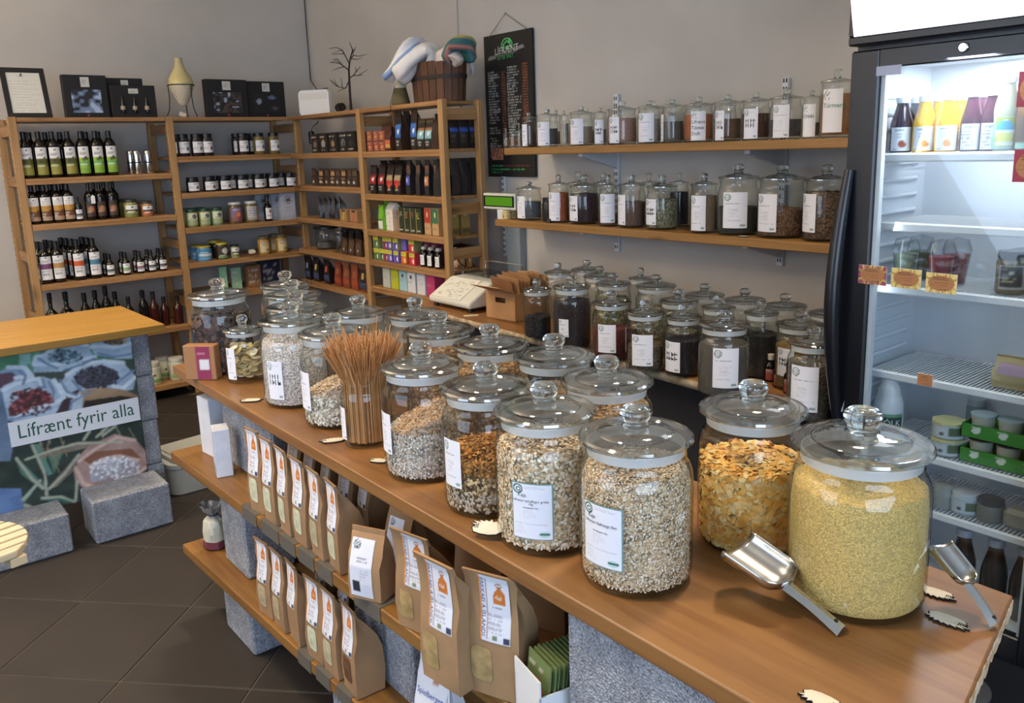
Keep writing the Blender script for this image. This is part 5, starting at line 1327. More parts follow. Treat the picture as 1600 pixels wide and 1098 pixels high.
def end_row(z, n, H, W, colr, lab, what, grp, img=None):
    for k in range(n):
        c = Vector((XP + .045 + k * (.20 / max(1, n - 1)), 3.775, z + .0005))
        sack(c, W, .07, H, '%s at the open end, %s from the front' % (what, ORD[k]), colr, M_FOIL, PI * 0.02 * (k % 2), name='coffee_bag', group=grp, seed=k, lab=(img, 0, W * .9, .05, .8) if img is not None else None, lean=.01)
end_row(SECB[1], 4, .185, .062, '3a2c26', None, 'dark coffee bag with a thin blue line', 'coffee bags at the open end, upper', band_img([(0, 1, '2a2422'), (.6, .66, '3f62c0')], 8, 14, text=[(.2, .2, .8, .5, 3, '5a5450')]))
RED = coffee('9a2a2c', '5a1c1c'); REDF = band_img([(0, 1, '1c1817'), (.35, .55, 'a8342f'), (.6, .75, '9a8a6a')], 12, 20, disc=[(.5, .3, .22, .1, 'c85a3a')], text=[(.2, .08, .8, .2, 1, 'c8d0c0')])
for k, px in enumerate((592, 605, 618, 630)):
    sack(sd(px, 306, SECB[2], .035, .01), .072, .07, .17, 'black bag with a red label, %s from the inner upright' % ORD[k], '2a1f1d', M_FOIL, RZ, name='coffee_bag', group='red-labelled coffee bags', seed=k, lab=(RED if k < 2 else REDF, 0, .066, .03, .85))
    sack(sd(px + 15, 300, SECB[2], .035, .095), .072, .07, .195, 'black bag behind the red labels, %s from the inner upright' % ORD[k], '1f1b1c', M_FOIL, RZ, name='coffee_bag', group='bags behind the red labels', seed=k + 1)
for k, (px, seal) in enumerate(((646, '4a52a8'), (661, '2a2424'), (675, 'b87850'), (689, '2a2424'))):
    img = band_img([(0, 1, '222024'), (.75, 1, '5a4030'), (.38, .58, seal)], 12, 18, disc=[(.4, .48, .2, .07, 'd0d0dc')] if k in (0, 2) else None)
    sack(sd(px, 309, SECB[2], .035, .012), .042, .06, .195, ('charcoal coffee bag with a violet seal', 'charcoal coffee bag between the violet and copper seals', 'charcoal coffee bag with a copper seal', 'charcoal coffee bag next to the end upright')[k], '2c292b', M_FOIL, RZ, name='coffee_bag', seed=k, lab=(img, 0, .04, .02, .86))
end_row(SECB[2], 4, .20, .062, '2a292c', None, 'charcoal coffee bag', 'coffee bags at the open end, middle')
# third board: green bags, white house carton, dark green boxes, tea
for k, px in enumerate((611, 602)):
    sack(sd(px, 359, SECB[3], .03, .07 - .066 * k), .056, .055, (.175, .15)[k], ('bright green bag behind another on the tea board', 'bright green bag with a bar code, in front')[k], '6aa82c', M_FOIL, RZ, name='tea_bag_pack', seed=k, lab=(band_img([(0, .55, '2c3a22'), (.55, 1, '6fae2c'), (.05, .4, '2a301f' if k == 0 else 'd8dcd4')], 10, 16), 0, .05, .02, .85))
c = sd(617, 363, SECB[3], .045, .012); t = thing('house_carton', 'white gable-topped carton with black pencil drawings', 'box', c, -.12)
hs = [(-.033, 0), (.033, 0), (.033, .125), (0, .165), (-.033, .125)]
MB().prism(hs, -.055, .055, m=Matrix.Rotation(PI / 2, 4, 'X')).build('box_body', M_PAPER, t, 'dcdad4', smooth=10)
hm = canvas(14, 18, 'd4b49a'); p_text(hm, .1, .6, .9, .9, 2, '3a3a3a', .5, 3)
panel(t, .064, .002, .122, -.0556, hm)
im2 = canvas(18, 18, 'e0ded8'); p_text(im2, .1, .1, .9, .9, 6, '3a3a3c', .25, 3)
sp = MB().grid(18, 18, lambda u, v: (-.0336, .055 - .11 * u, .004 + .118 * v), im2).build('side_panel', M_PRINT, t, recalc=False)
for k, px in enumerate((635, 644, 653, 662)):
    img = canvas(12, 22, '26301f'); p_rect(img, 0, 0, .08, 1, '8a7a4a'); p_text(img, .2, .08, .9, .14, 1, 'd8d8c8', .9, k)
    p_text(img, .25, .6, .8, .85, 3, ('c8d0c0', 'c88a4a', '9a5a3a', 'c8c040')[k], .6, k)
    carton(sd(px, 367, SECB[3], .03, .005), .058, .06, .145, 'dark green box with %s motif, %s of four' % (('white', 'orange', 'red-brown', 'yellow')[k], ORD[k]), '242d1e', img, RZ, name='tea_box', group=None)
for k, (px, cc) in enumerate(((675, 'a83a2c'), (687, '3a6a48'))):
    img = band_img([(0, .45, 'b89468'), (.45, 1, cc)], 12, 18, disc=[(.5, .75, .12, .08, 'e8d8a0')], text=[(.2, .15, .8, .3, 1, '8a6a4a')])
    carton(sd(px, 372, SECB[3], .03, .005), .062, .05, .15, ('kraft carton with a red top label', 'kraft carton with a green top label')[k], 'b89468', img, RZ, name='tea_box')
for k in range(2):
    c = Vector((XP + .08 + k * .075, 3.755, SECB[3] + .0005)); img = band_img([(0, 1, '9a8448'), (.1, .2, '6a5a30')], 9, 14, disc=[(.5, .88, .2, .06, 'e0dcc8')])
    carton(c, .06, .06, .135, 'mustard-brown box at the open end of the tea board, %s from the front' % ORD[k], '9a8448', img, 0, name='tea_box', group='mustard-brown boxes')
def tea(base, mid, fig): 
    return band_img([(0, 1, base), (.68, 1, 'c8c040')], 12, 14, disc=[(.6, .35, .3, .28, mid), (.75, .3, .15, .2, fig)], text=[(.15, .78, .8, .88, 1, '6a7a30')])
TEA = [tea('5a7a50', '3f5a3a', 'd8d8c0'), tea('5a7a50', '2f4a34', 'c8c8b0'), tea('8a3a4a', '6a2a4a', 'e0c8c0'), tea('5a4a98', '7a6ac0', 'e0e0f0'), tea('6a5ab0', '4a3a90', 'e8e8f8'), tea('c8602c', 'd88a3a', 'f0d8b0'), tea('b83040', 'd84a4a', 'f0e8e0')]
for k, px in enumerate((595, 603, 610, 616, 626, 638, 651)):
    carton(sd(px, 402 + k * 1.8, SECB[4], .03, .004), .06, .06, .073, 'yellow-topped tea box, lower tier, %s from the inner upright' % ORD[k], ('5a7a50', '5a7a50', '8a3a4a', '5a4a98', '6a5ab0', 'c8602c', 'b83040')[k], TEA[k], RZ, name='tea_box', group='yellow-topped tea boxes')
    if k in (1, 5):
        carton(sd(px, 402 + k * 1.8, SECB[4] + .0742, .03, .03), .06, .06, .073, ('teal side of a tea box, upper tier', 'lilac side of a tea box, upper tier')[k == 5], ('2f6a62', '7a6cc0')[k == 5], None, RZ, name='tea_box')
    else:
        carton(sd(px, 402 + k * 1.8, SECB[4] + .0742, .03, .006), .06, .06, .073, 'yellow-topped tea box, upper tier, %s from the inner upright' % ORD[k], '8a8a50', TEA[k], RZ, name='tea_box', group='yellow-topped tea boxes')
for k, px in enumerate((664, 675, 687)):
    carton(sd(px, 412, SECB[4], .03, .075), .062, .06, .14, 'plum-coloured tea box behind the spice mills, %s from the yellow ones' % ORD[k], '7a2f4c', art('7a2f4c', '8a4a60', '5a2238', k), RZ, name='tea_box', group='plum tea boxes')
    tall_bottle(sd(px, 420, SECB[4], .024, .01), .024, .115, 'spice mill with a cream label and clear cap, %s from the yellow tea boxes' % ORD[k], band_img([], 10, 12, text=[(.15, .2, .85, .8, 4, '8a7a60')]), cap='b8b8b4', group='spice mills', lab_z=(.1, .6), sh=.68, nr=.6, rz=PI, hc=.14, name='spice_mill', cat='mill')
c = Vector((2.70, 3.79, SECB[4] + .0005)); t = thing('cooking_pot', 'shiny steel pot at the open end, above the scale', 'pot', c)
MB().lathe([(.0005, .004), (.075, 0), (.08, .008), (.08, .112), (.084, .114), (.084, .118), (.077, .118), (.076, .01), (.0005, .009)], 32).build('pot_body', M_CHROME, t)
MB().lathe([(.0005, .135), (.02, .132), (.06, .126), (.082, .1195), (.082, .1185), (.0005, .1185)], 32).build('lid', M_STEEL, t)
for s_ in (-1, 1): MB().tube([(s_ * .079, -.025, .085), (s_ * .105, -.02, .09), (s_ * .105, .02, .09), (s_ * .079, .025, .085)], .004, 6).build('handle', M_CHROME, t)
for k, (px, cc, nm) in enumerate(((613, 'b6bab0', 'grey'), (626, 'b0b42c', 'lime'), (639, '9cc0cc', 'light blue'), (652, 'd2d4d8', 'white, marked with a dark glyph,'), (667, 'cfd2d8', 'plain white'), (682, 'b8386a', 'magenta'))):
    img = canvas(12, 24, cc); p_text(img, .15, .45, .85, .62, 2, '8a8e90', .7, k)
    if k in (2, 3): p_rect(img, .4, .7, .56, .82, '33383c')
    carton(sd(px, 459 + k * 1.8, SECB[5], .035, .012), .083, .07, .125, 'slim %s box in the pastel row on the low board' % nm, cc, img, RZ, name='slim_box')
# ------------------------------------------------------------------ paper bags on the island's lower planks
def bagspot(px, py, z, back=0.0):
    p = at_z(px, py, z); return Vector((p.x + back, p.y, z + 0.0022))
FL = (BAGL, -.002, .056, .46, .985)
def spread_bags(P, z, pts, H, label, grp, rows=0.0, W=.074, D=.075, win='d3d0b4', n0=0):
    for k, (ya, hh, tilt, wcol) in enumerate(pts):
        x = edge_x(P, ya) + 0.012 + D / 2 + rows
        sack((x, ya, z + .0022), W, D, hh, label % ORD[k], '977553', M_KRAFT, RZ + tilt, group=grp, seed=k, lab=FL, window=(wcol, -.004, .045, .13, .42) if wcol else None, lean=.03 if rows == 0 else .012)
yy = lambda px, py, z: at_z(px, py, z).y
ym0, ym1 = yy(392, 803, ZM), yy(510, 897, ZM)
CRE = 'cfd0b2'
spread_bags(MID, ZM, [(ym0 + (ym1 - ym0) * k / 5, .245 - .004 * k, (.12, .05, -.05, .0, -.06, -.1)[k], CRE if k != 4 else 'b8b090') for k in range(6)], .25, 'kraft flour bag with a sticker, %s in the front file, middle plank', 'flour bags in front on the middle plank', D=.07)
spread_bags(MID, ZM, [(min(ym0, 2.18) - .10 * k, .235, (.1, 0, -.1, .05, -.12)[k], None) for k in range(5)], .24, 'kraft flour bag with a sticker, %s in the rear file, middle plank', 'flour bags behind on the middle plank', rows=.115, D=.065)
yl0, yl1 = yy(420, 985, ZL), yy(462, 1035, ZL)
LB = 'kraft flour bag with a pale sticker, %s on the lowest plank'
spread_bags(LOW, ZL, [(yy(px, py, ZL), .235, tl, w_) for (px, py, tl, w_) in ((397, 968, .1, 'b8a888'), (418, 990, .0, 'b8a888'), (440, 1012, -.08, None), (475, 1040, .08, CRE), (497, 1064, .0, 'c0b898'), (522, 1096, -.05, '6a4a34'))], .235, LB, 'flour bags on the lowest plank', D=.075, W=.08)
spread_bags(LOW, ZL, [(yy(px, py, ZL), .21, 0, None) for (px, py) in ((432, 985), (463, 1018))], .2, 'kraft bag in shade behind the front file, %s on the lowest plank', 'shaded bags on the lowest plank', rows=.13, D=.07)
# barcode bag and its neighbour
c = bagspot(566, 936, ZM, .03); sack(c, .088, .06, .162, 'small kraft bag with a plain white bar-code label, at the plank edge', 'a07c58', M_KRAFT, RZ + .45, lab=(BARL, -.008, .06, .05, .86), lean=.0, seed=1)
c = bagspot(597, 905, ZM, .07); sack(c, .085, .06, .17, 'small kraft bag behind the bar-code one', '9a7652', M_KRAFT, RZ + .2, lab=(BARL, -.006, .05, .15, .8), lean=.0, seed=2)
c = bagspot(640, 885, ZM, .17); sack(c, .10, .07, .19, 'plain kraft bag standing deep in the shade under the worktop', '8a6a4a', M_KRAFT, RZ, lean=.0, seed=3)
# four tall pasta bags
PW = ('a98f62', -.022, .046, .12, .4)
for k, (px, py, H, tl, back, lb) in enumerate(((648, 985, .225, .22, .035, 'tall kraft pasta bag with blue lettering, first of three along the edge'), (690, 1070, .26, .12, .035, 'tall kraft pasta bag with blue lettering, middle of three along the edge'), (752, 1092, .25, .38, .055, 'tall kraft pasta bag turned to show its shiny side, last of three'))):
    sack(bagspot(px, py, ZM, back), .106, .075, H, lb, '9f7d59', M_KRAFT, RZ + tl, seed=k, lab=(BAGL, .008, .062, .46, .985), window=PW, lean=.04, words='PAKKAÐ Á ÍSLANDI')
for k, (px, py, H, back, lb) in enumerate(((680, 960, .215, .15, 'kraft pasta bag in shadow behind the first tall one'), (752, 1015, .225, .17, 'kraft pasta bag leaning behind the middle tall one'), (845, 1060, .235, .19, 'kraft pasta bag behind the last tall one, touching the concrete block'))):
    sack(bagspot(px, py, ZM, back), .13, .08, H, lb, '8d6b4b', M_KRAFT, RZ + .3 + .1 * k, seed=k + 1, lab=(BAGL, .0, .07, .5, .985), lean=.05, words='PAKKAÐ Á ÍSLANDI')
# white flour packet and tray of seed packets below
c = at_z(640, 1165, ZL); t = sack((.885, 1.40, ZL + .0012), .105, .06, .215, 'white flour packet with blue lettering, below the tall pasta bags', 'd5d8e2', M_PAPER, RZ + .15, name='flour_packet', lean=.0, lab=(band_img([(0, 1, 'd5d8e2'), (0, .06, 'c98a3a')], 16, 22, disc=[(.6, .86, .13, .045, 'a86a50')]), 0, .095, .02, .92))
M_BLUE = plain('blue_print', '2f4a9c', 0.6)
fr = sack_shape(.105, .06, .215, 0, .93, .0)[1]
lo = lettering('Spielberger', .0185, M_BLUE, t)
for v in lo.data.vertices: v.co = Vector((v.co.x - .045, fr(.62 + v.co.z / .215, (v.co.x - .045) / .105) - .0019, .62 * .215 + v.co.z))
c = at_z(850, 1190, ZL); t = thing('packet_tray', 'white card tray of small seed packets tipped forward, at the foot of the big block', 'tray', (.86, .981, ZM + .002), RZ - .2)
MB().box(-.045, .045, -.055, -.052, 0, .105).box(-.045, -.042, -.055, .055, 0, .075).box(.042, .045, -.055, .055, 0, .075).box(-.045, .045, -.055, .055, 0, .002).build('card_tray', M_WHITE, t)
SEED = art('6a7a4a', 'a85a4a', 'c8b0a0', 3)
for k in range(11):
    o = put('seed_packet', cached('seedp', lambda: MB().grid(12, 18, lambda u, v: (-.038 + .076 * u, 0, .115 * v), SEED).mesh('seed_packet', M_PRINT, 0, recalc=False)), t)
    o.location = (.003 * (k % 2), -.042 + k * .0085, .004); o.rotation_euler = (-.12, 0, 0); mo = o.modifiers.new('s', 'SOLIDIFY'); mo.thickness = .003
# two white cartons, silver pouch
c = bagspot(330, 712, ZM, .0); carton((c.x + .02, c.y + .02, ZM + .0005), .085, .05, .20, 'tall white carton at the outer end of the middle plank', 'c9cdd8', None, RZ + .1, name='carton')
c = bagspot(341, 742, ZM, .0); carton((c.x + .02, c.y + .0, ZM + .0005), .07, .05, .155, 'shorter white carton in front of the taller one, opened at the top', 'cfd3de', band_img([(0, 1, 'cfd3de'), (.04, .2, '8a9a90')], 12, 18, disc=[(.2, .1, .2, .08, '6a7a6a')]), RZ - .25, name='carton')
c = at_z(322, 858, ZL); t = thing('pouch', 'crinkled silver and cream pouch tied at the top, far end of the lowest plank', 'pouch', (c.x + .035, c.y, ZL + .0008))
mb = MB(); rs = random.Random(4); vs = []; fs = []; cc = []; PR = [(.036, 0), (.043, .006), (.042, .03), (.040, .033), (.043, .06), (.040, .085), (.034, .10), (.018, .115), (.014, .121), (.022, .13), (.036, .148), (.040, .156)]; n = 22
for k, (r_, z) in enumerate(PR):
    for i in range(n):
        a = 2 * PI * i / n; q = r_ * (1 + (.16 if k > 6 else .05) * math.sin(7 * a + k) + rs.uniform(-.05, .05)); vs.append((q * math.cos(a) * .9, q * math.sin(a), z + (rs.uniform(-.01, .006) if k > 9 else 0))); cc.append(lin('6a3440' if k < 3 else ('c4c2b0' if k < 7 else '8c8a88')))
for k in range(len(PR) - 1):
    for i in range(n): fs.append((k * n + i, k * n + (i + 1) % n, (k + 1) * n + (i + 1) % n, (k + 1) * n + i))
fs.append(tuple(reversed(range(n))))
mb.add(vs, fs, cc).build('pouch_body', printed('pouch_foil', .35), t, smooth=20)
MB().tube([(.0165 * math.cos(a * PI / 8), .0175 * math.sin(a * PI / 8), .119) for a in range(16)], .002, 5, closed=True).build('tie', M_BLACKM, t)
# white plastic tub with its lid, on the floor beyond the island
c = at_z(288, 792, 0); t = thing('plastic_tub', 'white plastic tub with a rounded lid on the floor beyond the counter', 'tub', (1.25, c.y + .30, 0.0005), .0)
def rrect(w_, d_, r_, n=5): return [(sx * (w_ / 2 - r_) + r_ * math.cos(a), sy * (d_ / 2 - r_) + r_ * math.sin(a)) for (sx, sy, a0) in ((1, 1, 0), (-1, 1, PI / 2), (-1, -1, PI), (1, -1, 1.5 * PI)) for a in [a0 + PI / 2 * k / n for k in range(n + 1)]]
M_TUB = plain('cream_plastic', 'b9bbb6', 0.4)
MB().prism(rrect(.42, .30, .05), 0, .13).build('tub_body', M_TUB, t); MB().prism(rrect(.44, .32, .06), .1305, .15).build('lid', M_TUB, t)
o = thing('loose_cover', 'loose white tub cover lying on the plastic tub', 'cover', (1.25, c.y + .30, .1512), .12); MB().prism(rrect(.40, .30, .06), 0, .018).prism(rrect(.36, .26, .05), .018, .024).build('lid_panel', M_TUB, o)

# ------------------------------------------------------------------ hedgehog-shaped wooden price tags
M_TAG = mottled('pale_plywood', 'e2d8c4', 'd2c4aa', 20, 0.7, .05); M_BURN = plain('burnt_edge', '1d1712', 0.8)
def hedgehog(c, L, rz, label, seed=1, tilt=0.0):
    rs = random.Random(seed); t = thing('hedgehog_tag', label, 'tag', c, rz, None, (tilt, 0, rz))
    pts = [(-L * .5, -L * .02), (-L * .42, -L * .16), (-L * .2, -L * .21), (L * .1, -L * .22), (L * .35, -L * .17), (L * .5, -L * .03), (L * .45, L * .06)]
    n = 9
    for k in range(n):
        a = .15 + (PI - .3) * k / (n - 1); x = L * .42 * math.cos(a); y = L * .06 + L * .2 * math.sin(a)
        pts.append((x, y)); 
        if k < n - 1:
            a2 = a + (PI - .3) / (n - 1) * .55; h = 1.28 + rs.uniform(0, .25); pts.append((L * .42 * h * math.cos(a2 + .08), L * .06 + L * .2 * h * math.sin(a2 + .08)))
    MB().prism(pts, 0, .0034).build('tag_body', M_BURN, t, smooth=5); MB().prism([(x * .93, y * .93) for x, y in pts], .0033, .0039).build('tag_face', M_TAG, t, smooth=5)
    mb = MB()
    for k in range(4): mb.box(-L * (.47 - .05 * k), -L * (.445 - .05 * k), -L * .02, L * (.06 + .03 * k), .0038, .0042)
    stuff(mb.build('quills', M_BURN, t, smooth=0))
for k, (px, py, L, a, lb) in enumerate(((392, 627, .060, .75, 'pale hedgehog tag lying in front of the round crisps'), (521, 690, .058, .95, 'pale hedgehog tag lying between the rough flakes and the spaghetti'), (592, 722, .045, .4, 'small dark-edged hedgehog tag beside the spaghetti jar'),
    (1462, 928, .052, 2.6, 'white hedgehog tag right against the millet jar'), (1480, 970, .056, 2.5, 'white hedgehog tag near the handle of the far scoop'), (1283, 1095, .05, 2.6, 'hedgehog tag cut off by the picture edge on the plank'))):
    p = at_z(px, py, ZI); hedgehog((p.x, p.y, ZI + .0006), L, -YAW + a - .7 if k < 3 else a - .9, lb, k)
p = at_z(762, 832, ZI + .01); hedgehog((p.x, p.y, ZI + .016), .062, -YAW - .35, 'hedgehog tag propped up against the coarse oats jar', 8, .5)
p = at_x(1160, 363, XW + .02); hedgehog((XW + .025, p.y, ZW + .0006), .045, -1.4, 'hedgehog tag lying on the lower wall shelf before the dark green jar', 9)
p = bk(394, 399, SEC2[4], .02, .0); hedgehog((p.x, p.y, SEC2[4] + .026), .062, 0.1, 'pale hedgehog tag standing up beside the honey jars', 10, 1.2)

# ------------------------------------------------------------------ two steel scoops
def scoop(h, tip, up, label, scale=1.0, sag=0.0):
    """h: handle end, tip: middle of the lip, up: direction the bowl opens to"""
    h = Vector(h); tip = Vector(tip); X = (tip - h).normalized(); Z = Vector(up); Z = (Z - X * Z.dot(X)).normalized(); Y = Z.cross(X)
    L = (tip - h).length; t = thing('scoop', label, 'scoop', h)
    M = Matrix((( X.x, Y.x, Z.x), (X.y, Y.y, Z.y), (X.z, Y.z, Z.z))).to_4x4(); t.rotation_euler = M.to_euler()
    b0 = L * .46; W = L * .21; mb = MB(); nu, nv = 17, 12; vs = []; fs = []
    for j in range(nv):
        v = j / (nv - 1); w_ = W * min(1.0, (1 - (1 - min(1, v / .3)) ** 2) ** .5 * 1.0 + .02) * (1 + .06 * v); x = b0 + (L - b0) * v
        for i in range(nu):
            a = PI * (i / (nu - 1)); s_ = (1 - abs(math.cos(a)))
            xx = x + (L * .0 - (L - b0) * .22 * v * v * (1 - abs(math.cos(a))) * -0.3) - (L - b0) * .10 * v * v * (abs(math.cos(a)) - .5)
            vs.append((xx, w_ * math.cos(a), .004 - w_ * .78 * math.sin(a) + W * .55))
    for j in range(nv - 1):
        for i in range(nu - 1): fs.append((j * nu + i, j * nu + i + 1, (j + 1) * nu + i + 1, (j + 1) * nu + i))
    c_ = len(vs); vs.append((b0 - L * .01, 0, W * .2))
    for i in range(nu - 1): fs.append((c_, i + 1, i))
    mb.add(vs, fs); o = mb.build('bowl', M_STEEL, t, smooth=60); sm = o.modifiers.new('s', 'SOLIDIFY'); sm.thickness = .0012; sm.offset = 0
    hb = MB(); n = 12; vs = []; fs = []
    for k in range(n):
        u = k / (n - 1); x = (b0 + L * .03) * u; wd = L * (.062 - .012 * math.sin(u * PI) + .014 * (1 - u)); z = .003 + .004 * math.sin(u * PI * .9) + W * .20 * u ** 2
        for (yy_, zz) in ((-wd, z - .005), (-wd * .35, z + .004), (wd * .35, z + .004), (wd, z - .005), (0, z - .001)): vs.append((x, yy_, zz))
    for k in range(n - 1):
        for i in range(5): fs.append((k * 5 + i, k * 5 + (i + 1) % 5, (k + 1) * 5 + (i + 1) % 5, (k + 1) * 5 + i))
    fs += [(0, 1, 2, 3, 4), tuple((n - 1) * 5 + i for i in reversed(range(5)))]
    hb.add(vs, fs).build('handle', M_STEEL, t, smooth=40)
    MB().lathe([(.0005, 0), (.004, 0), (.004, .0015), (.0005, .0015)], 10, m=Matrix.Translation((L * .07, 0, .0075))).build('hanging_hole', M_BLACKM, t)
    return t
h = at_z(1316, 985, ZI + .004); tp = at_z(1141, 862, ZI + .062)
scoop(h, tp, (0.0, -.12, 1), 'steel scoop leaning on the pasta jar, its handle on the plank before the millet')
h = at_z(1553, 976, ZI + .006); tp = at_z(1458, 857, ZI + .085)
scoop(h, tp, (.1, -.35, 1), 'steel scoop beyond the millet jar, handle over the sawn end')
# little brown syrup bottles between the counter jars
for k, (px, py, r, H) in enumerate(((1211, 606, .0185, .092), (1198, 597, .0185, .092), (1226, 616, .016, .10))):
    c = at_z(px, py, ZK); tall_bottle((c.x + .02, c.y, ZK + .0005), r, H, ('small brown bottle with a pink label and silver cap, in front', 'small brown bottle with a silver cap, behind the pink-labelled one', 'small brown bottle with a black cap beside the speckled jar')[k], band_img([(0, 1, 'b98a86'), (0, .5, '9a4a40')], 10, 12, text=[(.2, .6, .8, .8, 2, '6a4a4a')]), cap=('c0beb8', 'c0beb8', '201e20')[k], lab_z=(.08, .48), sh=.55, nr=.5, hc=.2, rz=face_angle(c))
# scale
p0 = at_z(664, 487, ZK); 
sy0, sx0 = 3.27, 2.44
t = thing('shop_scale', 'off-white counter scale with a sloping written sheet and a glass weighing plate', 'scale', (2.50, 3.36, ZK + .0005), RZ)
# profile across depth (local y: front = -Y)
prof = [(-.19, .02), (-.19, .05), (-.045, .135), (.14, .135), (.16, .115), (.16, .02)]
mb = MB(); x0, x1 = -.19, .165
vs = [(x0, y, z) for y, z in prof] + [(x1, y, z) for y, z in prof]; n = len(prof)
mb.add(vs, [tuple(range(n)), tuple(reversed(range(n, 2 * n)))] + [(i, n + i, n + (i + 1) % n, (i + 1) % n) for i in range(n)])
o = mb.build('scale_body', plain('off_white_casing', 'c9c8bf', 0.45), t, smooth=15); bv = o.modifiers.new('b', 'BEVEL'); bv.width = .012; bv.segments = 3
im = canvas(30, 40, 'd0cfc6')
rs_ = np.random.RandomState(4)
for k in range(60): u, v = rs_.rand(2) * .8 + .08; p_rect(im, u, v, u + .05 * rs_.rand(), v + .012, 'a6a59c')
dy, dz = .145, .085; nl = math.hypot(dy, dz)
MB().grid(30, 40, lambda u, v: (x0 + .02 + .25 * u, -.183 + v * .138 - .002, .0535 + v * .081 + .002), im).build('written_sheet', M_PRINT, t, recalc=False).modifiers.new('s', 'SOLIDIFY').thickness = .001
MB().box(x0 + .016, x0 + .274, -.02, -.015, 0, .003, m=Matrix.Translation((0, 0, .0))).build('sheet_clip', M_BLACK, t)
MB().box(x1 - .001, x1 + .004, -.02, .05, .06, .11, b=.002).build('printer_slot', M_BLACK, t)
MB().box(x1 - .001, x1 + .005, -.028, .058, .052, .058, b=.001).build('slot_frame', plain('slot_white', 'dcdcd4', .4), t)
for sx in (-.16, .13):
    for sy_ in (-.16, .13): MB().lathe([(.0005, 0), (.014, 0), (.012, .021), (.0005, .021)], 12, m=Matrix.Translation((sx, sy_, 0))).build('foot', M_BLACK, t)
MB().box(-.15, .17, -.03, .15, .15, .156, b=.002).build('weighing_plate', M_PANE, t)
MB().box(-.03, .03, .03, .09, .135, .15).build('plate_support', M_STEEL, t)
MB().tube([(-.14, .15, .157), (-.14, .15, .20), (.17, .15, .20), (.17, .15, .157)], .003, 6).build('plate_guard', M_CHROME, t)
# green pole display
q = at_x(782, 314, 2.69)
t2 = thing('scale_display', 'black customer display glowing green beside the two cream tubs', 'display', (2.69, q.y, 0), RZ)
za, zb_ = at_x(780, 327, 2.69).z, at_x(780, 302, 2.69).z; hw = (at_x(757, 314, 2.69).y - at_x(806, 314, 2.69).y) / 2
MB().box(-hw, hw, -.012, .02, za, zb_, b=.004).build('display_case', plain('case_white', 'cfcfc4', .4), t2)
MB().box(-hw + .006, hw - .006, -.0135, -.0118, za + .014, zb_ - .012).build('display_bezel', M_BLACK, t2)
MB().box(-hw + .02, hw - .02, -.0145, -.0132, za + .02, zb_ - .018).build('display_screen', glow('green_backlight', '7cc832', .38), t2)
MB().box(-.02, .03, -.008, .016, ZW + .0006, za + .001).build('display_foot', M_RAIL, t2)
for k, (px, off) in enumerate(((788, 0), (797, .045))):
    c = at_x(px, 334, XW + .02 + off); img = band_img([(0, 1, 'd6bb7c')], 12, 10, disc=[(.25, .45, .08, .3, '5a4a30'), (.75, .5, .05, .3, '6a5a38')])
    lidded_jar((XW + .035 + off, c.y, ZW + .0005), .024, .045, ('cream tub on the lower wall shelf in front of the green display', 'second cream tub on the lower wall shelf, against the small grey jar')[k], img, 'd9c48c', 'cdb478', cat='tub', name='lidded_tub', mat=M_PLASTIC, lab_z=(.1, .7), lidh=.2, rz=PI + .7)
c = at_x(851, 333, XW + .06); lidded_jar((XW + .09, c.y, ZW + .0005), .035, .115, 'black canister on the lower wall shelf before the orange lentils', None, '1a1b1d', '202123', cat='canister', name='canister', mat=M_PLASTIC)
pz = at_x(858, 341, XW + .02); t = tag(MB().lathe([(.0005, 0), (.012, 0), (.013, .01), (.008, .02), (.0005, .021)], 12).build('stopper', M_BLACK), 'small black rubber stopper lying before the orange lentils', 'stopper'); t.location = (XW + .02, pz.y, ZW + .0005)
# cardboard box with paper bags, note
c0 = at_z(796, 486, ZK); bx = thing('cardboard_box', 'brown cardboard box with a hand hole, crammed with flat paper bags', 'box', (2.44, 2.985, ZK + .0005), RZ + .08)
W_, D_, H_ = .20, .22, .13; tcb = .004
mb = MB()
# front wall with a hand hole
mb.box(-W_ / 2, -.035, -D_ / 2, -D_ / 2 + tcb, 0, H_).box(.035, W_ / 2, -D_ / 2, -D_ / 2 + tcb, 0, H_).box(-.035, .035, -D_ / 2, -D_ / 2 + tcb, 0, .08).box(-.035, .035, -D_ / 2, -D_ / 2 + tcb, .105, H_)
mb.build('front_wall', M_KRAFT, bx, 'b58a60')
MB().box(-W_ / 2, W_ / 2, D_ / 2 - tcb, D_ / 2, 0, H_ + .06).box(-W_ / 2, -W_ / 2 + tcb, -D_ / 2, D_ / 2, 0, H_).box(W_ / 2 - tcb, W_ / 2, -D_ / 2, D_ / 2, 0, H_).box(-W_ / 2, W_ / 2, -D_ / 2, D_ / 2, 0, tcb).build('box_body', M_KRAFT, bx, 'a87f56')
o = MB().box(-W_ / 2 + .01, W_ / 2, -.11, 0, 0, .003).build('flap', M_KRAFT, bx, 'b98f66'); o.location = (0, -D_ / 2 + .003, H_ + .003); o.rotation_euler = (-.35, 0, 0)
for k in range(9):
    o = tag(MB().box(-.075, .075, -.0012, .0012, 0, .15, b=.0005).build('paper_bag', M_KRAFT, None, random.choice(('8a6240', '9a7048', '7a5636', 'a87c52'))), 'flat brown paper bag in the cardboard box, %s from the hand hole' % ORD[k], 'bag', 'flat paper bags in the box')
    o.location = (2.385 + k * .013, 2.985 + random.uniform(-.012, .012), ZK + .05 + .004 * (k % 3)); o.rotation_euler = (.30 - .07 * k, random.uniform(-.3, .3), RZ + random.uniform(-.05, .05))
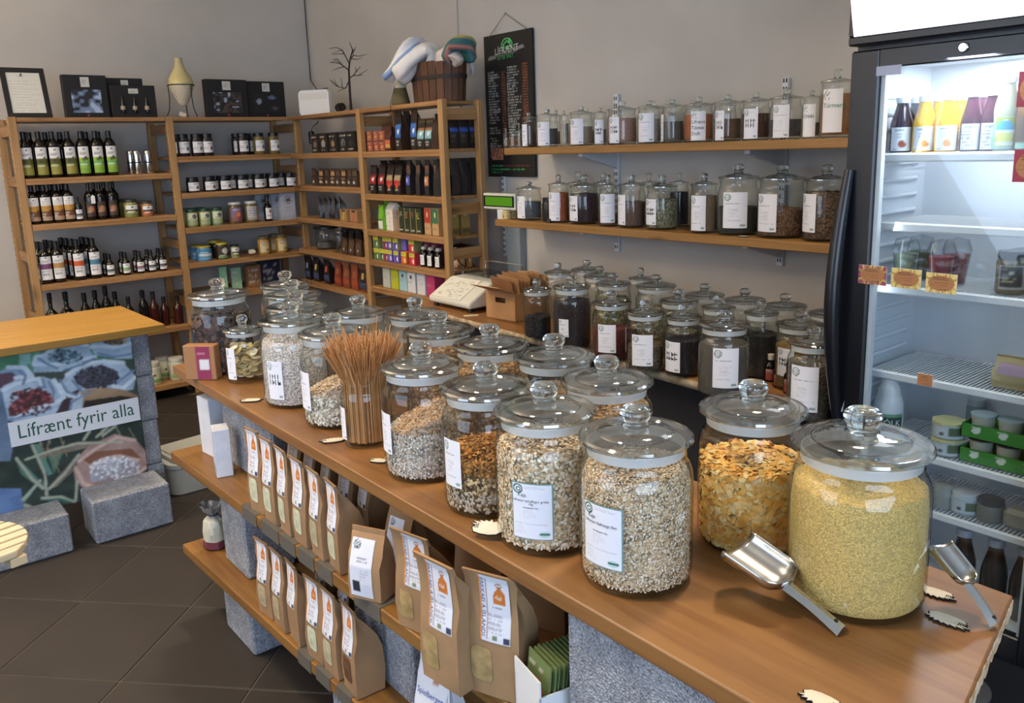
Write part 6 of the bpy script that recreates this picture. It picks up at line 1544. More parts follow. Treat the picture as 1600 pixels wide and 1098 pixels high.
c = at_z(736, 493, ZK); t = tag(MB().box(-.035, .035, -.015, .015, 0, .0008).build('paper_note', plain('yellowish_paper', 'd8cfa4', .7)), 'little yellowish paper note on the worktop before the scale', 'note'); t.location = (c.x, c.y, ZK + .0006); t.rotation_euler = (0, 0, -.5)
# carton leaning against the dark dried fruit jar
c = at_z(333, 588, ZI); img = canvas(20, 20, 'a0734c'); p_rect(img, .42, .3, .85, 1, '8a2a50'); p_rect(img, .42, 0, .85, .3, '8a2a50'); p_rect(img, .5, .3, .8, .58, 'd8d8dc'); p_text(img, .5, .75, .8, .85, 1, 'c88aa0', .8)
t = carton((.848, 2.645, ZI + .0008), .105, .04, .112, 'brown carton with a plum stripe leaning on the dark fruit jar', 'a0734c', img, -.8, name='carton')
# ------------------------------------------------------------------ the glass-door fridge
FX = 2.0; FY1 = at_x(1331, 70, FX).y; FY0 = 0.575; FXB = 2.56
ZD0, ZD1 = 0.325, at_x(1332, 81, FX).z
fr = thing('display_fridge', 'black glass-door fridge with a white lit header, humming beside the counter', 'fridge')
gy1 = at_x(1361, 330, FX).y; gy0 = 0.632; gz1 = at_x(1400, 104, FX).z; gz0 = 0.392
iy1, iy0 = gy1 - .004, gy0 + .004
T = .035
ch = MB(); M_FBLACK = plain('fridge_black', '14161c', 0.28)
ch.box(FX + .03, FXB, FY1 - T, FY1, .06, 1.80).box(FX + .03, FXB, FY0, FY0 + T, .06, 1.80).box(FXB - T, FXB, FY0 + T, FY1 - T, .06, 1.80).box(FX + .03, FXB - T, FY0 + T, FY1 - T, 1.755, 1.80).box(FX + .03, FXB - T, FY0 + T, FY1 - T, .06, .35)
ch.build('cabinet', M_FBLACK, fr, smooth=10)
MB().box(FX + .04, FXB, FY0 + .02, FY1 - .02, 0.0, .06).build('plinth', M_BLACKM, fr)
IB = 2.345  # inner back wall
li = MB()
li.box(FX + .034, IB, FY1 - T - .004, FY1 - T - .0005, .352, 1.75).box(FX + .034, IB, FY0 + T + .0005, FY0 + T + .004, .352, 1.75).box(IB, IB + .004, FY0 + T + .0005, FY1 - T - .0005, .352, 1.75).box(FX + .034, IB, FY0 + T + .0005, FY1 - T - .0005, 1.735, 1.75).box(FX + .034, IB, FY0 + T + .0005, FY1 - T - .0005, .352, .385)
li.build('liner', M_WHITEM, fr, smooth=10)
# moulded ribs on the liner's side wall
for k in range(30):
    z = .43 + k * .042
    MB().box(FX + .07, IB - .05, FY1 - T - .0125, FY1 - T - .0035, z, z + .012, b=.004).build('rib', M_WHITEM, fr)
# door: frame bars, pane, white gasket strip, handle, lock
dr = MB().box(FX, FX + .03, gy1, FY1, ZD0, ZD1, b=.004).box(FX, FX + .03, FY0, gy0, ZD0, ZD1, b=.004).box(FX, FX + .03, gy0 - .002, gy1 + .002, gz1, ZD1, b=.003).box(FX, FX + .03, gy0 - .002, gy1 + .002, ZD0, gz0, b=.003).build('door', M_FBLACK, fr, smooth=20)
MB().box(FX + .006, FX + .010, gy0 - .001, gy1 + .001, gz0 - .001, gz1 + .001).build('pane', M_PANE, dr)
MB().box(FX + .012, FX + .03, gy1 - .012, gy1 - .001, gz0, gz1).box(FX + .012, FX + .03, gy0 + .001, gy0 + .008, gz0, gz1).build('gasket', M_WHITE, dr)
MB().box(FX - .001, FX + .001, gy1 - .055, gy1 + .006, gz1 - .018, gz1 + .004).build('hinge_cover', plain('smoky_plastic', '8a90a8', .3), dr)
pts = []
zt, zb2 = at_x(1318, 265, FX).z, at_x(1312, 660, FX).z
for k in range(15):
    u = k / 14; z = zt + (zb2 - zt) * u; pts.append((FX - .006 - .032 * math.sin(PI * u), FY1 - .014 + .012 * math.sin(PI * u), z))
MB().tube(pts, [.012 + .008 * math.sin(PI * k / 14) for k in range(15)], 10).build('handle', M_FBLACK, dr, smooth=60)
ly = at_x(1506, 74, FX)
MB().lathe([(.0005, .006), (.009, .006), (.011, .004), (.011, 0), (.0005, 0)], 16, m=Matrix.Translation((FX, ly.y, ly.z)) @ Matrix.Rotation(-PI / 2, 4, 'Y')).build('lock', M_CHROME, dr)
MB().box(FX + .01, FX + .034, FY0, FY1, .07, ZD0 - .004, b=.003).build('lower_grille', M_BLACKM, fr)
# header
hz0, hz1 = ZD1 + .012, 2.10
hd = MB().box(FX - .012, FXB - .1, FY0, FY1 + .004, hz0, hz0 + .022, b=.004).box(FX - .012, FXB - .1, FY0, FY1 + .004, hz1, hz1 + .02, b=.004).box(FX - .012, FXB - .1, FY1 - .012, FY1 + .004, hz0 + .02, hz1 + .002, b=.004).box(FX - .012, FXB - .1, FY0, FY0 + .014, hz0 + .02, hz1 + .002, b=.004).box(FX + .1, FXB - .1, FY0 + .014, FY1 - .012, hz0 + .02, hz1).build('header', M_FBLACK, fr, smooth=20)
mb = MB(); hv = []; n = 12
for k in range(n + 1):
    u = k / n; hv += [(FX - .012 - .03 * math.sin(PI * u), FY0 + .013, hz0 + .021 + (hz1 - hz0 - .02) * u), (FX - .012 - .03 * math.sin(PI * u), FY1 - .011, hz0 + .021 + (hz1 - hz0 - .02) * u)]
mb.add(hv, [(2 * k, 2 * k + 1, 2 * k + 3, 2 * k + 2) for k in range(n)]).build('lit_sign', glow('sign_light', 'f4f8ff', 1.6), hd)
# wire shelves
FS = [1.515, 1.345, 1.185, .958, .76, .615]
for z in FS:
    sh = MB().box(FX + .062, FX + .072, iy0 - .02, iy1 + .018, z - .022, z, b=.004).box(IB - .02, IB - .014, iy0 - .02, iy1 + .018, z - .01, z - .004).build('wire_shelf', M_WHITE, fr)
    mb = MB()
    for k in range(44):
        y = iy0 - .016 + k * (iy1 - iy0 + .03) / 43; mb.box(FX + .07, IB - .015, y - .0015, y + .0015, z - .006, z - .002)
    stuff(mb.build('wires', M_WHITE, sh, smooth=0))
# light inside
area('fridge_lamp', (FX + .13, (iy0 + iy1) / 2, 1.728), (FX + .16, (iy0 + iy1) / 2, 0), .10, .36, 7.5, (.86, .93, 1.0))
area('fridge_strip', (FX + .045, iy1 - .004, 1.2), (FX + .3, iy0, 1.1), .02, 0.9, .4, (.82, .91, 1.0))

# ---- what is in the fridge
def fx(px, py, z, r=.03, off=0.0):
    p = at_x(px, py, FX + .085 + off + r); return Vector((FX + .085 + off + r, p.y, z + .0008))
JUI = [art('dfe3ea', 'dfe3ea', 'dfe3ea', 1), ]
def juice(fruit, seed): 
    a = canvas(18, 18, 'dde1ea'); p_text(a, .25, .82, .75, .9, 1, '4a5a5e', .9, seed); p_text(a, .3, .55, .6, .72, 2, '9aa3b0', .8, seed); p_disc(a, .55, .28, .17, .15, fruit); p_text(a, .1, .04, .4, .1, 1, '7a8a90', .6, seed); return a
def jbottle(c, r, H, label, fill, img, grp=None, cap='cfd3da', rz=None):
    t = thing('juice_bottle', label, 'bottle', c, 0, grp)
    put('glass_body', cached(('jb', round(r, 3), round(H, 3)), lambda: MB().lathe([(.0005, .002), (r * .9, 0), (r, .006), (r, H * .5), (r * .93, H * .58), (r * .58, H * .82), (r * .54, H * .88), (r * .54, H * .9), (.0005, H * .9)], 22).mesh('glass_body', M_GLOSS, 45)), t, fill)
    put('cap', cached(('jc', round(r, 3), round(H, 3)), lambda: MB().lathe([(.0005, H * .9), (r * .62, H * .9), (r * .62, H * .99), (r * .58, H), (.0005, H)], 18).mesh('cap', M_PLASTIC, 40)), t, cap)
    if img is not None: wrap_label(t, r + .0008, r * 2.0, H * .03, H * .46, img, rz if rz is not None else face_angle(c), 'label', key=id(img))
    return t
J1, J2, J3 = juice('9a4a3a', 1), juice('c88a4a', 2), juice('dde1ea', 3)
p_text(J3, .1, .1, .7, .9, 7, '6a6e80', .6, 5)
for k, (px, off, r, fill, img, lb) in enumerate(((1407, 0, .0265, '2a2236', J1, 'dark berry juice bottle nearest the fridge hinge side'), (1428, .055, .0265, '2a2236', J1, 'dark berry juice bottle behind the orange juice'),
    (1442, 0, .0265, 'd9a41c', J2, 'orange juice bottle with an orange drawn on its label, beside the dark one'), (1464, .055, .0265, 'd9a41c', J2, 'orange juice bottle in the rear row, between two front bottles'), (1477, 0, .0265, 'd9a41c', J2, 'orange juice bottle with an orange drawn on its label, beside the plum one'), (1498, .055, .0265, 'd9a41c', J2, 'orange juice bottle in the rear row beside the plum ones'),
    (1515, 0, .0265, '4a2232', J3, 'plum-red juice bottle in front with small print'), (1534, .055, .0265, '4a2232', J3, 'plum-red juice bottle in the rear row, behind the printed one'), (1546, .0, .0265, '4a2232', J3, 'plum-red juice bottle next to the clear bottle'))):
    jbottle(fx(px, 232, FS[0], r, off), r - (.003 if k in (6, 8) else 0), .134 if k < 6 else .139, lb, fill, img, 'juice bottles on the top fridge shelf')
LEM = canvas(22, 26, '9fc4d8'); p_rect(LEM, .12, .1, .9, .95, 'a8b848'); p_disc(LEM, .5, .52, .36, .38, 'd8e0e4'); p_disc(LEM, .5, .62, .34, .26, '5ab0cc'); p_disc(LEM, .5, .38, .32, .2, 'd6d87a'); p_rect(LEM, .2, .12, .8, .2, 'e4e6e4'); p_rect(LEM, .15, .52, .85, .56, 'e4ecf0')
c = fx(1568, 230, FS[0], .028); t = jbottle(c, .028, .168, 'clear lemonade bottle with a blue and yellow label and white cap', 'a8a890', LEM, cap='e2e4e8')
for k, (px, off) in enumerate(((1604, 0), (1614, .06))): jbottle(fx(px, 230, FS[0], .028, off), .027, .16, ('brown drink bottle at the far end of the top fridge shelf', 'brown drink bottle behind the other brown one')[k], '6a4a2c', band_img([(0, 1, '5a4632'), (.0, .15, '8ab0a0')], 12, 14), 'brown drink bottles')
# plastic cups with domed lids
M_CUP = thin_glass('cup_plastic', 'f2f5f6', 'c0c8cc', .06)
for k, (px, off, fill, lb) in enumerate(((1413, .01, '74806a', 'clear cup of green smoothie with a domed lid, in front'), (1436, .07, '5c6c52', 'clear cup of green smoothie standing behind'), (1468, .0, '8a2436', 'clear cup of red smoothie with a domed lid, in front'), (1492, .06, '7a2030', 'clear cup of red smoothie standing behind'))):
    c = fx(px, 440, FS[2], .032, off); t = thing('smoothie_cup', lb, 'cup', c)
    MB().lathe([(.0005, .002), (.023, 0), (.0325, .085), (.034, .086), (.032, .092), (.026, .112), (.0005, .118)], 22).build('cup', M_CUP, t)
    MB().lathe([(.0005, .003), (.021, .003), (.0295, .075), (.0005, .077)], 20).build('smoothie', M_PLASTIC, t, fill)
MUST = canvas(14, 16, '9a968e'); p_rect(MUST, .1, .1, .75, .9, '2a2c2e'); p_text(MUST, .2, .3, .65, .5, 2, 'b8a86a', .8, 3); p_disc(MUST, .42, .7, .1, .07, 'b8b0a0')
for k, (px, off) in enumerate(((1578, .01), (1600, .06))): lidded_jar(fx(px, 452, FS[2], .033, off), .033, .10, ('mustard jar with a black label on the middle fridge shelf', 'mustard jar with a grey label behind the black-labelled one')[k], MUST, '2a2e30', '6a604a', name='mustard_jar', rz=PI + .5, lidh=.18)
c = fx(1598, 608, FS[3], .05, .0); sack((c.x + .02, c.y - .02, FS[3] + .0008), .16, .10, .075, 'clear bag of flatbread lying at the end of the fourth fridge shelf', 'b9ab84', M_FOIL, RZ, name='bread_bag', lab=(band_img([(0, 1, 'a89a72'), (.5, .9, 'b096b0')], 10, 12), 0, .14, .1, .8))
# milk bottle
c = fx(1387, 660, FS[4], .034, -.01); t = thing('milk_bottle', 'white milk bottle with a green cap and dark green label', 'bottle', c); t.scale = (1.08, 1.08, 1.08)
MB().lathe([(.0005, .001), (.031, 0), (.034, .005), (.034, .09), (.030, .105), (.026, .118), (.0265, .125), (.02, .14), (.015, .155), (.015, .165), (.0005, .165)], 24).build('bottle_body', M_WHITE, t)
MB().lathe([(.0005, .16), (.017, .16), (.017, .174), (.0005, .175)], 20).build('cap', M_PLASTIC, t, '5a8a5a')
lb = wrap_label(t, .0348, .075, .03, .072, band_img([(0, 1, '2a4a3c'), (.88, 1, '7aa88a')], 14, 14), face_angle(c), 'label'); lettering('MJÓLK', .021, M_WHITE, lb, wrap=(.0354, -.9, .043))
# stacked hummus tubs with yellow octagonal lids
HUM = canvas(16, 12, 'c2cbd2'); p_rect(HUM, .5, .3, .95, .95, '5a6a4a'); p_disc(HUM, .3, .4, .1, .15, '5a6058')
for k in range(2):
    c = fx(1478, 724, FS[4], .04, -.01); t = thing('octagonal_tub', ('tub with a pale yellow lid, lower of the stacked pair', 'tub with a pale yellow eight-sided lid, upper of the stacked pair')[k], 'tub', (c.x, c.y, FS[4] + .0008 + k * .0445))
    MB().lathe([(.0005, .001), (.036, 0), (.039, .003), (.039, .036), (.0005, .036)], 24).build('tub_body', M_PLASTIC, t, 'b8bcae')
    MB().lathe([(.0005, .0362), (.0415, .0362), (.0415, .042), (.036, .0438), (.0005, .0438)], 8).build('lid', M_PLASTIC, t, 'cfcc98'); wrap_label(t, .0398, .08, .004, .034, HUM, face_angle(c), 'label')
# green card trays with cups
TR = canvas(60, 16, '3f8a34')
for u in (.12, .42, .72):
    p_disc(TR, u + .04, .55, .045, .22, 'd8e0d4'); p_disc(TR, u + .07, .7, .03, .2, 'd8e0d4'); p_text(TR, u, .75, u + .1, .95, 2, 'c8d8c0', .8)
yl_ = fx(1507, 700, FS[4], .03, 0).y; W_ = yl_ - (iy0 - .012)
for k, (z, yo_) in enumerate(((FS[4] + .0008, 0), (FS[4] + .064, .0))):
    t = thing('card_tray', ('green card tray of dessert cups, lower one', 'green card tray of dessert cups, upper one')[k], 'tray', (FX + .10, yl_ - W_ / 2, z), RZ)
    MB().box(-W_ / 2, W_ / 2, -.012, -.010, 0, .034).box(-W_ / 2, W_ / 2, .10, .102, 0, .034).box(-W_ / 2, -W_ / 2 + .002, -.012, .102, 0, .034).box(W_ / 2 - .002, W_ / 2, -.012, .102, 0, .034).box(-W_ / 2, W_ / 2, -.012, .102, 0, .002).build('tray_body', M_PAPER, t, '3f8a34')
    panel(t, W_ - .002, .001, .033, -.0127, TR)
    for j in range(3):
        y = yl_ - .035 - j * .062; cu = thing('dessert_cup', 'white dessert cup in the %s green tray, %s from the yellow-lidded tubs' % (('lower', 'upper')[k], ORD[j]), 'cup', (FX + .125, y, z + .0025), 0, 'dessert cups')
        MB().lathe([(.0005, 0), (.022, 0), (.028, .05), (.0005, .05)], 18).build('cup', M_PLASTIC, cu, 'b4b4a4'); MB().lathe([(.0005, .0502), (.0295, .0502), (.0295, .0535), (.0005, .0545)], 18).build('lid', M_PLASTIC, cu, 'a8bcc4' if k else '5a4a44')
c = fx(1525, 640, FS[4], .02, .2); lidded_jar((c.x, c.y, FS[4] + .0008), .024, .10, 'frosted pot at the back of the milk shelf', None, 'a8b0b4', '8f989c', cat='pot', mat=M_PLASTIC, lidh=.2)
# lower shelf
for k, (px, r, h, lc, bc, lb) in enumerate(((1473, .026, .06, 'a8aca4', '9aa09c', 'pale cup with a folded spoon on the lower fridge shelf'), (1508, .036, .055, 'c8d0d8', 'b0bac4', 'white cheese tub printed with a small flower'), (1548, .032, .055, '3a3c40', '7a7a70', 'glass pot with a dark lid on the lower fridge shelf'))):
    c = fx(px, 795, FS[5], r, .0); lidded_jar(c, r, h, lb, HUM if k == 1 else None, lc, bc, cat='tub', name='small_tub', mat=M_PLASTIC, lidh=.25, rz=face_angle(c))
c = fx(1590, 830, FS[5], .03, .0); carton((c.x, c.y, FS[5] + .0008), .06, .05, .05, 'wrapped pale block at the end of the lower fridge shelf', '8f8c82', None, RZ, name='wrapped_cheese', mat=M_FOIL, b=.01)
for k, px in enumerate((1497, 1547, 1594)):
    c = fx(px, 960, .386, .032, .0); jbottle((c.x, c.y, .3858), .031, .185, 'tall brown drink bottle with a white cap on the fridge floor, %s from the millet' % ORD[k], '3a2c22', None, 'brown drinks on the fridge floor', cap='a8b0bc')
# paper price tags stuck on the door glass
def door_tag(px0, py0, px1, py1, base, ink, label, rings=True):
    y1, y0 = at_x(px0, (py0 + py1) / 2, FX - .003).y, at_x(px1, (py0 + py1) / 2, FX - .003).y; z1, z0 = at_x(px0, py0, FX - .003).z, at_x(px1, py1, FX - .003).z
    a = canvas(36, 24, base); 
    if rings:
        for k in range(5): p_disc(a, .1 + .2 * k, .95, .16, .3, ('9a8a3a', 'c8b060')[k % 2], hole=.7); p_disc(a, .1 + .2 * k, .02, .16, .3, ('b8a050', '8a7a3a')[k % 2], hole=.7)
    p_disc(a, .5, .5, .43, .40, '9a6a42'); p_text(a, .25, .64, .75, .82, 2, ink, .9, 2); p_text(a, .15, .35, .85, .58, 2, '7a4e30', .7, 3); p_text(a, .45, .14, .75, .24, 1, ink, .9, 4)
    t = thing('door_tag', label, 'tag', (0, 0, 0)); xo = FX - .0022
    MB().grid(36, 24, lambda u, v: (xo, y1 + (y0 - y1) * u, z0 + (z1 - z0) * v), a).build('printed_card', M_PRINT, t, recalc=False)
    MB().box(xo + .0004, FX - .0003, y0, y1, z0, z1).build('card_back', M_WHITE, t)
door_tag(1341, 413, 1385, 447, '8a3a5a', '3a2420', 'price card with a plum edge stuck on the fridge door frame')
door_tag(1392, 418, 1439, 453, 'c8b478', '3a2420', 'price card with ringed yellow border, middle of the three')
door_tag(1446, 425, 1495, 461, 'd0bc80', '3a2420', 'price card with ringed yellow border, third from the handle')
door_tag(1433, 582, 1457, 605, '9a6a48', '4a2c20', 'small brown price card hanging lower on the fridge door', False)
door_tag(1590, 112, 1640, 165, '7a2a3c', '3a2420', 'dark red price card high on the fridge door', False)
door_tag(1583, 234, 1640, 285, '8a2a3e', '3a2420', 'dark red and ochre price card below the top fridge shelf', False)
# tins on the floor beside the fridge
for k, (px, py, r) in enumerate(((1491, 1068, .075), (1412, 1095, .066))):
    c = at_z(px, py, .30); t = thing('round_tin', ('dark round tin with a white sticker on its lid, on the floor before the fridge', 'grey round tin on the floor beside the dark one')[k], 'tin', (c.x, c.y, .0005))
    MB().lathe([(.0005, 0), (r, 0), (r, .285), (.0005, .285)], 28).build('tin_body', M_PLASTIC, t, ('26282c', '6a6e74')[k]); MB().lathe([(.0005, .2855), (r + .002, .2855), (r + .002, .296), (r * .95, .299), (.0005, .298)], 28).build('lid', M_PLASTIC, t, ('3a3d42', '9aa0a6')[k])
    if k == 0: o = MB().box(-.018, .018, -.01, .01, .2985, .2997).build('sticker', M_WHITE, t); o.rotation_euler = (0, 0, -.6)
# ------------------------------------------------------------------ on top of the shelving and on the walls
ZT = 1.8125; ZTS = 1.8105
def top(px, off=.05): p = at_y(px, 183, YP + off); return Vector((p.x, YP + off, ZT))
# framed certificate leaning back
xa, xb = at_y(14, 181, YP + .03).x, at_y(84, 181, YP + .03).x; hF = .30
t = thing('framed_certificate', 'black frame with a printed white sheet leaning at the outer end of the top board', 'frame', ((xa + xb) / 2 + .0, YP + .05, ZT + .003), 0, None, (-.30, 0.0, .0))
w_ = (xb - xa); 
MB().box(-w_ / 2, w_ / 2, 0, .014, 0, .028, b=.002).box(-w_ / 2, w_ / 2, 0, .014, hF - .028, hF, b=.002).box(-w_ / 2, -w_ / 2 + .028, 0, .014, .027, hF - .027, b=.002).box(w_ / 2 - .028, w_ / 2, 0, .014, .027, hF - .027, b=.002).build('frame', M_BLACKM, t)
im = canvas(50, 60, 'd6d6d0'); p_disc(im, .45, .94, .04, .03, '3a3a3a'); p_text(im, .35, .88, .58, .92, 1, '8a8a88', .8); 
for k in range(12): p_text(im, .06, .05 + k * .065, .92, .085 + k * .065, 1, 'b0b0aa', .75, k)
MB().grid(50, 60, lambda u, v: (-w_ / 2 + .026 + (w_ - .052) * u, .006, .026 + (hF - .052) * v), im).build('printed_sheet', M_PRINT, t, recalc=False)
# gift boxes
FOIL = canvas(40, 34, '4a5a74'); n_ = vnoise(40, 34, 6); FOIL[:] = np.array(lin('2c3850'))[None, None] * (1 - n_[..., None]) + np.array(lin('8fa6cc'))[None, None] * n_[..., None]; FOIL[n_ > .68] = lin('a8bcdc'); FOIL[n_ < .25] = lin('20242c')
DKF = canvas(40, 34, '1a1a1e'); n2 = vnoise(40, 34, 7); DKF[n2 > .6] = lin('4a4c5a'); DKF[n2 > .76] = lin('9aa2b8'); DKF[(n2 < .35)] = lin('4a3c34')
def gift(xa, xb, hz, label, img, rot=-.12, off=.06, dx=.0, kind=0):
    t = thing('gift_box', label, 'box', (at_y((xa + xb) / 2, 181, YP + off).x, YP + off, ZT + .0005), 0)
    w_ = at_y(xb, 181, YP + off).x - at_y(xa, 181, YP + off).x; M = Matrix(((1, 0, dx, 0), (0, 1, .15, 0), (0, 0, 1, 0), (0, 0, 0, 1)))
    o = MB().box(-w_ / 2, w_ / 2, 0, .06, 0, hz, b=.002).build('box_body', M_BLACKM, t); 
    if kind == 0:
        panel(t, w_ * .68, hz * .12, hz * .66, -.0006, img, 'window')
        s_ = canvas(12, 14, 'c8c8c6'); p_text(s_, .2, .3, .8, .8, 3, '8a8a88', .7)
        panel(t, w_ * .2, hz * .72, hz * .95, -.0006, s_, 'label'); MB().lathe([(.0005, 0), (.008, 0), (.008, .001), (.0005, .001)], 14, m=Matrix.Translation((0, 0, hz * .06)) @ Matrix.Rotation(PI / 2, 4, 'X')).build('seal_sticker', plain('red_seal', '8a3038', .5), t)
    return t, w_
gift(105, 173, .25, 'black gift box with crinkled blue foil in its window', FOIL)
gift(172, 229, .245, 'black gift box with rounded corners behind the three-bottle pack', DKF, off=.15)
t, w_ = gift(178, 247, .195, 'low black gift box showing three tiny dressing bottles', None, kind=1, off=.05)
for k in range(3):
    b = MB().lathe([(.0005, 0), (.010, .003), (.014, .03), (.012, .055), (.005, .075), (.004, .105), (.0005, .106)], 14, m=Matrix.Translation((-w_ * .27 + k * w_ * .27, -.004, .025))).build('tiny_bottle', M_DARKGLASS, t)
    MB().lathe([(.0135, .022), (.0146, .03), (.0138, .045)], 14, m=Matrix.Translation((-w_ * .27 + k * w_ * .27, -.004, .025))).build('label', plain('tan_print_%d' % k, 'a89a84', .6), b)
s_ = canvas(12, 10, 'c8c8c0'); p_text(s_, .2, .2, .8, .5, 1, '6a6a68', .8); panel(t, w_ * .22, .145, .175, -.0006, s_, 'label', 0)
gift(326, 390, .245, 'black gift box with bottles behind its window, beside the pale vase', DKF, off=.06)
gift(390, 448, .24, 'black gift box with a dark window, near the corner', band_img([(0, 1, '17171a')], 20, 20, disc=[(.2, .6, .1, .14, '8a92a8'), (.7, .8, .15, .1, '5a6a94'), (.8, .25, .12, .1, '4a4652')]), off=.08)
# vase in an iron stand
c = top(288, .10); t = thing('ceramic_vase', 'cream and yellow pointed ceramic vase with a speckled neck', 'vase', (c.x, c.y, ZT + .075))
VZ = MB().lathe([(.0005, 0), (.022, .004), (.05, .05), (.072, .105), (.078, .14), (.072, .17), (.055, .20), (.034, .235), (.024, .27), (.024, .29), (.028, .30), (.021, .30), (.018, .27), (.0005, .26)], 32)
mv, n_, l_, pp = newmat('two_tone_glaze'); tcn = n_.new('ShaderNodeTexCoord'); sx_ = n_.new('ShaderNodeSeparateXYZ'); l_.new(tcn.outputs['Object'], sx_.inputs[0]); nzz = n_.new('ShaderNodeTexNoise'); nzz.inputs['Scale'].default_value = 90; l_.new(tcn.outputs['Object'], nzz.inputs['Vector'])
rr = n_.new('ShaderNodeValToRGB'); rr.color_ramp.elements[0].position = .115; rr.color_ramp.elements[0].color = (*lin('cfc7b0'), 1); rr.color_ramp.elements[1].position = .135; rr.color_ramp.elements[1].color = (*lin('d3c487'), 1); e3 = rr.color_ramp.elements.new(.28); e3.color = (*lin('c4b98c'), 1); l_.new(sx_.outputs['Z'], rr.inputs[0])
mmx = n_.new('ShaderNodeMix'); mmx.data_type = 'RGBA'; mmx.inputs[7].default_value = (*lin('7a6a40'), 1); gt = n_.new('ShaderNodeMath'); gt.operation = 'GREATER_THAN'; gt.inputs[1].default_value = .68; l_.new(nzz.outputs[0], gt.inputs[0]); l_.new(gt.outputs[0], mmx.inputs[0]); l_.new(rr.outputs[0], mmx.inputs[6]); l_.new(mmx.outputs[2], pp.inputs['Base Color']); pp.inputs['Roughness'].default_value = .25
VZ.build('vase_body', mv, t)
t2 = thing('vase_stand', 'thin black iron three-legged stand holding the cream vase', 'stand', (c.x, c.y, ZT + .0005))
MB().tube([(.0815 * math.cos(a * PI / 12), .0815 * math.sin(a * PI / 12), .205) for a in range(24)], .003, 6, closed=True).build('ring', M_BLACKM, t2)
for k in range(3):
    a = -PI / 2 + .5 + k * 2 * PI / 3; ca, sa = math.cos(a), math.sin(a)
    MB().tube([(.0815 * ca, .0815 * sa, .205), (.08 * ca, .08 * sa, .12), (.088 * ca, .088 * sa, .05), (.11 * ca, .11 * sa, .003)], .003, 6).build('leg', M_BLACKM, t2)
o = tag(MB().box(-.022, .022, -.001, .001, -.014, .014, b=.0009).build('paper_tag', M_TAG), 'cream paper tag tied to the vase stand', 'tag'); o.location = (c.x - .035, c.y - .082, ZT + .018); o.rotation_euler = (0, .3, 0)
# router and cable
c = at_x(494, 181, 2.62); rt = thing('wifi_router', 'white rounded router box with an embossed band in the corner', 'router', (2.64, at_x(494, 178, 2.64).y, ZTS + .001), RZ + .55)
MB().prism([(x, z) for x, z in rrect(.235, .165, .028)], -.018, .018, m=Matrix.Translation((0, 0, .0835)) @ Matrix.Rotation(PI / 2, 4, 'X')).build('router_body', M_WHITE, rt, smooth=30)
im = canvas(40, 10, 'dcdcd8'); p_text(im, .15, .35, .75, .65, 1, 'c0bfb8', .8)
o = MB().grid(40, 10, lambda u, v: (-.105 + .21 * u, -.0186, .105 + .04 * v), im).build('embossed_band', plain('gloss_white', 'e2e2de', .12), rt, recalc=False)
cc = at_y(492, 60, YB - .02); cx_ = XR - .012
tag(MB().tube([(cx_, YB - .012, ZC - .01), (cx_ - .004, YB - .012, 2.5), (cx_ - .004, YB - .014, 2.1), (2.80, 5.6, 2.0), (2.70, 5.25, 1.985)], .0035, 6).build('cable', M_BLACKM), 'thin black cable running down the room corner to the router', 'cable')
# dead twig tree and a ball of wire
XT = 2.67; tw = thing('twig_tree', 'bare black twig tree with thin branches beside the router', 'decoration')
base = at_x(549, 176, XT); base.z = ZTS
def tp_(px, py, dx=0.0): return at_x(px, py, XT + dx)
M_TWIG = plain('dark_bark', '2a211c', .85)
main = [base, tp_(547, 150), tp_(546, 130), tp_(545, 108), tp_(547, 92), tp_(551, 78), tp_(546, 66)]
MB().tube(main, [.010, .008, .007, .006, .005, .004, .002], 8).build('stem', M_TWIG, tw)
mb_n = 0
for (pts, r) in (
    (((546, 125, 0), (540, 138, .02), (530, 136, .04), (518, 126, .06)), .004), (((530, 136, .04), (523, 133, .03), (515, 124, .02)), .003), (((535, 137, .03), (534, 128, .02), (532, 121, .0)), .0025), (((538, 138, .02), (530, 142, .0), (527, 144, -.02)), .0025), (((526, 134, .05), (524, 128, .06), (522, 122, .08)), .002),
    (((545, 110, 0), (538, 104, -.03), (530, 99, -.05), (516, 97, -.07)), .004), (((538, 104, -.03), (530, 106, -.05), (520, 110, -.06)), .003), (((535, 102, -.04), (527, 92, -.05), (519, 93, -.06)), .003), (((530, 99, -.05), (524, 94, -.06), (518, 99, -.08)), .0025),
    (((546, 100, 0), (540, 88, .03), (534, 78, .05), (525, 74, .07), (514, 76, .08)), .004), (((538, 84, .03), (530, 84, .05), (518, 85, .06)), .003), (((534, 78, .05), (528, 80, .06), (519, 84, .08)), .0025), (((540, 88, .03), (537, 82, .0), (535, 78, -.02)), .0025),
    (((547, 92, 0), (553, 86, -.02), (560, 88, -.04), (573, 85, -.06)), .0035), (((551, 92, -.01), (558, 93, -.03), (566, 90, -.05)), .003), (((549, 86, .01), (553, 78, .03), (556, 73, .04)), .003), (((549, 94, 0), (552, 84, .02), (555, 76, .02)), .0025),
    (((546, 122, 0), (552, 118, -.03), (558, 110, -.05), (563, 104, -.06)), .004), (((553, 118, -.03), (560, 118, -.04), (566, 114, -.05), (574, 109, -.06)), .003), (((560, 118, -.04), (568, 117, -.05)), .0025), (((556, 112, -.04), (556, 107, -.03), (554, 104, -.02)), .0025)):
    MB().tube([tp_(*q) for q in pts], [r * (1 - .6 * i / (len(pts) - 1)) for i in range(len(pts))], 5).build('branch', M_TWIG, tw)
c = at_x(532, 171, 2.66); t = thing('wire_ball', 'dark tangled ball of wire lying between the router and the twig tree', 'decoration', (2.66, c.y, ZTS + .036))
rs = random.Random(5); mb = MB()
